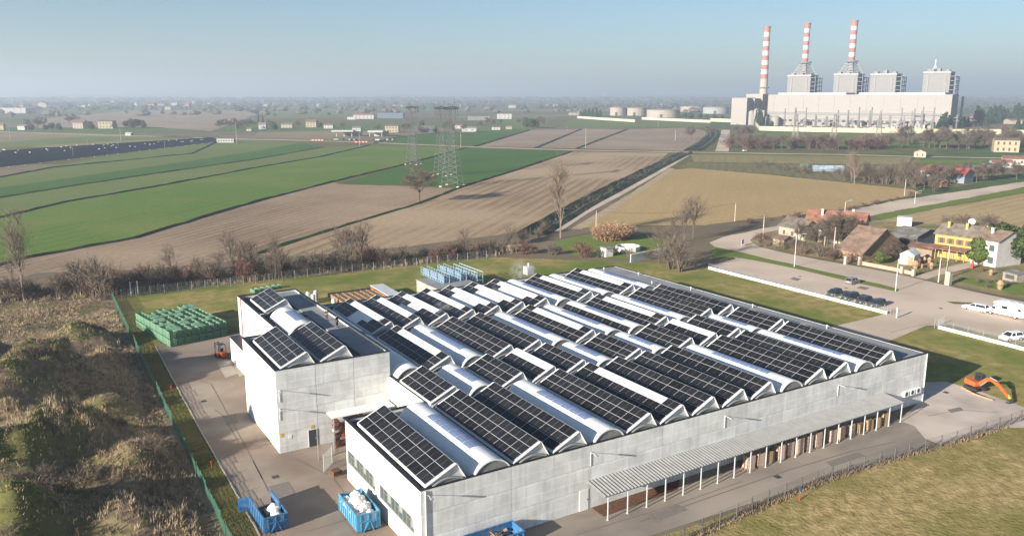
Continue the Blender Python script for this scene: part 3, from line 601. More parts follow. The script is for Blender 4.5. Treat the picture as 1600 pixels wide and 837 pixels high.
ann = thing('annex', 'low white annex beside the back of the tower', 'building'); link('wall', MB().box(26.9, 121, 0, TXR-.02, 131.5, 3.9).mesh('wall', M['white_wall']), ann); link('coping', MB().box(26.85, 120.95, 3.9, TXR-.03, 131.55, 4.05).mesh('coping', M['trim']), ann); link('door', MB().box(26.86, 124, .02, 26.9, 125.1, 2.2).mesh('door', M['alu']), ann)
def bracket(x, y, z, lab, along='x', parent=None):
    t = thing('wall_lamp', lab, 'lamp', (x, y, z), 0, 'lamp brackets on the concrete walls')
    link('conduit', MB().box(-.04, -.06, -1.4, .04, 0, .1).mesh('conduit', M['alu']), t)
    link('arm', MB().bar((0, -.03, .06), (0.0, -.75, .12), .05).mesh('arm', M['alu']), t); link('lamp_head', MB().box(-.14, -1.15, .06, .14, -.70, .17).mesh('lamp_head', M['steel']), t)
for x, z, l in ((28.9, 6.5, 'next to the white corner'), (47.4, 6.2, 'above the white side door'), (66.5, 6.1, 'at the start of the long canopy middle'), (86.5, 6.05, 'near the air conditioners')): bracket(x, Y0, z, 'grey lamp bracket on the concrete hall wall '+l)
bracket(24.0, TY0, 7.9, 'grey lamp bracket on the tower corner, upper'); bracket(23.9, TY0, 5.6, 'grey lamp bracket on the tower corner, lower')
d = link('door', MB().box(-.55, -.05, 0, .55, 0, 2.3).mesh('door', M['sheet']), fac, (46.6, Y0, .04)); link('handle', MB().box(.4, -.1, 1.05, .48, -.05, 1.2).mesh('handle', M['darksteel']), d)
link('rainpipe', MB().tube((X1-.15, Y0-.08, 0.05), (X1-.15, Y0-.08, HB), .07).mesh('rainpipe', M['alu']), fac); link('rainpipe', MB().tube((X0+.5, Y0-.08, 0.05), (X0+.5, Y0-.08, HB-.1), .06).mesh('rainpipe', M['alu']), fac)
for k in range(3):
    t = thing('air_conditioner', 'white outdoor unit on the concrete wall beyond the canopy', 'air conditioner', (100.9+1.35*k, Y0, 1.75), 0, 'air conditioners on the hall wall')
    link('case', MB().box(-.5, -.42, 0, .5, -.06, .78).mesh('case', M['sheet']), t); link('fan_grille', MB().tube((-.12, -.43, .4), (-.12, -.42, .4), .30, n=16).mesh('fan_grille', M['darksteel']), t); link('bracket', MB().box(-.4, -.45, -.06, -.34, 0, 0).box(.34, -.45, -.06, .4, 0, 0).mesh('bracket', M['darksteel']), t)
# ---- long canopy
can = thing('canopy', 'long corrugated grey canopy on thin posts along the hall wall', 'canopy')
CX0, CX1, CYF, CZB, CZF = 46.9, 96.3, 59.25, 3.15, 2.75
for j in range(16):
    xa = CX0+(CX1-CX0)*j/16; xb = CX0+(CX1-CX0)*(j+1)/16; mb = MB(); n = int((xb-xa)/.42)
    for i in range(n):
        u0, u1 = xa+(xb-xa)*i/n, xa+(xb-xa)*(i+1)/n; um = (u0+u1)/2; e = .08
        for p, q, zz0, zz1 in ((u0, um, 0, e), (um, u1, e, 0)):
            mb.poly([(p, CYF-.15, CZF+zz0), (q, CYF-.15, CZF+zz1), (q, Y0-.02, CZB+zz1), (p, Y0-.02, CZB+zz0)]); mb.poly([(p, CYF-.15, CZF+zz0-.015), (p, Y0-.02, CZB+zz0-.015), (q, Y0-.02, CZB+zz1-.015), (q, CYF-.15, CZF+zz1-.015)])
    link('roof_sheet', mb.mesh('roof_sheet', M['canopyroof']), can)
link('beam', MB().bar((CX0, CYF, CZF-.08), (CX1, CYF, CZF-.08), .08, .12).bar((CX0, Y0-.08, CZB-.1), (CX1, Y0-.08, CZB-.1), .08, .1).mesh('beam', M['steel']), can)
pm = MB().box(-.05, -.05, 0, .05, .05, CZF-.14).box(-.12, -.12, 0, .12, .12, .03).mesh('post', M['alu'])
for k in range(20):
    x = 47.5+2.553*k; link('post', pm, can, (x, CYF, .03)); link('rafter', MB().bar((x, CYF, CZF-.06), (x, Y0-.1, CZB-.08), .06, .08).mesh('rafter', M['steel']), can)
# goods under the canopy
def pallet_mesh():
    mb = MB()
    for k in range(5): mb.box(-.6, -.5+k*.22, .11, .6, -.5+k*.22+.12, .14)
    for k in range(3): mb.box(-.6, -.5+k*.44, 0, .6, -.5+k*.44+.12, .11)
    return mb.mesh('pallet', M['wood'])
palm = pallet_mesh()
def goods(x, y, h, wrapm, label, group, rz=0, z=.04, sx=1.05, sy=.95, layers=4):
    t = thing('loaded_pallet', label, 'pallet', (x, y, z), rz, group); link('pallet', palm, t)
    r = random.Random(x*7+y)
    for k in range(layers):
        hh = h/layers; e = r.uniform(-.03, .03); link('carton_layer', MB().box(-sx/2+e, -sy/2, 0, sx/2+e, sy/2, hh-.02).mesh('carton_layer', M[wrapm]), t, (0, 0, .145+k*hh))
    return t
for k, x in enumerate([68.6, 70.2, 71.8, 73.6, 75.2, 76.8, 78.6, 80.2, 83.0, 84.5]):
    goods(x, 60.1-.12*(k % 2), [1.5, 1.5, 1.2, 1.7, 1.7, 1.9, 1.8, 1.9, 1.5, 1.6][k], 'wrap' if k != 2 else 'cardboard', 'stretch wrapped pallet of brown cartons under the canopy', 'wrapped pallets under the canopy', random.uniform(-.1, .1))
for k, (x, h, m) in enumerate([(86.6, 1.4, 'wrap'), (88.3, 1.2, 'cardboard'), (90.2, 1.3, 'cardboard'), (92.0, 1.1, 'wood'), (93.6, 1.5, 'cardboard')]):
    goods(x, 60.05, h, m, 'open pallet of tan cartons at the far end of the canopy', 'tan pallets at the far end of the canopy', random.uniform(-.2, .2), layers=3)
# lean-to between tower and hall with stored crates
lt = thing('lean_to', 'pale sheet lean-to roof between the tower and the hall', 'canopy'); link('roof_sheet', MB().box(29.5, 89.9, 3.95, 37.6, TY0-.04, 4.05).mesh('roof_sheet', M['sheet']), lt)
for x in (29.7, 33.5): link('post', MB().box(x-.05, 89.95, .03, x+.05, 90.05, 3.95).mesh('post', M['steel']), lt)
r = random.Random(3); cm = [MB().box(-.3, -.4, 0, .3, .4, .26).box(-.27, -.36, .26, .27, .36, .31).mesh('stack_crate', M[m]) for m in ('rust', 'redcrate', 'darksteel', 'orange', 'endplate')]
for a in range(6):
    for lv in range(11):
        o = link('storage_crate', cm[r.choice([0, 0, 1, 1, 1, 2, 2, 0, 3, 4, 1])], None, (30.2+.66*a+r.uniform(-.04, .04), 90.7+r.uniform(-.12, .12), .03+lv*.312), (0, 0, r.uniform(-.08, .08))); tag(o, 'mixed brown and orange crate stacked under the lean-to roof', 'crate', 'crates under the lean-to')
# ---------------------------------------------------------------- vegetation kit
def rvec(r): return Vector((r.uniform(-1, 1), r.uniform(-1, 1), r.uniform(-1, 1)))
def strip_(mb, a, b, wd, r):
    d = b-a; q = d.cross(rvec(r))
    if q.length < 1e-5: return
    q.normalize(); q *= wd/2; mb.poly([a-q, a+q, b+q*.3, b-q*.3])
def branch(tr, cr, r, p, d, ln, rad, lev, maxlev, kids, up, tw, jit):
    """grow one limb; limbs of level < 2 go to the trunk mesh, the rest to the crown mesh"""
    n = 4 if lev < 2 else 2; pts = [p]; q = p.copy(); dd = d.copy()
    for i in range(n):
        dd = (dd+rvec(r)*jit+Vector((0, 0, up))).normalized(); q = q+dd*(ln/n); pts.append(q.copy())
    for i in range(n):
        r0, r1 = rad*(1-.75*i/n), rad*(1-.75*(i+1)/n)
        if lev < 2: tr.tube(pts[i], pts[i+1], r0, r1, 6 if lev == 0 else 4, cap=False)
        elif lev == 2: cr.tube(pts[i], pts[i+1], max(r0, tw*.8), max(r1, tw*.5), 3, cap=False)
        else: strip_(cr, pts[i], pts[i+1], tw*(1.2-.5*i/n), r)
    if lev >= maxlev: return
    for k in range(kids[lev]):
        t = r.uniform(.3 if lev else kids_from[0], 1.0); i = min(n-1, int(t*n)); b = pts[i].lerp(pts[i+1], t*n-i)
        ax = dd.cross(rvec(r)).normalized(); ang = r.uniform(.45, .95) if lev else r.uniform(*kids_from[1])
        nd = Matrix.Rotation(ang, 3, ax) @ dd
        branch(tr, cr, r, b, nd, ln*r.uniform(.45, .72)*(1.15-.45*t), rad*.45, lev+1, maxlev, kids, up*.8, tw, jit*1.1)
kids_from = [.35, (.5, 1.0)]
def tree_meshes(seed, H, rad, kids, tw, up=.12, jit=.22, bark='bark', twig='twig', start=.35, ang=(.5, 1.0), smooth=False, stemfrac=.75):
    global kids_from
    kids_from = [start, ang]; r = random.Random(seed); tr, cr = MB(), MB()
    branch(tr, cr, r, Vector((0, 0, -.05)), Vector((0, 0, 1)), H*stemfrac, rad, 0, len(kids), kids, up, tw, jit*.35)
    return tr.mesh('trunk', M[bark]), cr.mesh('crown', M[twig])
def shrub_meshes(seed, H, stems, tw, twig='twig', spread=.5, kids=(5, 4)):
    r = random.Random(seed); tr, cr = MB(), MB(); global kids_from; kids_from = [.2, (.3, .8)]
    for s in range(stems):
        a = r.uniform(0, 2*PI); d = Vector((math.cos(a)*spread*r.random(), math.sin(a)*spread*r.random(), 1)).normalized()
        b = Vector((math.cos(a), math.sin(a), 0))*r.uniform(0, .25*H*spread); b.z = -.05
        branch(tr, cr, r, b, d, H*r.uniform(.6, .95), .05, 1, 1+len(kids), (0,)+tuple(kids), .05, tw, .22)
    return tr.mesh('stems', M[twig]), cr.mesh('twigs', M[twig])
def leafy_meshes(seed, H, W, n, sz, m, z0=.15, blobs=9, shape='round'):
    r = random.Random(seed); tr, cr = MB(), MB(); tr.tube((0, 0, -.05), (0, 0, H*.6), .16, .08, 6)
    B = []
    for k in range(blobs):
        if shape == 'cone': t = k/(blobs-1); B.append((Vector((r.uniform(-.1, .1)*W, r.uniform(-.1, .1)*W, H*(z0+(1-z0)*t*.93))), W*.5*(1.05-t)*r.uniform(.8, 1.15)+.1*W))
        else: a = r.uniform(0, 2*PI); q = r.uniform(0, .32)*W; B.append((Vector((q*math.cos(a), q*math.sin(a), H*r.uniform(z0+.15, .82))), W*r.uniform(.2, .32)))
    for c, _ in B: tr.tube((0, 0, H*.25), tuple(c), .06, .03, 4, cap=False)
    for i in range(n):
        c, q = r.choice(B); v = rvec(r)
        if v.length < .2: continue
        v = v.normalized()*q*(r.uniform(.55, 1.0)**.5); p = c+v
        if p.z < .1: p.z = .1
        nn = (v.normalized()+rvec(r)*.7).normalized(); u = nn.cross(rvec(r)).normalized(); w_ = nn.cross(u); s = sz*r.uniform(.6, 1.3)
        cr.poly([p-u*s, p-w_*s*.6, p+u*s, p+w_*s*.6])
    return tr.mesh('trunk', M['bark']), cr.mesh('crown', M[m])
TREES = {
 'broad': [tree_meshes(11+k, 15, .32, (13, 10, 9, 3), .075, up=.06, start=.3, ang=(.55, 1.1), stemfrac=.62) for k in range(3)],
 'poplar': [tree_meshes(31+k, 16, .28, (22, 8, 6), .05, up=.25, start=.2, ang=(.3, .55), bark='bark2', twig='twigp', stemfrac=.92) for k in range(3)],
 'slim': [tree_meshes(51+k, 9, .14, (14, 6, 5), .04, up=.2, start=.3, ang=(.35, .7), stemfrac=.85) for k in range(3)],
 'shrub': [shrub_meshes(71+k, 3.2, 14, .035) for k in range(3)],
 'redshrub': [shrub_meshes(81+k, 2.6, 16, .04, 'twig2', .7) for k in range(2)],
 'paleshrub': [shrub_meshes(91+k, 4.6, 16, .04, 'twigp', .55) for k in range(2)],
 'round': [leafy_meshes(101+k, 7, 6.5, 2600, .30, 'leaf') for k in range(2)],
 'laurel': [leafy_meshes(111, 6, 5, 1800, .28, 'leaf2')],
 'conifer': [leafy_meshes(121+k, 14, 6.5, 1500, .55, 'conifer', .08, 12, 'cone') for k in range(2)],
 'cypress': [leafy_meshes(131, 12, 3.2, 900, .45, 'conifer', .05, 12, 'cone')],
}
PN = {'shrub': ('stems', 'twigs'), 'redshrub': ('stems', 'twigs'), 'paleshrub': ('stems', 'twigs')}
NAMES = {'broad': 'bare_tree', 'poplar': 'bare_poplar', 'slim': 'bare_sapling', 'shrub': 'bare_shrub', 'redshrub': 'red_shrub', 'paleshrub': 'pale_shrub', 'round': 'evergreen_tree', 'laurel': 'laurel_tree', 'conifer': 'conifer', 'cypress': 'cypress'}
NOMH = {'broad': 15, 'poplar': 17.5, 'slim': 9, 'shrub': 3.3, 'redshrub': 2.7, 'paleshrub': 4.8, 'round': 7, 'laurel': 6, 'conifer': 14, 'cypress': 12}
_tc = [0]
def plant(kind, p, h, label, group=None, wide=1.0, cat=None):
    if group:
        if kind == 'redshrub' and 'redd' not in label: label = label.replace('bare', 'reddish bare', 1).replace(' brown', '', 1) if 'bare' in label else label.replace('brown', 'reddish'); group = 'reddish '+group
        elif kind == 'paleshrub' and 'pale' not in label: label = label.replace('bare', 'pale bare', 1) if 'bare' in label else label.replace('brown', 'pale'); group = 'pale '+group
        elif kind in ('slim', 'broad') and 'bush' in label: label = label.replace('bush', 'sapling'); group = 'saplings, '+group
        elif kind == 'shrub' and 'tree' in label: label = label.replace('tree', 'shrub'); group = 'shrubs, '+group
    _tc[0] += 1; v = TREES[kind][_tc[0] % len(TREES[kind])]; s = h/NOMH[kind]
    t = thing(NAMES[kind], label, cat or ('shrub' if 'shrub' in kind else 'tree'), (p.x, p.y, p.z if p.z > 0 else 0), random.uniform(0, 6.28), group); t.scale = (s*wide, s*wide, s)
    a, b = PN.get(kind, ('trunk', 'crown')); link(a, v[0], t); link(b, v[1], t); return t
# single trees
plant('broad', G(655, 316), 15.8, 'large bare tree alone on the ditch bank in front of the pylons', None, 1.5)
plant('poplar', G(876, 372), 18, 'tall pale bare tree beside the canal behind the hall', None, 1.0)
plant('slim', G(1083, 372), 11, 'bare thin tree in the tan field corner by the road bend', None, 1.3)
plant('slim', G(1068, 378), 8.5, 'shorter bare tree beside the road bend thicket', None, 1.4)
plant('shrub', G(1046, 420), 8.5, 'tall bare thicket between the hall corner and the road bend', None, 1.0)
plant('shrub', G(1060, 424), 6.5, 'dense brown thicket at the end of the white wall', None, 1.2)
plant('slim', G(1030, 412), 8, 'bare sapling behind the concrete yard wall', None, 1.2)
plant('slim', G(1048, 414), 10.5, 'tall bare sapling inside the thicket at the hall corner', None, 1.0)
plant('poplar', G(38, 470), 15, 'slim pale bare tree in the scrub by the ploughed field', None, .8)
plant('poplar', G(1335, 288), 13, 'silvery bare tree in the farm garden hedge', None, 1.3)
# hedge line behind the yard fence
def along(pix, n, jx, jy):
    P = [G(*p) for p in pix]; L = [0]
    for a, b in zip(P, P[1:]): L.append(L[-1]+(b-a).length)
    for k in range(n):
        t = L[-1]*(k+random.random())/n; i = max(j for j in range(len(L)-1) if L[j] <= t); f = (t-L[i])/(L[i+1]-L[i])
        p = P[i].lerp(P[i+1], f); p.x += random.uniform(-jx, jx); p.y += random.uniform(-jy, jy); yield p
HG = [(-20, 470), (90, 462), (190, 455), (300, 443), (400, 434), (500, 421), (600, 414), (700, 402), (780, 394)]
for p in along(HG, 84, 2.5, 3.5): plant(random.choice(['shrub', 'shrub', 'redshrub']), p, random.uniform(2.4, 5.4), 'bare brown shrub in the hedge behind the yard fence', 'hedge shrubs behind the yard fence', random.uniform(.9, 1.4))
for x, y, h in ((130, 462, 8), (150, 466, 9.5), (165, 468, 8.5), (145, 452, 8), (118, 452, 7), (178, 460, 7.5)): plant('paleshrub' if x > 150 else 'shrub', G(x, y), h*.85, 'tall multi-stemmed bare bush at the corner of the green fence', 'tall bushes at the fence corner', 1.0)
for x, y, h in ((365, 438, 9.5), (390, 436, 8), (430, 437, 8.5), (442, 440, 7), (535, 424, 9.5), (550, 423, 9), (565, 420, 9.5), (310, 440, 5), (725, 392, 5), (268, 432, 6), (20, 440, 5), (345, 436, 5.5)): plant('slim', G(x, y), h, 'slender bare tree standing in the hedge behind the fence', 'slender trees in the hedge', random.uniform(1.0, 1.5))
for p in along([(790, 398), (850, 394), (905, 402), (960, 398), (1010, 405)], 13, 1.5, 3): plant(random.choice(['shrub', 'paleshrub', 'redshrub']), p, random.uniform(2.0, 4.5), 'bare bush between the hall and the round concrete basin', 'bushes behind the hall', 1.2)
for p in along([(800, 385), (840, 372), (850, 362)], 8, 2, 2): plant('shrub', p, random.uniform(2.5, 5), 'bare bush at the canal head behind the hall', 'bushes at the canal head', 1.1)
for p in along([(1150, 352), (1200, 344), (1290, 336), (1340, 325), (1430, 306)], 20, 1, 1.5): plant('redshrub', p, random.uniform(1.0, 2.0), 'low reddish shrub on the field edge by the road', 'reddish shrubs along the road', 1.5)
for p in along([(1340, 283), (1370, 286), (1400, 288), (1430, 292), (1450, 298)], 32, 6, 6): plant(random.choice(['broad', 'shrub', 'slim']), p, random.uniform(5, 11), 'bare garden tree beside the red roofed farmhouse', 'garden trees by the red farmhouse', 1.0)
for p in along([(1175, 258), (1215, 262), (1270, 270), (1350, 280)], 24, 10, 6): plant('shrub', p, random.uniform(2, 4.5), 'bare bush in the allotments beyond the tan field', 'bushes in the allotments', 1.3)
for p in along([(1475, 290), (1500, 285), (1530, 282), (1590, 278)], 18, 9, 8): plant('broad', p, random.uniform(7, 12), 'bare tree beside the road past the red farmhouse', 'bare trees beside the road')
for p in along([(1148, 231), (1300, 233), (1405, 231)], 84, 8, 14): plant(random.choice(['shrub', 'slim', 'slim', 'redshrub']), p, random.uniform(5, 11), 'bare bush in the thicket before the power station meadow', 'thicket before the power station', 1.6)
for p in along([(1410, 228), (1470, 231), (1550, 233), (1600, 228)], 46, 14, 20): plant('broad', p, random.uniform(10, 20), 'bare tree in the grove right of the meadow by the power station', 'grove by the power station', 1.0)
for x in (1150, 1158, 1166, 1172): plant('broad', G(x, 214+random.random()*6), 14, 'bare tree beside the track to the power station', 'trees beside the power station track')
for x, y, h in ((1080, 218, 14), (1105, 212, 12), (1110, 215, 13)): plant('broad', G(x, y), h, 'bare tree beside the canal near the far road', 'bare trees beside the far canal', 1.2)
# farm trees
plant('round', G(1583, 412), 11.5, 'big dark evergreen tree beside the white house', None, 1.25)
plant('laurel', G(1528, 414), 7.2, 'bright green laurel in front of the white house', None, 1.1)
plant('laurel', G(1374, 412), 3.6, 'small round green bush beside the barn gate', None, 1.2, 'bush')
plant('broad', G(1308, 390), 10.5, 'brown bare tree in front of the long red roofed house', None, 1.1)
plant('broad', G(1292, 388), 9, 'bare tree before the white farmhouse wall', None, 1.0)
for p in along([(1235, 386), (1270, 395), (1300, 402)], 9, 2, 2): plant('shrub', p, random.uniform(2.5, 4), 'dark bare bush in the hedge before the old farmhouses', 'bushes before the old farmhouses', 1.3)
for p in along([(1392, 396), (1398, 404), (1410, 380), (1425, 385)], 5, 1, 1): plant('shrub', p, random.uniform(2, 3.5), 'grey bare bush beside the small white shed', 'bushes beside the white shed', 1.4)
for p in along([(1480, 352), (1530, 356), (1560, 358)], 6, 2, 2): plant('shrub', p, random.uniform(3, 5), 'bare bush behind the yellow house at the field edge', 'bushes behind the yellow house', 1.6)
for p in along([(1530, 452), (1560, 440), (1590, 450), (1575, 430)], 8, 3, 3): plant('shrub', p, random.uniform(.8, 1.6), 'low brown bush in the rough garden before the white house', 'low bushes in the rough garden', 1.5)
for p in along([(1190, 374), (1205, 388), (1245, 395), (1300, 405), (1335, 410)], 16, 1.5, 1.5): plant(random.choice(['shrub', 'paleshrub', 'redshrub']), p, random.uniform(1.2, 3.2), 'scruffy brown bush along the road before the old farm', 'roadside bushes before the old farm', 1.5)
for x, y, h in ((1300, 389, 11), (1316, 388, 11.5), (1325, 390, 9), (1272, 386, 7), (1250, 382, 7), (1396, 402, 5.5), (1386, 405, 4), (1412, 392, 5)): plant('broad', G(x, y), h, 'bare brown tree standing among the old farm buildings', 'bare trees among the farm buildings', 1.1)
for x, y in ((1436, 413), (1444, 410), (1452, 411), (1440, 419), (1462, 413), (1430, 420), (1455, 420), (1562, 452), (1548, 430), (1535, 424)): c = G(x, y); o = link('garden_planter', MB().lathe([(.3, 0), (.45, .5), (.5, .55)], 8).lathe([(.35, .55), (.55, .9), (.2, 1.4)], 7).mesh('garden_planter', random.choice([M['sheet'], M['cardboard'], M['leaf2'], M['rust']])), None, (c.x, c.y, .05), (0, 0, x), random.uniform(.7, 1.5)); tag(o, 'planter or pot in the farm garden by the driveway', 'planter', 'pots in the farm garden')
c = G(1519, 419); o = link('red_cone', MB().lathe([(.55, 0), (.5, .1), (.12, 1.9), (.05, 2.0)], 10).mesh('red_cone', M['red']), None, (c.x, c.y, .05)); tag(o, 'red closed parasol beside the laurel tree', 'parasol')
# big tan bush (giant reed) behind the hall
rb = thing('reed_clump', 'big tan clump of dry reeds behind the hall', 'plant', G(958, 374)); r = random.Random(5); mb = MB()
for k in range(900):
    a = r.uniform(0, 2*PI); q = math.sqrt(r.random()); b = Vector((math.cos(a)*q*5.5, math.sin(a)*q*3.4, 0)); d = Vector((math.cos(a)*q*.55, math.sin(a)*q*.55, 1)).normalized(); h = r.uniform(3.0, 5.2)*(1.1-.3*q); p = b; 
    for i in range(3):
        n_ = p+d*h/3; strip_(mb, p, n_, .10, r); 
        for j in range(2): strip_(mb, n_, n_+(d*.4+rvec(r)*.9).normalized()*r.uniform(.4, .9)+Vector((0, 0, -.1)), .16, r)
        p = n_; d = (d+Vector((math.cos(a)*.18, math.sin(a)*.18, -.02))+rvec(r)*.08).normalized()
link('stalks', mb.mesh('stalks', M['reed']), rb)
# ---------------------------------------------------------------- scrub mounds left of the green fence
def hnoise(x, y):
    return (math.sin(x*.31+1.3*math.sin(y*.17))*math.cos(y*.27+.9*math.sin(x*.23))+.5*math.sin(x*.83+y*.61)*math.cos(y*.77-x*.4)+.25*math.sin(x*1.9-y*1.3)*math.cos(y*2.1+x*.7))
BUMPS = [(1, 128, 6.2, 6, 7.5), (-8, 121, 5.6, 7, 6), (3.5, 102, 4.6, 7, 4), (-4, 97, 5.0, 6, 5), (8, 95, 2.4, 3.5, 3.5), (-3, 85, 4.6, 4.5, 4.5), (6, 151, 3.4, 5, 5), (-12, 146, 5, 8, 7), (-14, 100, 4, 7, 8), (5.5, 84, 1.6, 3, 5), (8, 116, 1.8, 3, 3), (-2, 112, 1.5, 3, 3), (9, 138, 1.6, 3, 4)]
def mound_h(x, y):
    fx = 13.6+(y-76)*.0095; e = min(1, max(0, (fx-.6-x)/3.5)); e = e*e*(3-2*e); e2 = min(1, max(.12, (172-y)/14))
    h = sum(1.3*a*math.exp(-((x-cx_)/rx)**2-((y-cy_)/ry)**2) for cx_, cy_, a, rx, ry in BUMPS)
    return max(.03, .03+e*e2*(h+.9*hnoise(x, y)*(.35+.12*h)+.3))
mb = MB(); st = .6; xs = np.arange(-45, 13.5, st); ys = np.arange(62, 188, st)
for y in ys:
    for x in xs: mb.v.append((x, y, mound_h(x, y)))
nx = len(xs)
for j in range(len(ys)-1):
    for i in range(nx-1): mb.f.append((j*nx+i, j*nx+i+1, (j+1)*nx+i+1, (j+1)*nx+i)); mb.m.append(0)
struct('scrub_mounds', mb.mesh('scrub_mounds', M['scrubsoil'], smooth=True))
def tufts(name, pts, blades, hh, wd, lean, m, seed, vary=1.0):
    """many grass or brush tufts as one mesh (numpy): blades = blades per tuft"""
    g = np.random.default_rng(seed); n = len(pts); P = np.repeat(np.array(pts, np.float32), blades, 0); k = len(P)
    fld = np.array([.75+.55*hnoise(p[0]*.9+seed, p[1]*.9-seed) for p in pts]).clip(.25, 1.7) if vary else np.ones(n)
    P[:, :2] += g.normal(0, .14, (k, 2)); a = g.uniform(0, 2*PI, k); ln = g.uniform(.1, 1, k)*lean; h = hh*g.uniform(.35, 1.2, k)*np.repeat(g.uniform(.5, 1.4, n)*fld, blades)
    d = np.stack([np.cos(a)*ln*h, np.sin(a)*ln*h, h], 1); b = a+PI/2+g.normal(0, .5, k); w2 = np.stack([np.cos(b)*wd, np.sin(b)*wd, np.zeros(k)], 1)
    mid = P+d*np.array([.35, .35, .6]); V = np.empty((k, 5, 3), np.float32); V[:, 0] = P-w2; V[:, 1] = P+w2; V[:, 2] = mid+w2*.8; V[:, 3] = mid-w2*.8; V[:, 4] = P+d
    me = bpy.data.meshes.new(name); me.vertices.add(k*5); me.vertices.foreach_set('co', V.ravel())
    base = (np.arange(k)*5)[:, None]; loops = np.concatenate([base+np.array([0, 1, 2, 3]), base+np.array([3, 2, 4])], 1).ravel().astype(np.int32)
    me.loops.add(len(loops)); me.loops.foreach_set('vertex_index', loops)
    starts = np.stack([np.arange(k)*7, np.arange(k)*7+4], 1).ravel().astype(np.int32); tot = np.tile([4, 3], k).astype(np.int32)
    me.polygons.add(2*k); me.polygons.foreach_set('loop_start', starts); me.polygons.foreach_set('loop_total', tot)
    me.materials.append(M[m]); me.update(calc_edges=True); me.validate(); return struct(name, me, 'stuff')
def pick(n, fn, x0, x1, y0, y1, seed):
    r = random.Random(seed); o = []
    while len(o) < n:
        x, y = r.uniform(x0, x1), r.uniform(y0, y1)
        if x > 13.4+(y-76)*.0095: continue
        if x < -.09*y-1: continue                    # out of view
        if fn(x, y) > r.random(): o.append((x, y, mound_h(x, y)-.03))
    return o
gn = lambda x, y: hnoise(x*.55+9, y*.55-4)
green_p = lambda x, y: 1.0 if (x-.5)**2/22+(y-127)**2/30 < 1 and x < 3.5 or (x+3)**2+(y-85)**2 < 14 or (mound_h(x, y) > 2.4 and gn(x, y) > .1) else .015
cl = lambda x, y, a, b: hnoise(x*.62+a, y*.62+b)+.5*hnoise(x*1.5-b, y*1.5+a)
tufts('dry_grass', pick(8500, lambda x, y: .95 if cl(x, y, 2, 5) > .1 else .10, -20, 14, 66, 200, 1), 8, .48, .026, .8, 'straw', 1)
tufts('pale_grass', pick(4200, lambda x, y: .95 if cl(x, y, 7, 1) > .35 else .02, -20, 14, 66, 176, 5), 9, .7, .024, .6, 'palestraw', 11)
tufts('brown_brush', pick(6500, lambda x, y: .9 if cl(x, y, 4, 9) > -.05 else .08, -20, 14, 66, 205, 2), 10, .58, .022, .7, 'brush', 2)
tufts('dark_brush', pick(2200, lambda x, y: .9 if cl(x, y, 1, 3) < -.2 else .04, -20, 14, 66, 205, 6), 10, .5, .026, .8, 'darkbrush', 12)
tufts('green_grass', pick(4600, green_p, -20, 12, 66, 170, 3), 10, .2, .035, .9, 'greengrass', 3)
for k in range(26):
    x, y = random.uniform(-14, 12), random.uniform(80, 165)
    plant(random.choice(['shrub', 'shrub', 'paleshrub']), Vector((x, y, mound_h(x, y)-.1)), random.uniform(1.0, 2.3), 'bare bramble bush on the scrub mounds', 'bramble bushes on the scrub mounds', random.uniform(1.2, 2.0))
r = random.Random(12)
tufts('ditch_reeds', [(p.x, p.y, 0) for p in along(HG, 1500, 4, 4)], 8, 1.3, .035, .6, 'straw', 4)
tufts('ditch_brush', [(p.x, p.y, 0) for p in along([(q[0], q[1]-4) for q in HG], 2200, 5, 6)], 9, 1.7, .035, .6, 'brush', 6)
tufts('canal_reeds', [(p.x, p.y, .3) for p in along(CAN, 700, 4.0, 4.0)], 6, .8, .05, .6, 'ditchreed', 5)
def lawn_pts(n, poly, seed):
    r = random.Random(seed); xs_ = [p[0] for p in poly]; ys_ = [p[1] for p in poly]; o = []
    while len(o) < n:
        x, y = r.uniform(min(xs_), max(xs_)), r.uniform(min(ys_), max(ys_)); c = False; j = len(poly)-1
        for i in range(len(poly)):
            if (poly[i][1] > y) != (poly[j][1] > y) and x < (poly[j][0]-poly[i][0])*(y-poly[i][1])/(poly[j][1]-poly[i][1])+poly[i][0]: c = not c
            j = i
        if c: o.append((x, y, .0))
    return o
tufts('lawn_grass', lawn_pts(2600, [(48, 54.2), (64.2, 53.4), (93.3, 52.2), (118, 51.9), (125, 40), (90, 28), (70, 34)], 7), 4, .10, .02, 1.3, 'brush', 7)
tufts('fence_weeds', [(p.x, p.y, 0) for p in along([(1090, 838), (1200, 786), (1300, 746), (1420, 711), (1470, 698), (1560, 669), (1600, 651)], 900, .8, .5)], 7, .4, .03, .8, 'brush', 8)
tufts('strip_grass', lawn_pts(2500, [(13.9, 76), (14.9, 186), (17.3, 150), (16.7, 105), (16.5, 76), (15.9, 60), (13.8, 60)], 9), 6, .2, .03, .9, 'greengrass', 9)
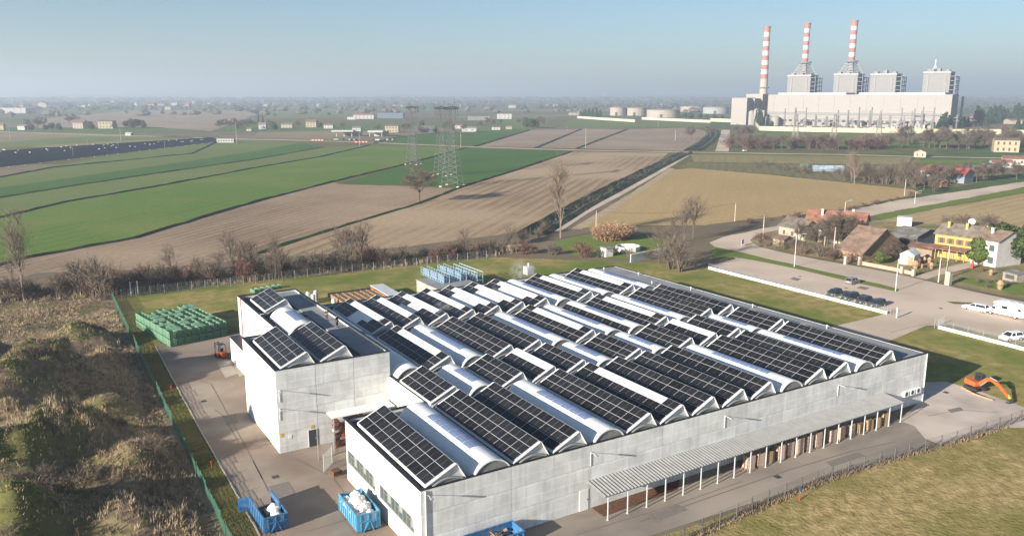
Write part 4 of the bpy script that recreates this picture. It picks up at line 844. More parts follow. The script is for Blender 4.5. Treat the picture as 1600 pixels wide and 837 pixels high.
# ---------------------------------------------------------------- buildings at a distance
WALLC = {}
def wallm(c): 
    c = tuple(v*.68 for v in c); k = 'wall_%d_%d_%d' % tuple(int(v*100) for v in c)
    return mat(k, c, .9, col2=tuple(v*.82 for v in c), nscale=.6, spec=.15)
def roofm(c):
    g_ = sum(c)/3; c = tuple((v*.72+g_*.28)*.72 for v in c)
    k = 'roof_%d_%d_%d' % tuple(int(v*100) for v in c)
    return mat(k, c, .9, col2=tuple(v*.62 for v in c), nscale=.9, spec=.1, col3=tuple(min(1, v*1.2) for v in c), n3=.5)
def house(label, A, B, depth, wh, rh, wc, rc, wins=(), doors=(), name='house', cat='house', group=None, over=.45, ridge='x', chim=(), tiles=False, z=0.0, hip=0.0, sidewins=()):
    """A,B photo pixels of the front wall's ground corners; local x runs A->B, y goes away from the viewer"""
    a = A if isinstance(A, Vector) else G(*A); b = B if isinstance(B, Vector) else G(*B); d = b-a; L = d.length; rz = math.atan2(d.y, d.x)
    t = thing(name, label, cat, (a.x, a.y, z), rz, group); wm, rm = wallm(wc), roofm(rc)
    mb = MB()
    if ridge == 'x': mb.xprism([(0, -.02), (depth, -.02), (depth, wh), (depth/2, wh+rh-.12), (0, wh)], 0, L)
    elif ridge == 'y': mb.yprism([(0, -.02), (0, wh), (L/2, wh+rh-.12), (L, wh), (L, -.02)], 0, depth)
    else: mb.box(0, 0, -.02, L, depth, wh)
    link('wall', mb.mesh('wall', wm), t)
    rf = MB(); o = over; th = .12
    if ridge in 'xy':
        W_, Ln = (depth, L) if ridge == 'x' else (L, depth); s = rh/(W_/2)
        prof = [(-o, wh-o*s), (W_/2, wh+rh), (W_+o, wh-o*s), (W_+o, wh-o*s-th), (W_/2, wh+rh-th), (-o, wh-o*s-th)]
        if ridge == 'x': rf.prism(prof, lambda p: (-o+hip*max(0, (p[1]-wh)/rh), p[0], p[1]), lambda p: (L+o-hip*max(0, (p[1]-wh)/rh), p[0], p[1]))
        else: rf.prism(prof, lambda p: (p[0], -o, p[1]), lambda p: (p[0], depth+o, p[1]))
    elif ridge == 'm':                                # mono pitch rising to the back
        rf.xprism([(-o, wh-.05), (depth+o, wh+rh), (depth+o, wh+rh-.12), (-o, wh-.17)], -o, L+o)
    else: rf.box(-o, -o, wh, L+o, depth+o, wh+.18)
    R = link('roof', rf.mesh('roof', rm), t)
    if tiles and ridge == 'x':                        # rows of clay tiles as real ribs on the slope facing the viewer
        tm = MB(); n = int((L+2*o)/.55)
        for k in range(n):
            x = -o+(k+.5)*(L+2*o)/n
            for s_ in (0, 1):
                e = Vector((x, -o if not s_ else depth+o, wh-o*rh/(depth/2)+.03)); q = Vector((x, depth/2, wh+rh+.03)); tm.bar(e, q, .26, .07)
        link('tile_ribs', tm.mesh('tile_ribs', rm), R)['kind'] = 'stuff'
    for (cx_, cy_, ch) in chim:
        link('chimney', MB().box(cx_-.3, cy_-.3, wh+rh*.3, cx_+.3, cy_+.3, wh+rh+ch).box(-.4+cx_, -.4+cy_, wh+rh+ch, cx_+.4, cy_+.4, wh+rh+ch+.12).mesh('chimney', wm), R)
    for (x, zz, w_, h_) in wins:
        o_ = link('window', MB().box(-w_/2, -.05, 0, w_/2, .02, h_).mesh('window', M['glass']), t, (x*L, 0, zz))
        link('frame', MB().box(-w_/2-.1, -.08, -.1, w_/2+.1, 0, 0).box(-w_/2-.1, -.07, h_, w_/2+.1, 0, h_+.1).mesh('frame', wm), o_)
    for (y, zz, w_, h_) in sidewins: link('window', MB().box(-.05, -w_/2, 0, .02, w_/2, h_).mesh('window', M['glass']), t, (0, y*depth, zz))
    for (x, w_, h_) in doors: link('door', MB().box(-w_/2, -.06, 0, w_/2, .02, h_).mesh('door', M['wood']), t, (x*L, 0, .02))
    return t, L
def simple(label, px, py, wpx, hpx, wc, rc, n=3, depth=.8, name='house', cat='house', ridge='x', group=None, rot=0, rp=.3):
    """a far house given by its base centre, width and height in photo pixels"""
    c = G(px, py); s = scale_at(c); L = wpx*s*.95; H = hpx*s; v = Vector((R_[0], R_[1], 0)); v = Matrix.Rotation(rot, 3, 'Z') @ v
    a, b = c-v*L/2, c+v*L/2; wh = H*(1-rp) if ridge in 'xy' else H
    fl = 2 if wh > 4.6 else 1; W_ = [( (k+.7)/(n+.4), wh*(.12+.5*f) if fl == 2 else wh*.3, min(1.3, L*.09), wh*.24 if fl == 2 else wh*.4) for k in range(n) for f in range(fl)]
    return house(label, a, b, max(4, L*depth), wh, H*rp, wc, rc, W_, name=name, cat=cat, ridge=ridge, group=group, over=.3)
CR, WH, PK, YE, OR = (.58, .50, .40), (.66, .64, .61), (.54, .42, .36), (.58, .49, .33), (.55, .38, .28)
RT, RB, RG, RD = (.36, .15, .09), (.26, .17, .12), (.28, .26, .24), (.09, .10, .12)
V = 'far village houses on the left'
simple('long white low warehouse at the edge of the far village', 12, 177, 60, 8, WH, (.55, .58, .60), 5, .5, 'warehouse', 'building', 'f')
simple('narrow orange house end beside the long white warehouse', 34, 171, 6, 9, OR, RT, 1)
simple('big barn with dark round roof in the far village', 88, 169, 30, 8, RD, RD, 0, 1.0, 'barn', 'barn', 'x', None, 0, .5)
simple('pale barn end joined to the dark roofed barn', 66, 168, 14, 8, CR, RB, 1, .8, 'barn', 'barn', 'y')
for x, y, w_, h, c, rc in ((45, 164, 9, 5, WH, RB), (60, 160, 8, 6, WH, RB), (84, 158, 8, 4, WH, RT), (130, 169, 9, 5, WH, RG), (142, 168, 10, 6, WH, RB), (104, 163, 8, 4, CR, RB), (167, 167, 8, 5, WH, RG), (175, 163, 10, 6, CR, RB), (193, 165, 10, 5, WH, RB), (205, 164, 8, 5, CR, RT), (212, 166, 4, 6, WH, RG), (302, 163, 7, 6, WH, RB), (310, 164, 6, 5, CR, RB), (325, 165, 9, 5, WH, RT), (347, 165, 7, 6, WH, RB), (358, 166, 6, 5, CR, RB), (334, 166, 5, 4, WH, RG)):
    simple('small pale house in the far village by the horizon', x, y, w_, h, c, rc, 2, .8, group=V, rot=random.uniform(-.6, .2))
simple('orange and cream farmhouse in the far village', 233, 171, 17, 11, PK, RB, 3); simple('grey roofed house beside the orange farmhouse', 251, 168, 13, 7, (.4, .37, .33), RB, 2); simple('low cream house before the grey roofed house', 262, 172, 10, 6, CR, RG, 2); simple('white house with red roof further along the village', 272, 165, 9, 6, WH, RT, 2); simple('tall orange narrow house in the far village', 292, 171, 7, 11, OR, RT, 2); 
simple('white bungalow among trees left of the pink house', 33, 203, 15, 8, WH, RG, 3, rot=-.3); simple('narrow yellow house at the left tree group', 2, 203, 8, 11, YE, RB, 1)
simple('pink house with brown roof and three windows', 122, 201, 20, 13, PK, RB, 3, rot=-.25); simple('big cream house with two rows of windows', 165, 201, 24, 13, YE, RB, 4, .6, rp=.15)
simple('small white shed beside the country road', 200, 212, 9, 5, WH, WH, 0, 1, 'shed', 'shed'); simple('low white sheds at the end of the solar farm', 352, 223, 28, 6, WH, RG, 6, .3, 'shed', 'shed', 'f'); simple('small cream hut beside the tree rows', 389, 205, 8, 5, CR, RG, 1, 1, 'hut', 'hut')
simple('white house with grey roof left of the barns', 410, 202, 12, 10, WH, RG, 2); simple('long tan barn among bushes', 448, 200, 18, 8, CR, RB, 3, .5, 'barn', 'barn'); simple('tall cream house beside the tan barn', 486, 199, 17, 12, YE, RB, 3); simple('white house in front of the tall cream house', 513, 201, 15, 8, WH, RB, 3); simple('small white house with flat front beyond the filling station', 557, 205, 14, 7, WH, RG, 3)
simple('cream two storey house behind the filling station', 612, 207, 22, 12, YE, RB, 4, .6, rp=.18); simple('long blue and grey warehouse in the middle distance', 610, 185, 42, 8, (.22, .28, .36), RG, 9, .5, 'warehouse', 'building', 'f'); simple('low shed with reddish roof beside the blue warehouse', 568, 186, 34, 9, WH, RT, 5, .5, 'shed', 'shed'); simple('white shed in front of the reddish roofed shed', 549, 187, 14, 4, WH, WH, 0, .5, 'shed', 'shed', 'f')
simple('dark grey warehouse behind the first pylon', 664, 207, 34, 10, (.16, .17, .19), RG, 4, .5, 'warehouse', 'building', 'f'); simple('white house with red roof behind the pylons', 716, 201, 14, 7, WH, RT, 2); simple('pale long shed right of the pylons', 733, 206, 24, 8, WH, RG, 2, .4, 'shed', 'shed'); simple('grey factory shed beyond the pylons', 748, 188, 36, 6, (.35, .33, .32), RG, 6, .5, 'warehouse', 'building', 'f'); simple('white works building right of the grey shed', 788, 186, 24, 8, WH, RB, 3, .6, 'warehouse', 'building', 'f'); simple('low white house by the dark round trees', 775, 203, 14, 6, WH, RB, 2); simple('cream low house right of the low white house', 795, 202, 10, 6, CR, RB, 2)
for x, y, w_, h, c in ((416, 166, 8, 4, WH), (431, 166, 13, 4, WH), (449, 167, 7, 3, WH), (572, 165, 8, 3, WH), (527, 166, 6, 4, WH), (613, 167, 9, 4, WH), (626, 167, 6, 4, CR), (669, 167, 5, 4, WH), (714, 167, 13, 4, PK), (862, 167, 20, 5, PK), (800, 169, 12, 6, WH), (1035, 160, 9, 3, WH), (1040, 165, 14, 3, PK)): simple('tiny pale building on the hazy horizon', x, y, w_, h, c, RB, 2, .6, group='tiny buildings on the horizon')
simple('yellow house alone on the hazy plain', 498, 167, 7, 6, YE, RB, 1); simple('white tower blocks on the far skyline', 716, 153, 5, 6, WH, WH, 2, .6, 'tower_block', 'building', 'f'); simple('pale tower block beside the white one on the skyline', 744, 153, 12, 4, WH, WH, 3, .6, 'tower_block', 'building', 'f')
simple('long cream shed left of the storage tanks', 897, 180, 17, 5, CR, RG, 2, .5, 'shed', 'shed')
mb = MB(); mb.lathe([(5, 0), (4.2, 30), (6, 40), (3, 62)], 10); c = G(943, 157); o = link('water_tower', mb.mesh('water_tower', wallm(WH)), None, (c.x, c.y, 0)); tag(o, 'slender white water tower on the far horizon', 'tower')
# filling station
fs = thing('filling_station', 'white filling station with flat canopies beside the country road', 'building', (0, 0, 0)); c0 = G(518, 214); v = Vector((R_[0], R_[1], 0)).normalized(); u = Vector((-v.y, v.x, 0))
def orient(mb, c, me_name, m, parent): return link(me_name, mb.mesh(me_name, m), parent, (c.x, c.y, 0), (0, 0, math.atan2(v.y, v.x)))
s = scale_at(c0); orient(MB().box(0, 0, 5.2, 34*s, 14, 6.6), c0, 'canopy', wallm(WH), fs); orient(MB().box(6*s, 4, 0, 7*s, 5, 5.2).box(18*s, 4, 0, 19*s, 5, 5.2).box(30*s, 4, 0, 31*s, 5, 5.2), c0, 'column', wallm(WH), fs); orient(MB().box(14*s, 15, 0, 42*s, 24, 5), c0, 'shop', wallm((.5, .53, .55)), fs); orient(MB().box(56*s, 2, 4.5, 80*s, 14, 6.3).box(58*s, 4, 0, 59*s, 5, 4.5).box(77*s, 4, 0, 78*s, 5, 4.5), c0, 'canopy', wallm(WH), fs); orient(MB().box(63*s, 15, 0, 84*s, 26, 6), c0, 'shop', wallm(WH), fs)
for x, y, n in ((485, 220, 20), (552, 223, 22)):
    a = G(x, y); b = thing('barrier', 'red and white plastic barrier beside the %s' % ('filling station canopy' if x < 500 else 'filling station exit'), 'barrier', (a.x, a.y, 0), math.atan2(v.y, v.x)); k = scale_at(a)*n/8
    for i in range(8): link('segment', MB().box(i*k, 0, .02, (i+.96)*k, .6, 1.3).mesh('segment', M['red'] if i % 2 == 0 else wallm(WH)), b)
for x in (525, 536, 548, 556, 590, 606, 614, 598): c = G(x, 219+random.random()); o = link('parked_car', MB().xprism([(-.9, .3), (.9, .3), (.9, .9), (.6, 1.5), (-.6, 1.5), (-.9, .9)], -2.1, 2.1).mesh('parked_car', wallm(random.choice([WH, (.1, .1, .12), (.4, .42, .44)]))), None, (c.x, c.y, .03), (0, 0, random.uniform(0, 3))); tag(o, 'tiny parked vehicle at the distant filling station', 'car', 'vehicles at the filling station')
# ---- solar farm in the fields
for k in range(12):
    f = k/11; pa = G(-60+0*f, 262-f*22+8); a = G(-40, 268-24*f); b = G(345-60*f*.2, 222-3*f); d = b-a; L = d.length; rz = math.atan2(d.y, d.x)
    t = thing('solar_table', 'long dark row of ground solar panels in the distant solar farm', 'solar array', (a.x, a.y, 0), rz, 'rows of the distant solar farm')
    link('panel_row', MB().xprism([(-1.7, .9), (1.7, 2.6), (1.7, 2.68), (-1.7, .98)], 0, L).mesh('panel_row', M['cells']), t)
    pp = MB()
    for i in range(int(L/14)): pp.box(i*14, .8, 0, i*14+.15, .95, 2.1)
    link('posts', pp.mesh('posts', M['alu']), t)
for x, y in ((115, 248), (258, 236), (185, 232), (137, 233)): c = G(x, y); o = thing('camera_mast', 'thin white mast among the solar farm rows', 'mast', c, 0, 'masts in the solar farm'); link('pole', MB().tube((0, 0, 0), (0, 0, 7), .09, .06, 6).mesh('pole', wallm(WH)), o); link('head', MB().box(-.3, -.2, 6.8, .3, .2, 7.1).mesh('head', wallm(WH)), o)
r = random.Random(17)
for k in range(40):
    f = r.random(); g_ = r.random(); c = G(-20+350*f, 262-40*f-g_*(20*(1-f)+2)); o = link('inverter_cabinet', MB().box(-.6, -.3, 1.6, .6, .3, 2.9).box(-.1, -.1, 0, .1, .1, 1.6).mesh('inverter_cabinet', wallm((.5, .52, .55))), None, (c.x, c.y, 0), (0, 0, -.6)); tag(o, 'small white cabinet among the dark solar farm rows', 'cabinet', 'cabinets in the solar farm')
# ---- lattice pylons
def lattice(mb, a, b, w0, w1, n, t):
    """square lattice leg section from a to b (vertical), widths w0,w1"""
    for i in range(n):
        z0, z1 = a.z+(b.z-a.z)*i/n, a.z+(b.z-a.z)*(i+1)/n; s0, s1 = w0+(w1-w0)*i/n, w0+(w1-w0)*(i+1)/n
        c0_, c1_ = a.lerp(b, i/n), a.lerp(b, (i+1)/n); P0 = [Vector((c0_.x+sx*s0/2, c0_.y+sy*s0/2, z0)) for sx, sy in ((-1, -1), (1, -1), (1, 1), (-1, 1))]; P1 = [Vector((c1_.x+sx*s1/2, c1_.y+sy*s1/2, z1)) for sx, sy in ((-1, -1), (1, -1), (1, 1), (-1, 1))]
        for k in range(4):
            j = (k+1) % 4; mb.bar(P0[k], P1[k], t*1.4); mb.bar(P0[k], P1[j], t*.8); mb.bar(P0[j], P1[k], t*.8); mb.bar(P1[k], P1[j], t*.8)
def pylon(px, py, top, rz, label, wide=1.0):
    c = G(px, py); H = RZ(px, top, math.hypot(c.x, c.y)).z; t = thing('lattice_pylon', label, 'pylon', c, rz, 'lattice pylons in the green field'); k = H/42
    b = MB(); lattice(b, Vector((0, 0, 0)), Vector((0, 0, 22*k)), 7.5*wide, 3.4, 9, .10); lattice(b, Vector((0, 0, 22*k)), Vector((0, 0, 27*k)), 3.4, 2.6, 2, .08); link('tower_body', b.mesh('tower_body', M['pylon']), t)
    h = MB()
    for s_ in (-1, 1):
        lattice(h, Vector((s_*1.0, 0, 27*k)), Vector((s_*4.2, 0, 37*k)), 1.6, 1.2, 5, .07); h.bar((s_*4.2, 0, 37*k), (s_*4.6, 0, 42*k), .16); h.bar((s_*3.6, 0, 37*k), (s_*4.6, 0, 42*k), .12)
    lattice_h = [(x, z) for x in np.linspace(-9, 9, 13) for z in (0,)]
    for i in range(12):
        x0, x1 = -9+1.5*i, -9+1.5*(i+1); z = lambda x: 38.2*k-abs(x)*.06
        for yy in (-.6, .6): h.bar((x0, yy, 37*k), (x1, yy, 37*k), .14); h.bar((x0, yy, z(x0)), (x1, yy, z(x1)), .12); h.bar((x0, yy, 37*k), (x1, yy, z(x1)), .10); h.bar((x0, yy, z(x0)), (x1, yy, 37*k), .10)
    link('head', h.mesh('head', M['pylon']), t)
    for x in (-8.6, 0, 8.6): link('insulator', MB().tube((0, 0, 0), (0, 0, -3.2), .16, .16, 6).mesh('insulator', M['glass']), t, (x, 0, 37*k))
    link('footings', MB().box(-4.3*wide, -4.3*wide, -.02, -3.2*wide, -3.2*wide, .5).box(3.2*wide, -4.3*wide, -.02, 4.3*wide, -3.2*wide, .5).box(3.2*wide, 3.2*wide, -.02, 4.3*wide, 4.3*wide, .5).box(-4.3*wide, 3.2*wide, -.02, -3.2*wide, 4.3*wide, .5).mesh('footings', M['concrete_pad']), t)
pylon(646, 257, 157, .75, 'lattice pylon behind the large bare tree'); pylon(691, 274, 156, .75, 'lattice pylon hidden partly behind the nearer pylon'); pylon(707, 291, 154, .75, 'lattice pylon standing on the ditch of the green field', 1.15)
# ---- power station
MW = wallm((.516, .469, .431)); MWg = wallm((.378, .353, .339)); MB_ = wallm((.292, .327, .387))
tH = math.radians(-67); dH = Vector((math.cos(tH), math.sin(tH), 0)); nH = Vector((-dH.y, dH.x, 0))   # along the hall, and into it
PL = RZ(1198, 190, 1275); PL.z = 0
b1 = RZ(1484, 190, 1); br = Vector((b1.x, b1.y, 0)).normalized()
den = br.x*dH.y-br.y*dH.x; rr_ = (PL.x*dH.y-PL.y*dH.x)/den; PRt = br*rr_; LH = (PRt-PL).length
HZ = RZ(1340, 148, math.hypot(*((PL+PRt)/2)[:2])).z
ps = thing('power_station', 'huge cream power station hall with long flat front', 'power station', PL, tH)
link('turbine_hall', MB().box(0, 0, 0, LH, 55, HZ).mesh('turbine_hall', MW), ps)
link('roof_parapet', MB().box(14, 1, HZ, LH*.45, 54, HZ+2.6).mesh('roof_parapet', wallm((.78, .76, .73))), ps); link('roof_parapet', MB().box(LH*.52, 1, HZ, LH-9, 54, HZ+2.6).mesh('roof_parapet', wallm((.78, .76, .73))), ps)
link('lower_gallery', MB().box(8, -14, 0, LH-10, -.02, 16).mesh('lower_gallery', MW), ps); link('gallery_roof', MB().box(4, -15, 16, LH-8, -.02, 18.5).mesh('gallery_roof', wallm((.40, .39, .38))), ps)
for k in range(26): link('window', MB().box(0, -14.3, 6, 5, -14.02, 9).mesh('window', M['glass']), ps, (12+k*(LH-30)/26, 0, 0))
def at_back(px, off):                                # position along the hall seen at photo x, standing off metres behind the front
    bb = RZ(px, 148, 1); d = Vector((bb.x, bb.y, 0)); O = PL+nH*off; q = d.x*dH.y-d.y*dH.x; r0 = (O.x*dH.y-O.y*dH.x)/q; p = d*r0; return (p-O).dot(dH), r0*d.length
for xa, xb, top, lab in ((1229, 1265, 118, 0), (1301, 1338, 116, 1), (1358, 1398, 116, 2), (1440, 1482, 113, 3)):
    s0, r0 = at_back(xa, 62); s1, r1 = at_back(xb, 62); zt = RZ((xa+xb)/2, top+1.5, (r0+r1)/2).z
    o = link('boiler_house', MB().box(s0, 62, 0, s1, 100, zt).mesh('boiler_house', MWg), ps); w_ = s1-s0
    link('roof_band', MB().box(s0-.6, 61, zt, s1+.6, 101, zt+2.2).mesh('roof_band', wallm((.55, .56, .56))), o)
    for f in (.14, .80): link('stair_strip', MB().box(s0+w_*f, 61.2, HZ, s0+w_*f+2.4, 61.98, zt-3).mesh('stair_strip', wallm((.40, .40, .40))), o)
    sf = MB()
    for z in np.arange(HZ, zt, 6): sf.box(s1+.02, 63, z, s1+7, 99, z+.8)
    for y in (63, 75, 87, 98): sf.box(s1+6, y, HZ-10, s1+6.8, y+1, zt)
    link('open_steelwork', sf.mesh('open_steelwork', MB_), o)
    for k in range(3): link('roof_box', MB().box(s0+w_*(.1+.32*k), 66+6*k, zt+2.2, s0+w_*(.1+.32*k)+5, 76+6*k, zt+5+2*(k % 2)).mesh('roof_box', MWg), o)
for (xa, xb, ya, yb, off, dep) in ((1144, 1168, 153, 190, -25, 35), (1166, 1192, 147, 175, 20, 30), (1168, 1180, 154, 185, -5, 25), (1148, 1196, 172, 190, 4, 30)):
    s0, r0 = at_back(xa, off); s1, r1 = at_back(xb, off); link('auxiliary_block', MB().box(s0, off, 0, s1, off+dep, RZ(xa, ya, r0).z).mesh('auxiliary_block', MW), ps)
for k, (x, h, rd) in enumerate(((1186, 22, 6), (1181, 15, 5), (1176, 19, 4), (1205, 12, 6), (1214, 12, 6))):
    s0, r0 = at_back(x, -30); link('silo', MB().lathe([(rd, 0), (rd, h), (rd*.4, h+2)], 14, (s0, -30)).mesh('silo', MWg if k % 2 else MW), ps)
for k in range(7): s0 = 18+k*LH/7.4; link('duct', MB().bar((s0, -16, 3), (s0+10, -24, 11), 1.6).bar((s0+10, -24, 11), (s0+10, -24, 0), 1.6).mesh('duct', MWg), ps)
for k in range(11): s0 = 8+k*LH/11.3; link('facade_rib', MB().box(s0, -.35, 19, s0+.8, -.02, HZ-.5).mesh('facade_rib', wallm((.52, .48, .44))), ps)
STR = wallm((.54, .24, .21)); SWH = wallm((.74, .72, .70))
def stack(px, base_py, top_py, off, w_top, w_bot, z_str, label, frame):
    s_, r_ = at_back(px, off); p = PL+nH*off+dH*s_; zt = RZ(px+ (6 if frame else 8), top_py, r_).z; t = thing('chimney', label, 'chimney', (p.x, p.y, 0), 0, 'power station chimneys')
    zs = zt*z_str; n = 11 if not frame else 9; rad = lambda z: w_bot+(w_top-w_bot)*z/zt
    if not frame:
        link('shaft', MB().lathe([(rad(0), 0), (rad(zs), zs)], 20).mesh('shaft', wallm((.60, .52, .44)), smooth=False), t); link('gallery', MB().lathe([(rad(zs*.75)+.1, zs*.80-.1), (rad(zs*.75)+2.6, zs*.80), (rad(zs*.75)+2.6, zs*.80+1.4), (rad(zs*.75), zs*.80+1.5)], 16).mesh('gallery', MB_), t)
    else:
        link('flue', MB().lathe([(w_bot*.8, 70), (w_bot*.8, zs)], 14).mesh('flue', wallm((.45, .40, .38))), t)
        L_ = MB(); k0 = Vector((0, 0, 72)); lattice(L_, k0, Vector((0, 0, zs)), 25, 8.5, 5, .45); link('support_frame', L_.mesh('support_frame', wallm((.52, .50, .50))), t)
        link('gallery', MB().lathe([(5, zs-1.5), (9.5, zs-1), (9.5, zs+.8), (5, zs+1)], 12).mesh('gallery', MB_), t); link('pedestal', MB().box(-9, -9, 0, 9, 9, 70).mesh('pedestal', MWg), t)
    for k in range(n):
        za, zb = zs+(zt-zs)*k/n, zs+(zt-zs)*(k+1)/n; e = .35 if k == n-1 else 0
        link('band', MB().lathe([(rad(za)+e, za), (rad(zb)+e, zb-.01)], 20).mesh('band', STR if (n-1-k) % 2 == 0 else SWH, smooth=False), t)
    link('rim', MB().lathe([(w_top+.3, zt-.02), (w_top+.9, zt), (w_top+.9, zt+1.5), (w_top, zt+1.6)], 20).mesh('rim', STR), t)
stack(1192.5, 150, 43, 45, 4.3, 6.6, .47, 'tall free standing striped chimney with concrete shaft', False)
stack(1254, 115, 38, 80, 4.2, 4.4, .62, 'striped chimney on a steel frame next to the concrete shaft chimney', True)
stack(1326, 115, 34, 80, 4.5, 4.7, .62, 'striped chimney on a steel frame in the middle of the power station', True)
s_, r_ = at_back(1457, 75); p = PL+nH*75+dH*s_; mst = thing('roof_mast', 'white mast on the last boiler house roof', 'mast', (p.x, p.y, RZ(1457, 113, r_).z)); link('mast', MB().lathe([(2.6, 0), (2.2, 8), (1.0, 9), (.7, 16), (.2, 18)], 8).mesh('mast', SWH), mst); link('base_box', MB().box(-9, -4, 0, 6, 4, 4.5).mesh('base_box', MWg), mst)
p = G(1500, 196); o = link('small_chimney', MB().lathe([(2.0, 0), (1.6, 40), (1.3, 41)], 12).mesh('small_chimney', SWH), None, (p.x, p.y, 0)); tag(o, 'slim white chimney right of the power station hall', 'chimney')
# substation gantries and compound wall
def seg_wall(name, pix, h, th, m, label, cat='wall', step=None, z=0):
    P = [G(*p) for p in pix]; t = thing(name, label, cat, (0, 0, 0))
    for a, b in zip(P, P[1:]):
        L = (b-a).length; n = max(1, round(L/(step or L)))
        for k in range(n):
            q = a.lerp(b, (k+.5)/n); link('wall_section', MB().box(-L/n/2+.01, -th/2, z, L/n/2-.01, th/2, h).box(-L/n/2+.01, -th/2-.08, h, L/n/2-.01, th/2+.08, h+h*.05).mesh('wall_section', m), t, (q.x, q.y, 0), (0, 0, math.atan2(b.y-a.y, b.x-a.x)))
    return t
seg_wall('compound_wall', [(1110, 190), (1165, 192), (1178, 193), (1187, 204), (1260, 206), (1380, 208), (1478, 209), (1560, 210), (1700, 213)], 5.0, .6, wallm((.80, .70, .50)), 'long cream wall round the power station', 'wall', 30)
seg_wall('compound_wall', [(902, 185), (992, 191)], 4.0, .6, wallm((.80, .72, .55)), 'cream wall before the storage tanks, shorter piece', 'wall', 30); seg_wall('compound_wall', [(1003, 187), (1110, 192)], 4.0, .6, wallm((.80, .72, .55)), 'cream wall before the storage tanks, longer piece', 'wall', 30)
r = random.Random(21)
for k in range(16):
    x = 1225+k*16.5; c = G(x, 203+r.uniform(-3, 2)); h = r.uniform(16, 30); g = thing('substation_gantry', 'thin steel gantry in the switchyard before the power station', 'gantry', (c.x, c.y, 0), tH+r.uniform(-.1, .1), 'switchyard gantries'); b = MB(); W_ = r.uniform(10, 16)
    lattice(b, Vector((0, 0, 0)), Vector((0, 0, h)), 1.6, .8, 6, .28); link('mast', b.mesh('mast', wallm((.36, .34, .34))), g); link('mast', b.mesh('mast', wallm((.36, .34, .34))), g, (W_, 0, 0)); bb = MB().bar((0, 0, h*.8), (W_, 0, h*.8), .7, .9); bb.bar((-3, 0, h*.55), (W_+3, 0, h*.55), .4, .5); link('crossbeam', bb.mesh('crossbeam', wallm((.36, .34, .34))), g)
for k in range(44):
    x = 1222+k*6.1+r.uniform(-2, 2); c = G(x, 203+r.uniform(-4, 2)); h = r.uniform(3, 8); m = r.choice([wallm((.55, .5, .46)), wallm((.32, .31, .30)), wallm((.20, .19, .19)), wallm((.70, .66, .62))])
    tt = thing('transformer', 'grey transformer or switch bay in the power station yard', 'transformer', (c.x, c.y, 0), tH, 'transformers in the switchyard'); w_ = r.uniform(1.5, 4); link('tank', MB().box(-w_, -2, 0, w_, 2, h*.6).mesh('tank', m), tt); q = MB()
    for i in (-1, 0, 1): q.tube((i*w_*.6, 0, h*.6), (i*w_*.7, 0, h), .28, .18, 5)
    link('bushings', q.mesh('bushings', m), tt)
for x, y in ((1242, 218), (1302, 218), (1372, 216)):
    c = G(x, y+6); H = 26; t = thing('lattice_pylon', 'rust coloured lattice pylon in the meadow before the power station', 'pylon', (c.x, c.y, 0), tH, 'meadow pylons'); b = MB(); lattice(b, Vector((0, 0, 0)), Vector((0, 0, H)), 6, 1.2, 7, .22); link('tower_body', b.mesh('tower_body', wallm((.40, .36, .33))), t); b = MB()
    for z in (H*.7, H*.85, H): b.bar((-5, 0, z), (5, 0, z), .35)
    link('arms', b.mesh('arms', wallm((.40, .36, .33))), t)
# storage tanks
for xa, xb, top, base, lab in ((953, 977, 167, 181, 'first'), (977, 1010, 168, 181, 'second'), (1010, 1062, 171, 184, 'widest'), (1063, 1100, 166, 175, 'hazy'), (1098, 1138, 167, 178, 'grey')):
    c = G((xa+xb)/2, base); s = scale_at(c); R = (xb-xa)*s/2; c = c+Vector((c.x, c.y, 0)).normalized()*R; h = (base-top)*s
    t = thing('storage_tank', {'first': 'small cream storage tank beside the conifers', 'second': 'cream storage tank with a dark doorway', 'widest': 'widest brownish storage tank in front of the others', 'hazy': 'pale storage tank behind the widest one', 'grey': 'grey storage tank next to the power station'}[lab], 'tank', (c.x, c.y, 0), 0, 'oil storage tanks')
    link('shell', MB().lathe([(R, 0), (R, h*.86)], 36).mesh('shell', wallm(CR if lab != 'grey' else (.5, .5, .5))), t); link('rim', MB().lathe([(R+.6, h*.86), (R+.6, h*.90), (R, h*.91), (R*.5, h), (.5, h*1.02)], 36).mesh('rim', wallm((.50, .40, .34))), t)
    if lab != 'hazy': link('doorway', MB().box(-2.5, -R-.3, 0, 2.5, -R+1, h*.4).mesh('doorway', M['darksteel']), t, rot=(0, 0, AZI-PI/2-.3))
# chapel, farms between road and power station
simple('small cream chapel with rounded gable beside the country road', 1437, 246, 18, 12, CR, RT, 2, 1.2, 'chapel', 'building', 'y', None, -.5)
simple('yellow house in the grove near the power station wall', 1572, 238, 36, 22, YE, RB, 4, .8, rot=-.4, rp=.15)
simple('low brown house among conifers beyond the grove', 1535, 189, 26, 8, PK, RT, 3, .6); simple('red roofed low house at the right conifers', 1592, 194, 30, 8, CR, RT, 3, .6)
for x in (1505, 1530, 1550, 1570): simple('low pale service building inside the cream wall', x, 208, 17, 6, CR, RG, 3, .6, 'service_building', 'building', 'f', 'service buildings inside the cream wall')
simple('cream house beside the road at the right village', 1566, 262, 30, 12, WH, RT, 3, .7, rot=-.3); simple('red roofed house by the right village road', 1585, 258, 34, 14, (.6, .55, .5), RT, 3, .7, rot=-.4); simple('low grey roofed cottage beyond the red farmhouse', 1528, 268, 24, 9, WH, RG, 3, .7, rot=-.3); simple('dark shed next to the grey roofed cottage', 1549, 262, 18, 7, (.22, .22, .23), RD, 0, .7, 'shed', 'shed')
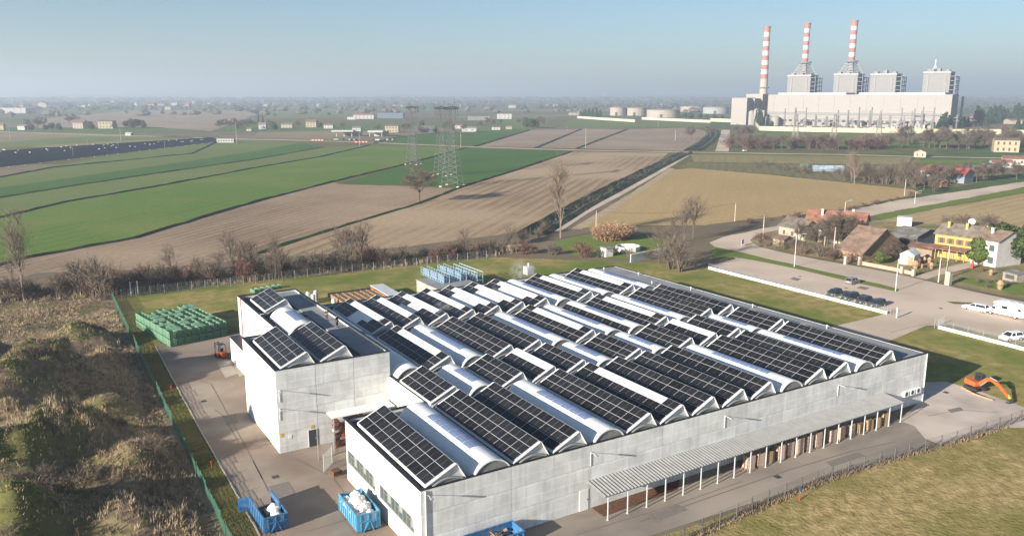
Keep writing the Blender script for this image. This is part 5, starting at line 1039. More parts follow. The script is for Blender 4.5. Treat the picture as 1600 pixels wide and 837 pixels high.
simple('green shed in the allotments', 1258, 262, 10, 6, (.16, .26, .18), (.2, .3, .22), 0, .8, 'shed', 'shed'); simple('blue plastic tunnel in the allotments', 1295, 268, 48, 9, (.28, .34, .42), (.32, .40, .50), 0, .3, 'greenhouse', 'greenhouse', 'x', None, -.15, .6)
# ---------------------------------------------------------------- farm at the road bend
OLD = (.55, .47, .36)
house('ruined cream farmhouse with sagging grey roof at the road bend', (1216, 372), (1244, 378), 7, 4.2, 2.4, OLD, (.24, .19, .15), [(.3, 1.6, .9, 1.2), (.75, 1.6, .9, 1.2)], [(.5, 1.0, 2.1)], tiles=True)
house('small cream outbuilding before the ruined farmhouse', (1207, 383), (1224, 386), 4, 2.3, .8, (.62, .52, .36), RB, [], [(.7, .9, 1.9)], name='outbuilding', cat='shed')
house('tall cream stair turret house between ruin and white farmhouse', (1246, 379), (1257, 381), 5, 5.2, 1.4, (.62, .54, .38), RB, [(.5, 3, .8, 1)], name='house')
house('long white farmhouse with red tiled roof behind a bare tree', (1257, 376), (1347, 384), 9, 6.2, 2.8, (.78, .74, .66), (.42, .16, .09), [(k/8+.06, z, .95, 1.3) for k in range(8) for z in (1.0, 4.0)], [(.3, 1.1, 2.1)], tiles=True, chim=[(4, 2.5, .4), (12, 5.5, .5)])
house('big barn with mossy terracotta roof beside the gate', (1310, 401), (1347, 408), 17, 2.6, 5.2, (.36, .25, .17), (.33, .20, .13), [], [(.25, 2.2, 2.0), (.75, 2.2, 2.0)], name='barn', cat='barn', tiles=True, over=.7)
house('grey roofed farm shed with dark walls behind the barn', (1393, 380), (1432, 386), 12, 3.2, 1.4, (.18, .19, .21), (.30, .27, .23), [], [], name='shed', cat='shed', tiles=True)
house('white box cabin behind the grey roofed shed', (1401, 353), (1424, 354.5), 4, 2.8, .2, (.8, .8, .8), (.75, .75, .75), [], [], name='cabin', cat='cabin', ridge='f', over=.05)
house('low shed with rusty tiled roof left of the yellow house', (1418, 397), (1455, 403), 5, 2.4, .9, (.42, .32, .24), (.27, .14, .09), [], [(.4, 1.0, 2.0)], name='shed', cat='shed', tiles=True)
hy, Ly = house('yellow farmhouse with two floors and brown shutters', (1458, 400), (1517, 409), 10, 6.4, 2.3, (.80, .52, .17), (.31, .24, .18), [(.18, 3.9, .9, 1.4), (.42, 3.9, .9, 1.4), (.66, 3.9, .9, 1.4), (.9, 3.9, .9, 1.4), (.2, .9, .9, 1.3), (.7, .9, .9, 1.3)], [(.45, 1.1, 2.1)], chim=[(2.0, 3.0, .5), (6.5, 3.2, .6), (11.0, 5.0, .3)], tiles=True)
pr = MB().xprism([(-3.2, 2.75), (0, 3.4), (0, 3.25), (-3.2, 2.6)], -1.0, Ly*.97); porch = link('porch_roof', pr.mesh('porch_roof', roofm((.36, .17, .10))), hy); 
for k in range(6): link('porch_post', MB().box(-.06, -.06, 0, .06, .06, 2.7).mesh('porch_post', wallm((.80, .52, .17))), hy, (k*Ly*.19, -3.0, 0))
for x in (.18, .42, .66, .9):
    for s_ in (-1, 1): link('shutter', MB().box(-.22, -.09, 0, .22, -.03, 1.4).mesh('shutter', wallm((.42, .16, .08))), hy, (x*Ly+s_*.72, 0, 3.9))
o = link('satellite_dish', MB().lathe([(.1, 0), (.5, .08), (.85, .3)], 14).mesh('satellite_dish', wallm((.9, .9, .9))), hy, (Ly*.68, 5, 9.6), (1.2, 0, .6))
house('white two storey house beside the big evergreen', (1516, 411), (1555, 418.5), 10, 6.8, 2.0, (.80, .77, .72), (.34, .22, .14), [(.25, 4.4, 1.0, 1.4), (.78, 4.0, 1.3, 1.5), (.78, .9, 1.4, 1.6)], [(.45, 1.1, 2.1)], tiles=True, chim=[(3, 3, .5)])
house('small white garden shed with pointed roof', (1405, 412), (1427, 415), 4.5, 2.7, 1.1, (.85, .85, .84), (.78, .78, .77), [], [(.78, 1.3, 2.1)], name='garden_shed', cat='shed', ridge='y', over=.15)
house('ramshackle open hut in the rough garden', (1566, 437), (1588, 442), 3, 2.0, .3, (.45, .40, .33), RG, [(.5, .6, 2.2, 1.0)], [], name='hut', cat='hut', ridge='m', over=.2)
house('white farmhouse with bright red roof beyond the tan field', (1437, 282), (1466, 286), 9, 5.6, 2.4, (.72, .68, .60), (.36, .10, .06), [(k/4+.12, z, .9, 1.3) for k in range(4) for z in (1, 3.6)], [], tiles=True); house('blue grey barn joined to the red roofed farmhouse', (1468, 284), (1506, 287), 10, 4.6, 2.4, (.36, .40, .44), (.50, .07, .05), [], [], name='barn', cat='barn', tiles=True)
house('brown lean shed before the red roofed farmhouse', (1450, 291), (1470, 293), 5, 2.4, .8, (.42, .28, .2), RT, [], [], name='shed', cat='shed')
seg_wall('garden_wall', [(1343, 413), (1400, 424), (1407, 425.5)], .9, .25, wallm((.70, .46, .34)), 'low pinkish garden wall along the road', 'wall', 6)
seg_wall('garden_wall', [(1413, 427), (1427, 430)], .9, .25, wallm((.66, .48, .38)), 'short garden wall beside the gate pillar', 'wall', 4)
for x, y, h, l in ((1321, 413, 2.0, 'beside the iron gate'), (1343, 414, 2.0, 'where the pink garden wall starts'), (1409, 427, 1.6, 'of the garden gate'), (1427, 431, 1.5, 'where the driveway fence starts'), (1481, 445, 3.0, 'thick and alone at the driveway mouth')): 
    c = G(x, y); t = thing('gate_pillar', 'cream masonry gate pillar '+l, 'pillar', c); w_ = .35 if h < 2.5 else .55; link('shaft', MB().box(-w_, -w_, 0, w_, w_, h).mesh('shaft', wallm(CR)), t); link('cap', MB().box(-w_-.08, -w_-.08, h, w_+.08, w_+.08, h+.15).mesh('cap', wallm(CR)), t)
def rail_fence(name, pts, h, step, m, label, bars=5, mesh=None, wall=0, pw=.06, wallmat=None, pick_h=None, cat='fence', lean=0, z0=.02):
    t = thing(name, label, cat, (0, 0, 0)); pm_ = MB().box(-pw/2, -pw/2, 0, pw/2, pw/2, h).mesh('post', m)
    for a, b in zip(pts, pts[1:]):
        L = (b-a).length; n = max(1, round(L/step)); ang = math.atan2(b.y-a.y, b.x-a.x); st_ = L/n; q = MB()
        for i in range(bars): z = wall+(h-wall)*(.06+.9*i/max(1, bars-1)); q.box(-st_/2+.04, -.008, z-.008, st_/2-.04, .008, z+.008)
        if mesh:
            nv = int(st_/mesh)
            for i in range(1, nv): q.box(-st_/2+i*st_/nv-.007, -.006, wall+.05, -st_/2+i*st_/nv+.007, .006, h-.03)
        pq = q.mesh('wire_panel', m); wq = MB().box(-st_/2, -.12, -.02, st_/2, .12, wall).box(-st_/2, -.16, wall, st_/2, .16, wall+.06).mesh('base_wall', wallmat) if wall else None
        for k in range(n):
            p = a.lerp(b, (k+.5)/n); link('wire_panel', pq, t, (p.x, p.y, z0), (0, 0, ang))
            if wall: link('base_wall', wq, t, (p.x, p.y, z0), (0, 0, ang))
            p = a.lerp(b, k/n); link('post', pm_, t, (p.x, p.y, z0), (lean*random.uniform(-1, 1), lean*random.uniform(-1, 1), ang))
        link('post', pm_, t, (b.x, b.y, z0), (0, 0, ang))
    return t
WHW = mat('white_wall_paint', (.78, .76, .72), .9, col2=(.68, .66, .62), nscale=.8)
rail_fence('parking_fence', [G(1107, 420), G(1386, 491)], 1.5, 2.5, M['steel'], 'wire fence on a low white wall beside the parking', 4, .22, .55, wallmat=WHW)
rail_fence('road_fence', [G(1466, 513), G(1560, 537), G(1640, 558)], 1.7, 2.6, M['steel'], 'grey railing fence on a pale wall right of the entry', 5, .16, .5, wallmat=WHW)
rail_fence('driveway_fence', [G(1430, 431), G(1470, 418), G(1505, 408)], 1.2, 2.5, M['darksteel'], 'dark wire fence along the yellow house driveway', 4, .3)
rail_fence('garden_fence', [G(1322, 414), G(1342, 415)], 1.6, 2.0, M['darksteel'], 'dark iron gate beside the barn', 5, .18)
rail_fence('front_fence', [G(1040, 858), G(1200, 787), G(1300, 747), G(1420, 712), G(1470, 699), G(1560, 670), G(1660, 636)], 1.6, 2.7, M['pylon'], 'thin leaning wire fence between front yard and dry meadow', 7, .3, pw=.09, lean=.05)
rail_fence('back_fence', [G(190, 466), G(300, 453), G(400, 443), G(500, 430), G(600, 421), G(700, 409), G(775, 402)], 2.0, 2.8, M['steel'], 'wire fence with steel posts in front of the hedge', 6, .4, pw=.1)
rail_fence('field_gate_post', [G(205, 463), G(216, 462)], 3.2, 3.0, M['alu'], 'tall pale gate posts at the back of the lawn', 2, None, pw=.22, cat='gate')
for a, b, l in ((G(1378, 492), G(1391, 492), 'left'), (G(1460, 512), G(1474, 507), 'right')): rail_fence('entry_gate', [a, b], 1.7, 4, M['steel'], 'open grey bar gate on the %s of the entry' % ('lawn side' if l == 'left' else 'fenced road side'), 2, .14, cat='gate')
c = G(1401, 497); t = thing('entry_post', 'white intercom post at the entry drive', 'post', c); link('post', MB().box(-.12, -.12, 0, .12, .12, 2.2).mesh('post', wallm(WH)), t); link('box', MB().box(-.2, -.2, 1.3, .2, -.12, 1.8).mesh('box', M['alu']), t)
# green screen fence on the left
gf = thing('screen_fence', 'green mesh screen fence along the scrub mounds', 'fence'); ga, gb = Vector((13.75, 66, 0)), Vector((14.9, 188, 0)); n = 48
for k in range(n):
    a, b = ga.lerp(gb, k/n), ga.lerp(gb, (k+1)/n); q = a.lerp(b, .5); L = (b-a).length; h = 1.45+random.uniform(-.1, .1); sag = random.uniform(-.06, .06)
    mb = MB()
    for i in range(22): x0 = -L/2+i*L/22; mb.box(x0-.013, sag-.008, .05, x0+.013, sag+.008, h)
    for i in range(9): mb.box(-L/2, sag-.008, .1+i*(h-.12)/8-.012, L/2, sag+.008, .1+i*(h-.12)/8+.012)
    link('screen_panel', mb.mesh('screen_panel', M['greenmesh']), gf, (q.x, q.y, 0), (0, 0, math.atan2(b.y-a.y, b.x-a.x))); link('post', MB().tube((0, 0, 0), (0, 0, 1.7), .035, n=6).mesh('post', M['greenmesh']), gf, (a.x+.06, a.y, 0))
for x, y in ((331, 732), (268, 612), (237, 548)): c = G(x, y); t = thing('hydrant', 'small red hydrant post on the grass strip', 'hydrant', (c.x, c.y, .03), 0, 'red hydrants on the grass strip'); link('post', MB().tube((0, 0, 0), (0, 0, .75), .06, n=8).mesh('post', M['red']), t); link('cap', MB().lathe([(.13, .75), (.13, .85), (.05, .95)], 8).mesh('cap', M['red']), t)
c = G(1249, 781); t = thing('hydrant', 'red hydrant with blue sign beside the front fence', 'hydrant', c); t.scale = (.7, .7, .75); link('post', MB().tube((0, 0, 0), (0, 0, .8), .1, n=8).mesh('post', M['red']), t); link('sign', MB().box(-.25, -.03, 1.5, .25, .03, 2.0).tube((0, .05, 0), (0, .05, 1.6), .03, n=6).mesh('sign', M['blue']), t)
# poles and lamps
def pole(px, py, top, label, arm=0, lamp=False, m='alu', group=None, wood=False):
    c = G(px, py); h = RZ(px, top, math.hypot(c.x, c.y)).z; t = thing('street_lamp' if lamp else 'utility_pole', label, 'lamp' if lamp else 'pole', c, 0, group)
    link('pole', MB().tube((0, 0, 0), (0, 0, h), .16 if not lamp else .1, .1 if not lamp else .06, 8).mesh('pole', M['concrete_pad'] if not lamp else M['alu']), t)
    if lamp: link('arm', MB().tube((0, 0, h), (R_[0]*1.6, R_[1]*1.6, h+.45), .05, .04, 6).mesh('arm', M['alu']), t); link('lamp_head', MB().box(-.45, -.14, -.08, .45, .14, .08).mesh('lamp_head', M['steel']), t, (R_[0]*2.0, R_[1]*2.0, h+.5), (0, 0, math.atan2(R_[1], R_[0])))
    else: link('crossarm', MB().box(-.7, -.06, h-.5, .7, .06, h-.38).mesh('crossarm', M['darksteel']), t)
    return Vector((c.x, c.y, h))
w1 = pole(931, 372, 329, 'concrete utility pole behind the hall beside the reeds'); w2 = pole(1148, 346, 316, 'utility pole in the tan field corner'); w3 = pole(1192, 373, 337, 'utility pole inside the road bend'); w4 = pole(1302, 399, 355, 'utility pole before the long white farmhouse'); w5 = pole(1466, 441, 400, 'leaning pole beside the thick gate pillar'); w6 = pole(1478, 436, 384, 'taller utility pole beside the driveway'); w7 = pole(1413, 306, 280, 'utility pole beside the red roofed farmhouse'); w8 = pole(1287, 398, 370, 'short pole before the old farmhouses')
pole(1241, 417, 368, 'tall street lamp on the grass verge beside the parking', lamp=True); pole(1399, 455, 404, 'tall street lamp at the tip of the grass verge', lamp=True); pole(1320, 331, 315, 'street lamp beside the road at the tan field', lamp=True); pole(1429, 318, 300, 'street lamp beside the road near the drilled field', lamp=True)
for x, y, tp in ((915, 231, 200), (1055, 220, 203), (189, 220, 200), (370, 224, 192), (562, 228, 207), (720, 230, 205), (16, 218, 200), (886, 205, 198), (1028, 200, 190)): pole(x, y, tp, 'thin pale pole in the far fields', group='poles in the far fields')
def wire(a, b, sag, label):
    mb = MB(); n = 14; P = [a.lerp(b, i/n)-Vector((0, 0, sag*4*(i/n)*(1-i/n))) for i in range(n+1)]; o0 = P[0].copy()
    for i in range(n): mb.tube(P[i]-o0, P[i+1]-o0, .022, n=4, cap=False)
    o = link('overhead_wire', mb.mesh('overhead_wire', M['darksteel']), None, o0); tag(o, label, 'wire')
wire(w2, w3, 1.6, 'sagging wire from the tan field pole to the road bend pole'); wire(w3, w4, 1.5, 'wire from the road bend pole to the farmhouse pole'); wire(w4, w6, 2.0, 'wire from the farmhouse pole to the driveway pole'); wire(w1, w2, 2.0, 'wire from the reed clump pole to the tan field pole')
wire(w6, G(1640, 430, 6), 2.0, 'wire from the driveway pole past the white house')
# ---------------------------------------------------------------- vehicles
def paint(c, nm): return mat(nm, c, .3, spec=.5)
def car(px, py, head, col, label, kind='hatch', group=None, nm='parked_car', loc=None):
    c = loc or G(px, py); t = thing(nm, label, 'car', (c.x, c.y, .05), head, group); pm_ = paint(col, 'paint_%d_%d_%d' % tuple(int(v*255) for v in col))
    L = {'hatch': 4.1, 'estate': 4.8, 'suv': 4.5}[kind]; hl = L/2; W_ = .89; H = 1.48 if kind != 'suv' else 1.64
    st_ = [(-hl, .45, .78, .80), (-hl+.12, .26, .90, .86), (-hl+.9, .2, .96, W_), (-.2, .2, .94, W_), (hl-1.25, .2, .90, W_), (hl-.35, .22, .74, .86), (hl-.06, .28, .62, .78), (hl, .42, .55, .7)]
    b = MB(); rings = []
    for x, zb, zt, w_ in st_:
        k = len(b.v); b.v += [(x, -w_*.92, zb), (x, -w_, (zb+zt)/2), (x, -w_*.94, zt), (x, w_*.94, zt), (x, w_, (zb+zt)/2), (x, w_*.92, zb)]; rings.append(k)
    for a_, c_ in zip(rings, rings[1:]):
        for i in range(6): j = (i+1) % 6; b.f.append((a_+i, a_+j, c_+j, c_+i)); b.m.append(0)
    b.f.append(tuple(rings[0]+i for i in range(6))); b.m.append(0); b.f.append(tuple(rings[-1]+i for i in reversed(range(6)))); b.m.append(0)
    link('body', b.mesh('body', pm_), t)
    xr0, xr1 = {'hatch': (-hl+.35, .35), 'estate': (-hl+.3, .4), 'suv': (-hl+.3, .45)}[kind]; xb0, xb1 = -hl+.1, 1.05
    g = MB(); lo = [(xb0, -.82, .90), (xb1, -.80, .89), (xb1, .80, .89), (xb0, .82, .90)]; hi = [(xr0+.15, -.62, H-.05), (xr1, -.60, H-.04), (xr1, .60, H-.04), (xr0+.15, .62, H-.05)]
    k = len(g.v); g.v += lo+hi
    for i in range(4): j = (i+1) % 4; g.f.append((i, j, 4+j, 4+i)); g.m.append(0)
    g.f.append((4, 5, 6, 7)); g.m.append(0); link('windows', g.mesh('windows', M['carglass']), t)
    rf = MB(); rf.prism([(-.64, H-.06), (-.55, H), (.55, H), (.64, H-.06)], lambda p: (xr0, p[0], p[1]), lambda p: (xr1+.03, p[0], p[1])); 
    for s_ in (-1, 1):
        for (p_, q_) in (((xb0+.02, s_*.83, .89), (xr0+.1, s_*.63, H-.04)), ((xb1, s_*.81, .88), (xr1, s_*.61, H-.03)), ((-.25, s_*.835, .9), (-.28, s_*.635, H-.04))): rf.bar(p_, q_, .09, .05)
    link('roof', rf.mesh('roof', pm_), t)
    for x in (-hl+.78, hl-.85):
        for s_ in (-1, 1):
            wl = link('wheel', MB().tube((0, -.1, 0), (0, .1, 0), .32, n=16).mesh('tyre', M['rubber']), t, (x, s_*.82, .32)); link('rim', MB().tube((0, s_*.08, 0), (0, s_*.115, 0), .2, n=10).mesh('rim', M['alu']), wl)
    for s_ in (-1, 1): link('headlight', MB().box(hl-.28, s_*.6-.16, .58, hl-.06, s_*.6+.16, .70).mesh('headlight', M['sheet']), t); link('tail_light', MB().box(-hl+.0, s_*.62-.12, .70, -hl+.1, s_*.62+.12, .92).mesh('tail_light', M['red']), t); link('mirror', MB().box(.75, s_*.98-.09, .92, .92, s_*.98+.09, 1.04).mesh('mirror', pm_), t)
    link('number_plate', MB().box(-hl-.02, -.26, .55, -hl+.02, .26, .66).mesh('number_plate', M['sheet']), t)
    return t
M['carglass'] = mat('car_glass', (.02, .025, .03), .08, spec=.6)
DK_ = (.020, .026, .036)
car(1303, 462, PI+.12, (.022, .03, .032), 'dark green hatchback parked apart at the left end of the dark row', 'hatch')
car(1327, 468, PI+.05, DK_, 'dark blue car parked second in the row by the white wall', 'estate'); car(1349, 474, PI, (.028, .032, .038), 'dark grey car parked third in the row by the white wall', 'hatch'); car(1368, 479, PI, (.035, .038, .042), 'dark car at the gate end of the row by the white wall', 'estate')
car(1332, 443, .12, (.20, .21, .23), 'silver grey car stopped beside the grass verge', 'hatch')
car(1524, 485, PI/2+.05, (.75, .75, .74), 'white estate car in front of the camper van', 'estate'); car(1579, 531, PI-.25, (.75, .75, .75), 'white hatchback behind the grey railing fence', 'hatch')
car(1164, 236.5, 0, (.75, .75, .74), 'tiny white car on the far country road', 'hatch')
c = G(1573, 494); cv = thing('camper_van', 'white camper van parked behind the white estate car', 'camper', (c.x, c.y, .05), PI/2+.05); wp = paint((.78, .78, .77), 'camper_white')
link('living_body', MB().yprism([(-3.4, .45), (-3.45, 2.7), (-3.2, 2.95), (1.6, 2.95), (2.3, 2.55), (1.7, 1.9), (1.7, .45)], -1.1, 1.1).mesh('living_body', wp), cv); link('cab', MB().yprism([(1.68, .4), (1.68, 1.95), (2.25, 1.85), (2.9, 1.15), (3.5, .95), (3.55, .45)], -.98, .98).mesh('cab', wp), cv)
link('windscreen', MB().yprism([(2.27, 1.82), (2.86, 1.2), (2.9, 1.2), (2.31, 1.84)], -.85, .85).mesh('windscreen', M['carglass']), cv)
for s_ in (-1, 1): link('side_window', MB().box(-.35, -.03, 0, .75, .03, .55).mesh('side_window', M['carglass']), cv, (-.1, s_*1.1, 1.6)); link('cab_window', MB().box(-.35, -.02, 0, .3, .02, .5).mesh('cab_window', M['carglass']), cv, (2.2, s_*.98, 1.2)); link('rear_window', MB().box(-.3, -.03, 0, .3, .03, .45).mesh('rear_window', M['carglass']), cv, (-2.6, s_*1.1, 1.6))
link('window', MB().box(-.03, -.5, 0, 0, .5, .5).mesh('window', M['carglass']), cv, (-3.43, 0, 1.7)); link('ladder', MB().box(-3.55, .55, .6, -3.5, .6, 2.8).box(-3.55, .95, .6, -3.5, 1.0, 2.8).box(-3.55, .6, 1.2, -3.5, .95, 1.25).box(-3.55, .6, 1.8, -3.5, .95, 1.85).box(-3.55, .6, 2.4, -3.5, .95, 2.45).mesh('ladder', M['alu']), cv); link('roof_rack', MB().box(-2.8, -.7, 2.95, -1.6, .7, 3.1).mesh('roof_rack', M['alu']), cv); link('roof_hatch', MB().box(-.6, -.4, 2.95, .2, .4, 3.08).mesh('roof_hatch', M['alu']), cv)
for x in (-1.9, 2.6):
    for s_ in (-1, 1): wl = link('wheel', MB().tube((0, -.12, 0), (0, .12, 0), .36, n=16).mesh('tyre', M['rubber']), cv, (x, s_*.93, .36)); link('rim', MB().tube((0, s_*.1, 0), (0, s_*.135, 0), .2, n=10).mesh('rim', M['alu']), wl)
# excavator
c = G(1524, 608); b_ = G(1583, 632); ex = thing('excavator', 'orange tracked excavator resting its bucket on the grass', 'excavator', (c.x, c.y, .03), math.atan2(b_.y-c.y, b_.x-c.x)); ex.scale = (.9, .9, .9)
for s_ in (-1, 1):
    tk = link('track', MB().yprism([(-1.35, .18), (-1.1, 0), (1.1, 0), (1.35, .18), (1.35, .42), (1.1, .58), (-1.1, .58), (-1.35, .42)], -.22, .22).mesh('track', M['rubber']), ex, (0, s_*.85, 0))
    for k in range(5): link('roller', MB().tube((-.9+.45*k, s_*.2, .29), (-.9+.45*k, s_*.25, .29), .16, n=10).mesh('roller', M['darksteel']), tk)
link('undercarriage', MB().box(-.7, -.62, .25, .7, .62, .62).mesh('undercarriage', M['darksteel']), ex); link('turntable', MB().tube((0, 0, .62), (0, 0, .78), .55, n=18).mesh('turntable', M['darksteel']), ex)
hs = link('house', MB().prism([(-1.55, -.6), (-1.3, -1.0), (.75, -1.0), (.75, 1.0), (-1.3, 1.0), (-1.55, .6)], lambda p: (p[0], p[1], .8), lambda p: (p[0]*.98, p[1]*.96, 1.5)).mesh('house', M['orange']), ex); link('counterweight', MB().prism([(-1.62, -.55), (-1.4, -1.02), (-.9, -1.02), (-.9, 1.02), (-1.4, 1.02), (-1.62, .55)], lambda p: (p[0], p[1], .82), lambda p: (p[0]+.04, p[1]*.95, 1.62)).mesh('counterweight', M['orange']), ex)
cb = link('cab', MB().prism([(-.55, .1), (.9, .1), (.9, .98), (-.55, .98)], lambda p: (p[0], p[1], 1.5), lambda p: (p[0]*.88, p[1]*.95+.02, 2.55)).mesh('cab', M['carglass']), ex); link('roof', MB().box(-.55, .1, 2.55, .86, 1.0, 2.63).mesh('roof', M['darksteel']), cb)
for x, y in ((-.5, .12), (.82, .12), (.82, .95), (-.5, .95)): link('pillar', MB().bar((x, y, 1.5), (x*.88, y*.95+.02, 2.56), .08).mesh('pillar', M['darksteel']), cb)
bm = MB(); P = [Vector((.7, -.2, 1.15)), Vector((1.9, -.2, 2.3)), Vector((2.9, -.2, 2.65)), Vector((4.3, -.2, 2.15))]
for i in range(3): bm.bar(P[i], P[i+1], .3, [.45, .5, .38][i])
link('boom', bm.mesh('boom', M['orange']), ex); link('stick', MB().bar((4.0, -.2, 2.5), (6.3, -.2, .95), .26, .34).mesh('stick', M['orange']), ex); link('hydraulic_cylinder', MB().tube((1.0, -.2, .95), (2.2, -.2, 2.2), .08).mesh('hydraulic_cylinder', M['steel']), ex); link('hydraulic_cylinder', MB().tube((2.6, -.2, 2.95), (4.0, -.2, 2.75), .08).mesh('hydraulic_cylinder', M['steel']), ex)
link('linkage', MB().bar((6.1, -.2, 1.2), (6.6, -.2, .75), .2, .3).mesh('linkage', M['yellow']), ex); link('bucket', MB().yprism([(6.3, .75), (6.75, .75), (6.9, .4), (6.7, .05), (6.2, .02), (6.05, .12), (6.5, .3)], -.6, .2).mesh('bucket', M['darksteel']), ex)
for k in range(3): c2 = G(1516+k*9, 612+k*4); o = link('timber_beam', MB().box(-1.7, -.14, 0, 1.7, .14, .2).mesh('timber_beam', M['wood']), None, (c2.x, c2.y, .03), (0, 0, math.atan2(b_.y-c.y, b_.x-c.x)+.12*k-.1)); tag(o, 'pale timber beam on the ground beside the excavator', 'beam', 'timber beams by the excavator')
# forklift
c = G(345, 557); fk = thing('forklift', 'orange forklift parked at the yard corner by the white annex', 'forklift', (c.x, c.y, .03), 1.9)
link('chassis', MB().yprism([(-1.2, .2), (-1.25, .9), (-.9, 1.05), (-.2, .95), (-.1, .55), (.9, .5), (.9, .2)], -.55, .55).mesh('chassis', M['orange']), fk); link('overhead_guard', MB().bar((-.9, -.5, 1.0), (-.7, -.5, 2.1), .07).bar((-.9, .5, 1.0), (-.7, .5, 2.1), .07).bar((.85, -.5, .5), (.5, -.5, 2.1), .07).bar((.85, .5, .5), (.5, .5, 2.1), .07).box(-.75, -.55, 2.1, .55, .55, 2.16).mesh('overhead_guard', M['darksteel']), fk)
link('mast', MB().box(1.0, -.4, .1, 1.12, -.28, 2.3).box(1.0, .28, .1, 1.12, .4, 2.3).box(1.0, -.28, 2.15, 1.1, .28, 2.25).mesh('mast', M['darksteel']), fk); link('seat', MB().box(-.5, -.25, .95, 0, .25, 1.1).box(-.55, -.25, 1.1, -.42, .25, 1.5).mesh('seat', M['black']), fk)
for s_ in (-1, 1): link('fork', MB().box(1.12, s_*.28-.06, .06, 2.2, s_*.28+.06, .11).mesh('fork', M['darksteel']), fk)
for x in (-.75, .7):
    for s_ in (-1, 1): link('wheel', MB().tube((0, -.1, 0), (0, .1, 0), .28, n=14).mesh('wheel', M['rubber']), fk, (x, s_*.5, .28))
c = G(375, 556); o = link('fire_extinguisher', MB().lathe([(.14, 0), (.14, .6), (.06, .72), (.06, .8)], 10).mesh('fire_extinguisher', M['red']), None, (c.x, c.y, .03)); tag(o, 'small red canister beside the forklift', 'canister')
# ---------------------------------------------------------------- roll-off containers
def container(loc, rz, L, W_, H, m, label, doors=False, nm='waste_container'):
    t = thing(nm, label, 'container', loc, rz); mm = M[m]
    link('floor', MB().box(-W_/2, 0, .18, W_/2, L, .24).mesh('floor', M['rust']), t)
    for s_ in (-1, 1):
        sd_ = link('side_wall', MB().box(-.03, 0, .24, .03, L, H).mesh('side_wall', mm), t, (s_*W_/2, 0, 0))
        for k in range(9): link('rib', MB().box(.03 if s_ > 0 else -.11, -.05, .24, .11 if s_ > 0 else -.03, .05, H-.02).mesh('rib', mm), sd_, (0, .15+k*(L-.3)/8, 0))
        link('top_rail', MB().box(-.07, -.04, H, .07, L+.02, H+.1).mesh('top_rail', mm), sd_)
    fr = link('front_wall', MB().box(-W_/2+.03, 0, .24, W_/2-.03, .06, H).mesh('front_wall', mm), t); link('top_rail', MB().box(-W_/2+.07, -.04, H, W_/2-.07, .1, H+.1).mesh('top_rail', mm), fr)
    for k in (-.33, 0.0, .33): link('rib', MB().box(k*W_-.05, -.07, .24, k*W_+.05, 0, H-.02).mesh('rib', mm), fr)
    link('cross_bar', MB().box(-W_/2+.05, -.06, H*.62, W_/2-.05, 0, H*.62+.1).mesh('cross_bar', mm), fr)
    link('hook_frame', MB().bar((-.5, -.04, .2), (-.14, -.18, 1.15), .08).bar((.5, -.04, .2), (.14, -.18, 1.15), .08).bar((-.16, -.18, 1.15), (.16, -.18, 1.15), .07).mesh('hook_frame', mm), fr)
    for s_ in (-1, 1): link('skid', MB().box(s_*.5-.06, 0, 0, s_*.5+.06, L, .18).mesh('skid', mm), t)
    if doors:
        for s_, a in ((-1, 2.95), (1, 1.35)): link('door', MB().box(0, -.03, .24, W_/2-.04, .03, H).box(.1, .03, .5, W_/2-.14, .07, .6).box(.1, .03, H-.35, W_/2-.14, .07, H-.25).mesh('door', mm), t, (s_*W_/2, L, 0), (0, 0, a))
    else: link('rear_wall', MB().box(-W_/2+.03, L-.06, .24, W_/2-.03, L, H).mesh('rear_wall', mm), t)
    return t
def lump_mesh(seed, sx, sy, sz, m, n=14, rough=.16):
    g = np.random.default_rng(seed); mb = MB(); ph = g.uniform(0, 6, 9); k = len(mb.v)
    for i in range(n//2+1):
        for j in range(n):
            t_, p_ = PI*i/(n//2), 2*PI*j/n; x, y, z = math.sin(t_)*math.cos(p_), math.sin(t_)*math.sin(p_), math.cos(t_)
            d = 1+rough*(math.sin(3*x+ph[0]+2*z)*math.cos(4*y+ph[1])+.6*math.sin(7*z+5*x+ph[2])+.4*math.sin(9*y-6*x+ph[3])); mb.v.append((x*d*sx, y*d*sy, (z*d*.5+.5)*sz if z > -.6 else .06*sz*(1+z)))
    for i in range(n//2):
        for j in range(n): q = (j+1) % n; mb.f.append((k+i*n+j, k+(i+1)*n+j, k+(i+1)*n+q, k+i*n+q)); mb.m.append(0)
    return mb.mesh('sack', M[m], smooth=False)
def sack(x, y, z, s, seed, label, group, m='bagwhite'): o = link('sack', lump_mesh(seed, .55*s, .5*s, .7*s, m), None, (x, y, z), (0, 0, seed)); tag(o, label, 'sack', group); link('neck', MB().tube((0, 0, .62*s), (.06, 0, .8*s), .07, .12, 7).mesh('neck', M[m]), o)
c1 = container((18.25, 74.35, .03), .02, 5.4, 2.3, 1.72, 'blue', 'blue open container with both rear doors swung out', True)
c2 = container((26.05, 69.75, .03), -.02, 5.4, 2.35, 1.9, 'blue2', 'light blue container heaped with white sacks beside the windowed wall')
c3 = container((37.8, 60.75, .03), PI/2, 5.4, 2.2, 1.45, 'blue', 'blue container with timber scraps against the concrete wall')
for k, (x, y, z, s) in enumerate([(18.8, 75.2, .27, 1.3), (18.0, 75.0, .27, 1.1), (18.75, 76.5, .27, 1.6), (18.6, 76.3, 1.1, 1.3), (18.5, 75.3, 1.05, 1.1), (18.6, 77.7, .27, 1.2)]): sack(x, y, z, s, k+3, 'bulging white plastic sack in the open blue container', 'sacks in the open container')
sack(17.7, 76.1, .27, 1.2, 41, 'black rubbish sack in the open blue container', None, 'black')
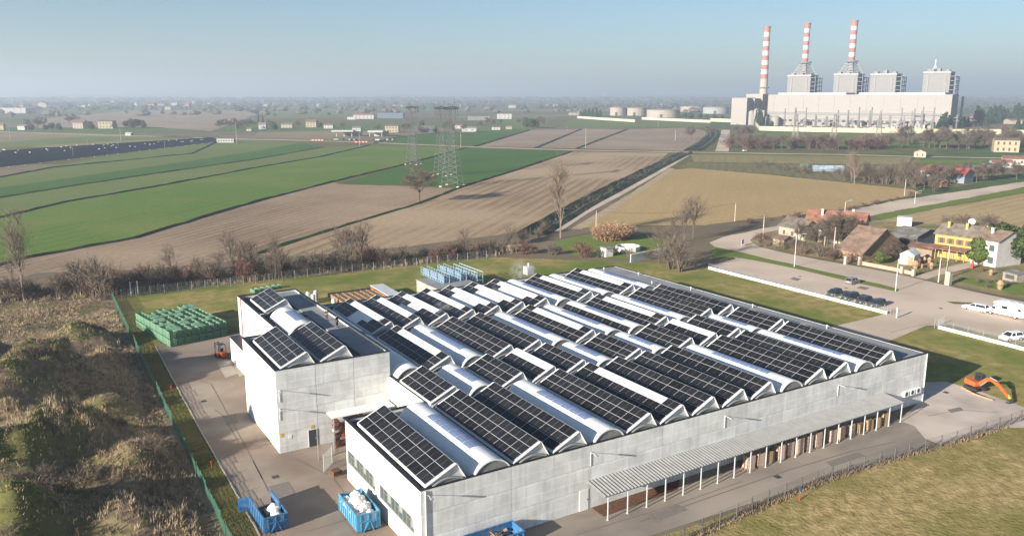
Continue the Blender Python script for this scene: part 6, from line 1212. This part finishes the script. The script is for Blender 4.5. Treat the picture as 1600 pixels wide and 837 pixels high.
for k, (x, y, z, s) in enumerate([(25.6, 70.7, .9, 1.2), (26.5, 70.7, .95, 1.2), (25.6, 71.9, 1.0, 1.35), (26.55, 71.9, 1.1, 1.4), (25.6, 73.2, 1.0, 1.4), (26.5, 73.3, 1.2, 1.35), (26.0, 72.5, 1.75, 1.2), (25.5, 74.3, 1.1, 1.1), (26.5, 74.4, 1.0, 1.2), (26.1, 71.2, 1.6, 1.0), (26.3, 74.0, 1.7, 1.0), (25.7, 70.7, .27, 1.1), (26.6, 72.2, .27, 1.1), (25.6, 73.6, .27, 1.2)]): sack(x, y, z, s, k+11, 'white plastic sack heaped in the light blue container', 'sacks in the light blue container')
r = random.Random(9)
for k in range(9): o = link('timber_scrap', MB().box(-.6, -.18, -.03, .6, .18, .03).mesh('timber_scrap', M['wood'] if k % 3 else M['cardboard']), None, (35.4+r.uniform(0, 1.7), 61.2+r.uniform(0, 1.0), .35+.09*k), (r.uniform(-.3, .3), r.uniform(-.3, .3), r.uniform(0, 3))); tag(o, 'broken wooden board in the timber scrap container', 'board', 'boards in the scrap container')
for x, y, z in ((31.0, 61.4, .04),): pass
for k, (x, y) in enumerate(((28.05-.9, 66.2), (27.3, 64.9))):
    goods(x, y, .5+.2*k, 'cardboard', ['low pallet of flattened cartons at the windowed wall', 'pallet of cardboard beside the light blue container'][k], None, .3, .04, layers=2)
# ---------------------------------------------------------------- green crate stacks
def crate_mesh(w_, d_, h, m, slats=4):
    mb = MB(); t_ = .03; mb.box(0, 0, .08, w_, d_, .11)
    for x in (0, w_-.07):
        for y in (0, d_-.07): mb.box(x, y, 0, x+.07, y+.07, h)
    for k in range(slats):
        z0 = .12+k*(h-.14)/slats; z1 = z0+(h-.14)/slats*.66
        mb.box(.07, .01, z0, w_-.07, .01+t_, z1); mb.box(.07, d_-.01-t_, z0, w_-.07, d_-.01, z1); mb.box(.01, .07, z0, .01+t_, d_-.07, z1); mb.box(w_-.01-t_, .07, z0, w_-.01, d_-.07, z1)
    return mb.mesh('crate', M[m])
gm = crate_mesh(1.12, 1.5, 1.38, 'green', 5); lidm = MB().box(.04, .04, 1.28, 1.08, 1.46, 1.31).mesh('lid', M['green'])
org = Vector((19.6, 143.9, .0)); th_ = math.radians(11); r = random.Random(4)
for i in range(8):
    for j in range(11):
        for l in range(2):
            if l == 0 and not (i == 0 or j == 0 or i == 7): continue
            if j == 10 and i not in (0, 3, 6, 7): continue
            p = org+Matrix.Rotation(th_, 3, 'Z') @ Vector((i*1.27+r.uniform(-.03, .03), j*1.56+r.uniform(-.03, .03), l*1.4))
            o = link('green_crate', gm, None, p, (0, 0, th_+r.uniform(-.03, .03))); tag(o, 'slatted green crate in the stacked block on the yard edge, %s' % ('upper layer' if l else 'lower layer'), 'crate', 'green crates on the yard edge, %s layer' % ('upper' if l else 'lower'))
            if l and r.random() < .45: link('lid', lidm, o, (0, 0, 0), (r.uniform(-.05, .05), r.uniform(-.06, .06), 0))
for i in range(5):
    c = G(398+i*9, 458-i*1.6); o = link('green_crate', gm, None, (c.x, c.y, .0), (0, 0, .3), (.9, 1.2, .6)); tag(o, 'long green crate on the lawn behind the tower', 'crate', 'green crates behind the tower')
# ---------------------------------------------------------------- goods stored behind the hall
wm = crate_mesh(1.25, 1.05, .95, 'cardboard', 3); P0 = G(532, 468); ax = Vector((1, 0, 0)); ay = Vector((0, 1, 0))
base = Vector((53.2, 151.5, 0))
for i in range(8):
    for j in range(7):
        for l in range(2):
            if l == 0 and not (i == 0 or j == 0): continue
            o = link('wooden_crate', wm, None, base+Vector((i*1.32, j*1.12, l*.97+(r.random()*.0))), (0, 0, r.uniform(-.05, .05))); tag(o, 'weathered wooden crate in the stack behind the hall', 'crate', 'wooden crates behind the hall')
for k in range(5): o = link('black_frame', MB().box(0, 0, 0, 1.9, 4.0, .9).box(.05, .05, .9, 1.85, 3.95, .98).mesh('black_frame', M['black']), None, base+Vector((1.0+k*2.1, 8.6, 0))); tag(o, 'black covered stack beyond the wooden crates', 'stack', 'black covered stacks behind the hall')
oc = thing('skip', 'long orange metal skip with grey lid behind the hall', 'skip', (62.6, 149.5, 0), -.04); link('shell', MB().xprism([(0, 0), (12.5, 0), (12.5, 1.9), (0, 1.9)], 0, 2.6).mesh('shell', M['orange']), oc); link('lid', MB().box(-.1, -.1, 1.9, 2.8, 12.6, 2.05).mesh('lid', M['endplate']), oc)
for k in range(7): link('rib', MB().box(-.08, .4+k*1.4, 0, 0, .55+k*1.4, 1.88).mesh('rib', M['orange']), oc)
for k, (x, y) in enumerate(((49.6, 163.0), (50.8, 161.8), (51.4, 163.4), (52.2, 154.5), (49.8, 160.4))):
    t = thing('steel_drum', 'upright silver drum behind the tower', 'drum', (x, y, 0), 0, 'silver drums behind the tower'); link('shell', MB().lathe([(.45, 0), (.45, 1.9), (.3, 2.05), (.12, 2.1)], 12).mesh('shell', M['alu']), t); link('band', MB().lathe([(.47, .6), (.47, .7)], 12).lathe([(.47, 1.3), (.47, 1.4)], 12).mesh('band', M['steel']), t)
sh = thing('storage_shed', 'flat grey roofed shed with cream corrugated wall behind the hall', 'shed', (72.4, 147.6, 0)); link('wall', MB().box(0, 0, 0, 9.5, 11, 2.7).mesh('wall', wallm((.70, .64, .55))), sh); link('roof', MB().box(-.15, -.15, 2.7, 9.65, 11.15, 2.85).mesh('roof', M['roofgrey']), sh)
for k in range(14): link('corrugation', MB().box(-.05, .3+k*.78, 0, -.002, .55+k*.78, 2.68).mesh('corrugation', wallm((.62, .5, .4))), sh)
M['paleblue'] = mat('pale_blue_frame', (.34, .50, .56), .5, col2=(.24, .38, .46), nscale=2)
for k in range(3):
    rk = thing('glass_rack', 'pale blue steel rack full of glass behind the hall, %s' % ['next to the grey shed', 'middle of three', 'beside the open lawn'][k], 'rack', (75.4+4.3*k, 151.6+.4*k, 2.86 if k < 2 else 0.02), 0); rk.scale = (1, 1.02, .85 if k < 2 else 2.0)
    for s_ in (0, 1.5):
        q = MB(); 
        for i in range(10): q.bar((s_, i*1.2, 0), (s_, i*1.2, 2.1), .07)
        for z in (.1, .8, 1.5, 2.1): q.bar((s_, 0, z), (s_, 10.8, z), .06)
        for i in range(9): q.bar((s_, i*1.2, .1), (s_, i*1.2+1.2, 1.5), .05)
        link('side_frame', q.mesh('side_frame', M['paleblue']), rk)
    q = MB()
    for i in range(10): q.bar((0, i*1.2, .1), (1.5, i*1.2, .1), .06); q.bar((0, i*1.2, 1.2), (1.5, i*1.2, 1.2), .05)
    link('cross_bars', q.mesh('cross_bars', M['paleblue']), rk)
    for i in range(9): link('glass_sheet', MB().box(.3+.1*(i % 3), i*1.2+.15, .15, .33+.1*(i % 3), i*1.2+1.05, 1.75).mesh('glass_sheet', M['skylight']), rk)
# basin and walls behind the hall
c = G(981, 391); bs = thing('round_basin', 'round concrete basin ring on the grass behind the hall', 'basin', (c.x, c.y, .02))
for k in range(14): a = 2*PI*k/14; link('segment', MB().box(-.74, -.12, 0, .74, .12, 1.3).mesh('segment', M['concrete']), bs, (3.2*math.cos(a), 3.2*math.sin(a), 0), (0, 0, a+PI/2))
seg_wall('concrete_wall', [(985, 410), (1045, 398)], 2.0, .25, M['concrete'], 'grey concrete slab wall between basin and thicket', 'wall', 2.6)
c = G(948, 400); o = thing('concrete_hut', 'small square concrete hut behind the hall', 'hut', (c.x, c.y, 0)); link('walls', MB().box(-1.2, -1.2, 0, 1.2, 1.2, 2.3).mesh('walls', M['concrete']), o); link('roof', MB().box(-1.4, -1.4, 2.3, 1.4, 1.4, 2.5).mesh('roof', M['roofgrey']), o)
c = G(806, 392); o = thing('sluice', 'pale concrete sluice frame at the canal head', 'sluice', (c.x, c.y, 0)); link('slab', MB().box(-2.2, -.6, 1.4, 2.2, .6, 1.7).mesh('slab', M['concrete_pad']), o); 
for x in (-1.9, 0, 1.9): link('pier', MB().box(x-.2, -.5, 0, x+.2, .5, 1.4).mesh('pier', M['concrete_pad']), o)
c = G(1160, 384); o = thing('sign_board', 'white board beside the road bend thicket', 'sign', (c.x, c.y, 0), .5); link('board', MB().box(-1.2, -.04, .5, 1.2, .04, 1.8).mesh('board', wallm(WH)), o); link('post', MB().box(-1.0, .04, 0, -.9, .12, 1.6).mesh('post', M['steel']), o); link('post', MB().box(.9, .04, 0, 1.0, .12, 1.6).mesh('post', M['steel']), o)
sheet('green_lawn', [(860, 380), (905, 368), (1040, 372), (1062, 385), (1000, 405), (900, 400)], .028, M['brightgrass'])
t = thing('roof_vent', 'white box vent with grey flue on the back edge of the hall roof', 'vent', G(826, 428, 6.95)); link('case', MB().box(-.8, -.8, 0, .8, .8, 1.6).mesh('case', wallm(WH)), t); link('flue', MB().tube((0, 0, 1.6), (0, 0, 2.3), .25, n=10).mesh('flue', M['steel']), t)
# wire gate panels between tower and hall
rail_fence('yard_gate', [Vector((29.2, 88.6, 0)), Vector((29.6, 90.2, 0))], 2.3, 1.7, M['steel'], 'grey mesh gate leaf beside the lean-to crates', 4, .12, cat='gate'); rail_fence('yard_gate', [Vector((26.5, 84.6, 0)), Vector((28.1, 86.4, 0))], 2.2, 2.5, M['steel'], 'grey mesh gate leaf before the windowed wall corner', 4, .12, cat='gate'); rail_fence('yard_gate', [Vector((27.0, 88.0, 0)), Vector((29.2, 88.6, 0))], 2.0, 2.4, M['steel'], 'thin mesh gate leaf before the tower door', 3, .2, cat='gate')
goods(27.4, 83.2, .5, 'rust', 'low rusty pallet stack beside the mesh gate', None, .2, .04, layers=2)
# ---------------------------------------------------------------- two people on the tower roof
def skin(name, V_, E_, Rr, m, parent, sub=1):
    me = bpy.data.meshes.new(name); me.from_pydata(V_, E_, []); o = bpy.data.objects.new(name, me); COL.objects.link(o)
    md = o.modifiers.new('skin', 'SKIN'); sv = me.skin_vertices[0].data if me.skin_vertices else None
    if sv is None:
        bpy.context.view_layer.objects.active = o
    for i, rr in enumerate(Rr): me.skin_vertices[0].data[i].radius = (rr, rr*.85)
    me.skin_vertices[0].data[0].use_root = True
    s2 = o.modifiers.new('sub', 'SUBSURF'); s2.levels = sub; s2.render_levels = sub
    dg = bpy.context.evaluated_depsgraph_get(); ev = o.evaluated_get(dg); nm = bpy.data.meshes.new_from_object(ev); nm.materials.clear(); nm.materials.append(m)
    bpy.data.objects.remove(o); bpy.data.meshes.remove(me); nm.name = name; return link(name, nm, parent)
def person(loc, rz, label, jm, tm, bend):
    t = thing('person', label, 'person', loc, rz, 'people on the tower roof'); sk = mat('skin_tone', (.42, .27, .19), .6)
    V_ = [(0, 0, .95), (0, .02, 1.15), (0, .03, 1.38), (0, .03, 1.50), (0, .0, 1.60), (0, -.01, 1.72)]; Rr = [.14, .13, .15, .055, .085, .085]; E_ = [(0, 1), (1, 2), (2, 3), (3, 4), (4, 5)]
    for s_ in (-1, 1):
        n = len(V_); V_ += [(s_*.19, .03, 1.40), (s_*.25, .04-bend*.05, 1.14), (s_*.24, -.08-bend*.22, .95+bend*.12), (s_*.24, -.12-bend*.30, .90+bend*.14)]; Rr += [.06, .048, .034, .036]; E_ += [(2, n), (n, n+1), (n+1, n+2), (n+2, n+3)]
        for f, (dx, dz) in enumerate(((-.045, -.02), (-.02, -.075), (.0, -.085), (.02, -.075), (.038, -.06))): k = len(V_); V_ += [(s_*.24+dx*.6, -.13-bend*.30, .88+bend*.14+dz*.4), (s_*.24+dx, -.14-bend*.31, .87+bend*.14+dz)]; Rr += [.011, .009]; E_ += [(n+3, k), (k, k+1)]
        n = len(V_); V_ += [(s_*.10, 0, .88), (s_*.11, -.02*s_, .50), (s_*.11, .03*s_, .09), (s_*.12, -.13+.03*s_, .04)]; Rr += [.10, .068, .048, .042]; E_ += [(0, n), (n, n+1), (n+1, n+2), (n+2, n+3)]
    skin('body', V_, E_, Rr, sk, t)
    J = V_[:4]; je = [(0, 1), (1, 2)]; JV = [(0, 0, .93), (0, .02, 1.15), (0, .03, 1.40)]; JR = [.165, .155, .17]
    for s_ in (-1, 1): n = len(JV); JV += [(s_*.19, .03, 1.41), (s_*.25, .04-bend*.05, 1.14), (s_*.24, -.07-bend*.2, .97+bend*.12)]; JR += [.078, .064, .05]; je += [(2, n), (n, n+1), (n+1, n+2)]
    skin('jacket', JV, je, JR, jm, t)
    TV = [(0, 0, .95)]; TR = [.16]; te = []
    for s_ in (-1, 1): n = len(TV); TV += [(s_*.10, 0, .86), (s_*.11, -.02*s_, .50), (s_*.11, .03*s_, .12)]; TR += [.115, .085, .07]; te += [(0, n), (n, n+1), (n+1, n+2)]
    skin('trousers', TV, te, TR, tm, t)
    for s_ in (-1, 1): link('shoe', MB().box(-.05, -.19, 0, .05, .08, .09).mesh('shoe', M['black']), t, (s_*.115, .02, 0))
    link('hair', MB().lathe([(.09, 1.66), (.105, 1.72), (.09, 1.79), (.03, 1.83)], 10, (0, .012)).mesh('hair', mat('dark_hair', (.02, .015, .012), .7)), t)
    link('nose', MB().box(-.012, -.105, 1.64, .012, -.07, 1.675).mesh('nose', sk), t)
person((36.45, 111.3, 10.12), 2.4, 'person in black clothes standing on the tower roof holding hands forward', M['black'], M['darksteel'], .8)
person((36.55, 107.2, 10.12), .6, 'person in dark jacket standing on the tower roof with arms low', mat('dark_navy', (.02, .024, .035), .9), M['black'], .1)
# ---------------------------------------------------------------- far woods and hills
M['farwood'] = mat('far_trees', (.075, .065, .055), .95, col2=(.055, .06, .04), nscale=.02)
def wood_band(r0, r1, n, h0, h1, seed, m, a0=-45, a1=45, name='far_wood'):
    g = random.Random(seed); mb = MB()
    for k in range(n):
        a = AZI-math.radians(g.uniform(a0, a1)); rr = g.uniform(r0, r1); p = Vector((math.cos(a)*rr, math.sin(a)*rr, 0)); h = g.uniform(h0, h1); w_ = h*g.uniform(1.1, 2.8); kk = len(mb.v); N = 7
        lv = [(0, .55), (.3, .95), (.6, .9), (.85, .55), (1.0, .12)]
        for z, q in lv:
            for i in range(N): t_ = 2*PI*i/N; e = q*w_*.5*g.uniform(.7, 1.25); mb.v.append((p.x+e*math.cos(t_), p.y+e*math.sin(t_), h*z*g.uniform(.92, 1.06)))
        for a_ in range(len(lv)-1):
            for i in range(N): j = (i+1) % N; mb.f.append((kk+a_*N+i, kk+a_*N+j, kk+(a_+1)*N+j, kk+(a_+1)*N+i)); mb.m.append(0)
        mb.f.append(tuple(kk+(len(lv)-1)*N+i for i in range(N))); mb.m.append(0)
    return struct(name, mb.mesh(name, M[m]), 'stuff')
wood_band(2700, 3600, 620, 8, 14, 1, 'farwood'); wood_band(3800, 5200, 1300, 11, 21, 2, 'farwood'); wood_band(5500, 8000, 2200, 18, 36, 3, 'farwood'); wood_band(1900, 2600, 130, 7, 14, 4, 'twig'); wood_band(2200, 3300, 90, 8, 16, 5, 'conifer')
mb = MB(); n = 160; g = random.Random(3); hh_ = 30
rows = []
for i in range(n+1): a = AZI-math.radians(-48+96*i/n); hh_ = 34+16*math.sin(i*.21)+9*math.sin(i*.57+1)+g.uniform(-3, 3); rows.append([(math.cos(a)*rr, math.sin(a)*rr, z) for rr, z in ((10500, 0), (11200, hh_), (12500, hh_*1.05), (13500, 0))])
for q in rows: mb.v += q
for i in range(n):
    for j in range(3): mb.f.append((4*i+j, 4*i+j+1, 4*(i+1)+j+1, 4*(i+1)+j)); mb.m.append(0)
struct('hills', mb.mesh('hills', M['twig']))
FT = 'trees round the far farms'
for x, y, k, h in [(60, 203, 'broad', 15), (70, 200, 'broad', 14), (42, 200, 'broad', 12), (108, 196, 'broad', 15), (118, 192, 'broad', 14), (80, 203, 'round', 9), (92, 204, 'round', 8), (72, 204, 'round', 7), (142, 203, 'round', 9), (198, 200, 'round', 10), (206, 201, 'round', 11), (215, 200, 'round', 12), (223, 200, 'round', 9), (180, 203, 'broad', 9), (50, 204, 'round', 7), (198, 180, 'broad', 11), (395, 200, 'broad', 11), (420, 202, 'broad', 12), (428, 204, 'round', 9), (404, 190, 'cypress', 12), (411, 192, 'cypress', 11), (430, 185, 'broad', 10), (494, 180, 'broad', 9), (514, 181, 'round', 7), (534, 180, 'broad', 10), (465, 199, 'broad', 9), (500, 200, 'round', 7), (535, 202, 'broad', 9), (590, 205, 'broad', 9), (640, 208, 'broad', 12), (632, 206, 'broad', 11), (655, 210, 'broad', 10), (660, 199, 'round', 8), (680, 208, 'round', 6), (700, 205, 'broad', 14), (705, 210, 'broad', 13), (725, 207, 'broad', 11), (750, 200, 'broad', 10), (760, 196, 'broad', 12), (770, 198, 'broad', 10), (822, 200, 'round', 12), (831, 201, 'round', 13), (838, 200, 'round', 11), (845, 196, 'broad', 13), (850, 198, 'broad', 12), (810, 196, 'broad', 10), (783, 196, 'broad', 9), (345, 203, 'broad', 13), (360, 203, 'broad', 13), (370, 202, 'broad', 14), (380, 203, 'broad', 13), (388, 202, 'broad', 14), (352, 200, 'broad', 12), (374, 206, 'broad', 12), (145, 160, 'round', 18), (8, 172, 'round', 14), (16, 170, 'round', 14), (46, 182, 'broad', 12), (260, 168, 'round', 10), (280, 167, 'round', 9), (150, 168, 'broad', 12), (110, 168, 'broad', 12), (340, 168, 'broad', 12), (308, 168, 'round', 10), (188, 168, 'round', 10), (243, 172, 'round', 8), (367, 165, 'broad', 13), (380, 170, 'broad', 14)]:
    plant(k, G(x, y), h*1.1, {'broad': 'bare tree near the far farmhouses', 'round': 'dark evergreen near the far farmhouses', 'cypress': 'dark cypress near the far farmhouses'}[k], {'broad': FT, 'round': 'evergreens round the far farms', 'cypress': 'cypresses round the far farms'}[k], 1.15)
for x, y, h in ((907, 184, 14), (914, 184, 18), (920, 184, 19), (926, 184, 18), (932, 184, 19), (938, 184, 16), (911, 185, 15)): plant('conifer', G(x, y), h, 'dark conifer in the clump left of the storage tanks', 'conifers left of the storage tanks')
for x, y, h in ((1070, 185, 12), (1082, 186, 10), (1094, 186, 11), (1078, 187, 12), (1105, 187, 9), (1116, 187, 9), (1128, 187, 9)): plant('round', G(x, y), h, 'dark shrubby tree in front of the storage tanks', 'dark trees before the tanks')
for x, y, h in ((1174, 192, 22), (1178, 194, 24), (1182, 196, 24), (1186, 197, 26), (1190, 198, 20)): plant('cypress', G(x, y), h, 'dark cypress at the corner of the power station', 'cypresses at the power station corner', 1.2)
for x, y, h in ((1475, 203, 22), (1482, 202, 18), (1466, 204, 14), (1500, 200, 16), (1506, 199, 14), (1512, 198, 13), (1527, 192, 27), (1533, 192, 22), (1545, 190, 24), (1552, 190, 26), (1560, 190, 27), (1566, 190, 24), (1573, 190, 22), (1585, 190, 26), (1590, 190, 30), (1597, 190, 25), (1606, 190, 26), (1540, 200, 16), (1590, 203, 14), (1598, 206, 13)): plant('conifer', G(x, y), h, 'dark conifer right of the power station', 'conifers right of the power station', 1.2)
for x, y, h in ((1255, 190, 14), (1265, 200, 10), (1300, 200, 9), (1340, 200, 9), (1350, 200, 10), (1205, 200, 9)): plant('round', G(x, y), h, 'dark shrub inside the power station yard', 'shrubs in the power station yard')
# ---------------------------------------------------------------- winter haze
hm = bpy.data.materials.new('haze_air'); hm.use_nodes = True; t_ = hm.node_tree; t_.nodes.clear()
ho = t_.nodes.new('ShaderNodeOutputMaterial'); hv = t_.nodes.new('ShaderNodeVolumePrincipled')
hv.inputs['Color'].default_value = (.78, .89, 1, 1); hv.inputs['Density'].default_value = .00029; hv.inputs['Anisotropy'].default_value = .25
t_.links.new(hv.outputs[0], ho.inputs['Volume'])
hz = link('haze', MB().box(-31000, -31000, -1.5, 31000, 31000, 185).mesh('haze', hm)); hz['kind'] = 'stuff'

# faint steam over the roof vents
def steam(px, py, z, size, label, dens):
    sm = bpy.data.materials.new('steam'); sm.use_nodes = True; q = sm.node_tree; q.nodes.clear(); N = q.nodes.new; L = q.links.new
    o_ = N('ShaderNodeOutputMaterial'); v_ = N('ShaderNodeVolumePrincipled'); v_.inputs['Color'].default_value = (.95, .96, .97, 1); tc = N('ShaderNodeTexCoord'); n_ = N('ShaderNodeTexNoise'); n_.inputs['Scale'].default_value = 1.1; n_.inputs['Detail'].default_value = 4; L(tc.outputs['Object'], n_.inputs['Vector'])
    g_ = N('ShaderNodeTexGradient'); g_.gradient_type = 'SPHERICAL'; mp = N('ShaderNodeMapping'); mp.inputs['Scale'].default_value = tuple(1/k for k in size); L(tc.outputs['Object'], mp.inputs[0]); L(mp.outputs[0], g_.inputs[0])
    mr = N('ShaderNodeMapRange'); mr.inputs[1].default_value = .48; mr.inputs[2].default_value = .75; mr.inputs[4].default_value = dens; L(n_.outputs[0], mr.inputs[0]); mu = N('ShaderNodeMath'); mu.operation = 'MULTIPLY'; L(mr.outputs[0], mu.inputs[0]); L(g_.outputs[1], mu.inputs[1]); L(mu.outputs[0], v_.inputs['Density']); L(v_.outputs[0], o_.inputs['Volume'])
    c = G(px, py, z); o = link('steam', MB().box(*[-k for k in size], *size).mesh('steam', sm), None, (c.x, c.y, z+size[2]*.6)); o['kind'] = 'stuff'
steam(815, 432, 8.6, (3.0, 2.2, 2.2), 'steam', 1.1); steam(688, 487, 8.9, (2.0, 1.6, 1.1), 'steam', .9); steam(775, 463, 8.9, (2.2, 1.8, 1.1), 'steam', .8)
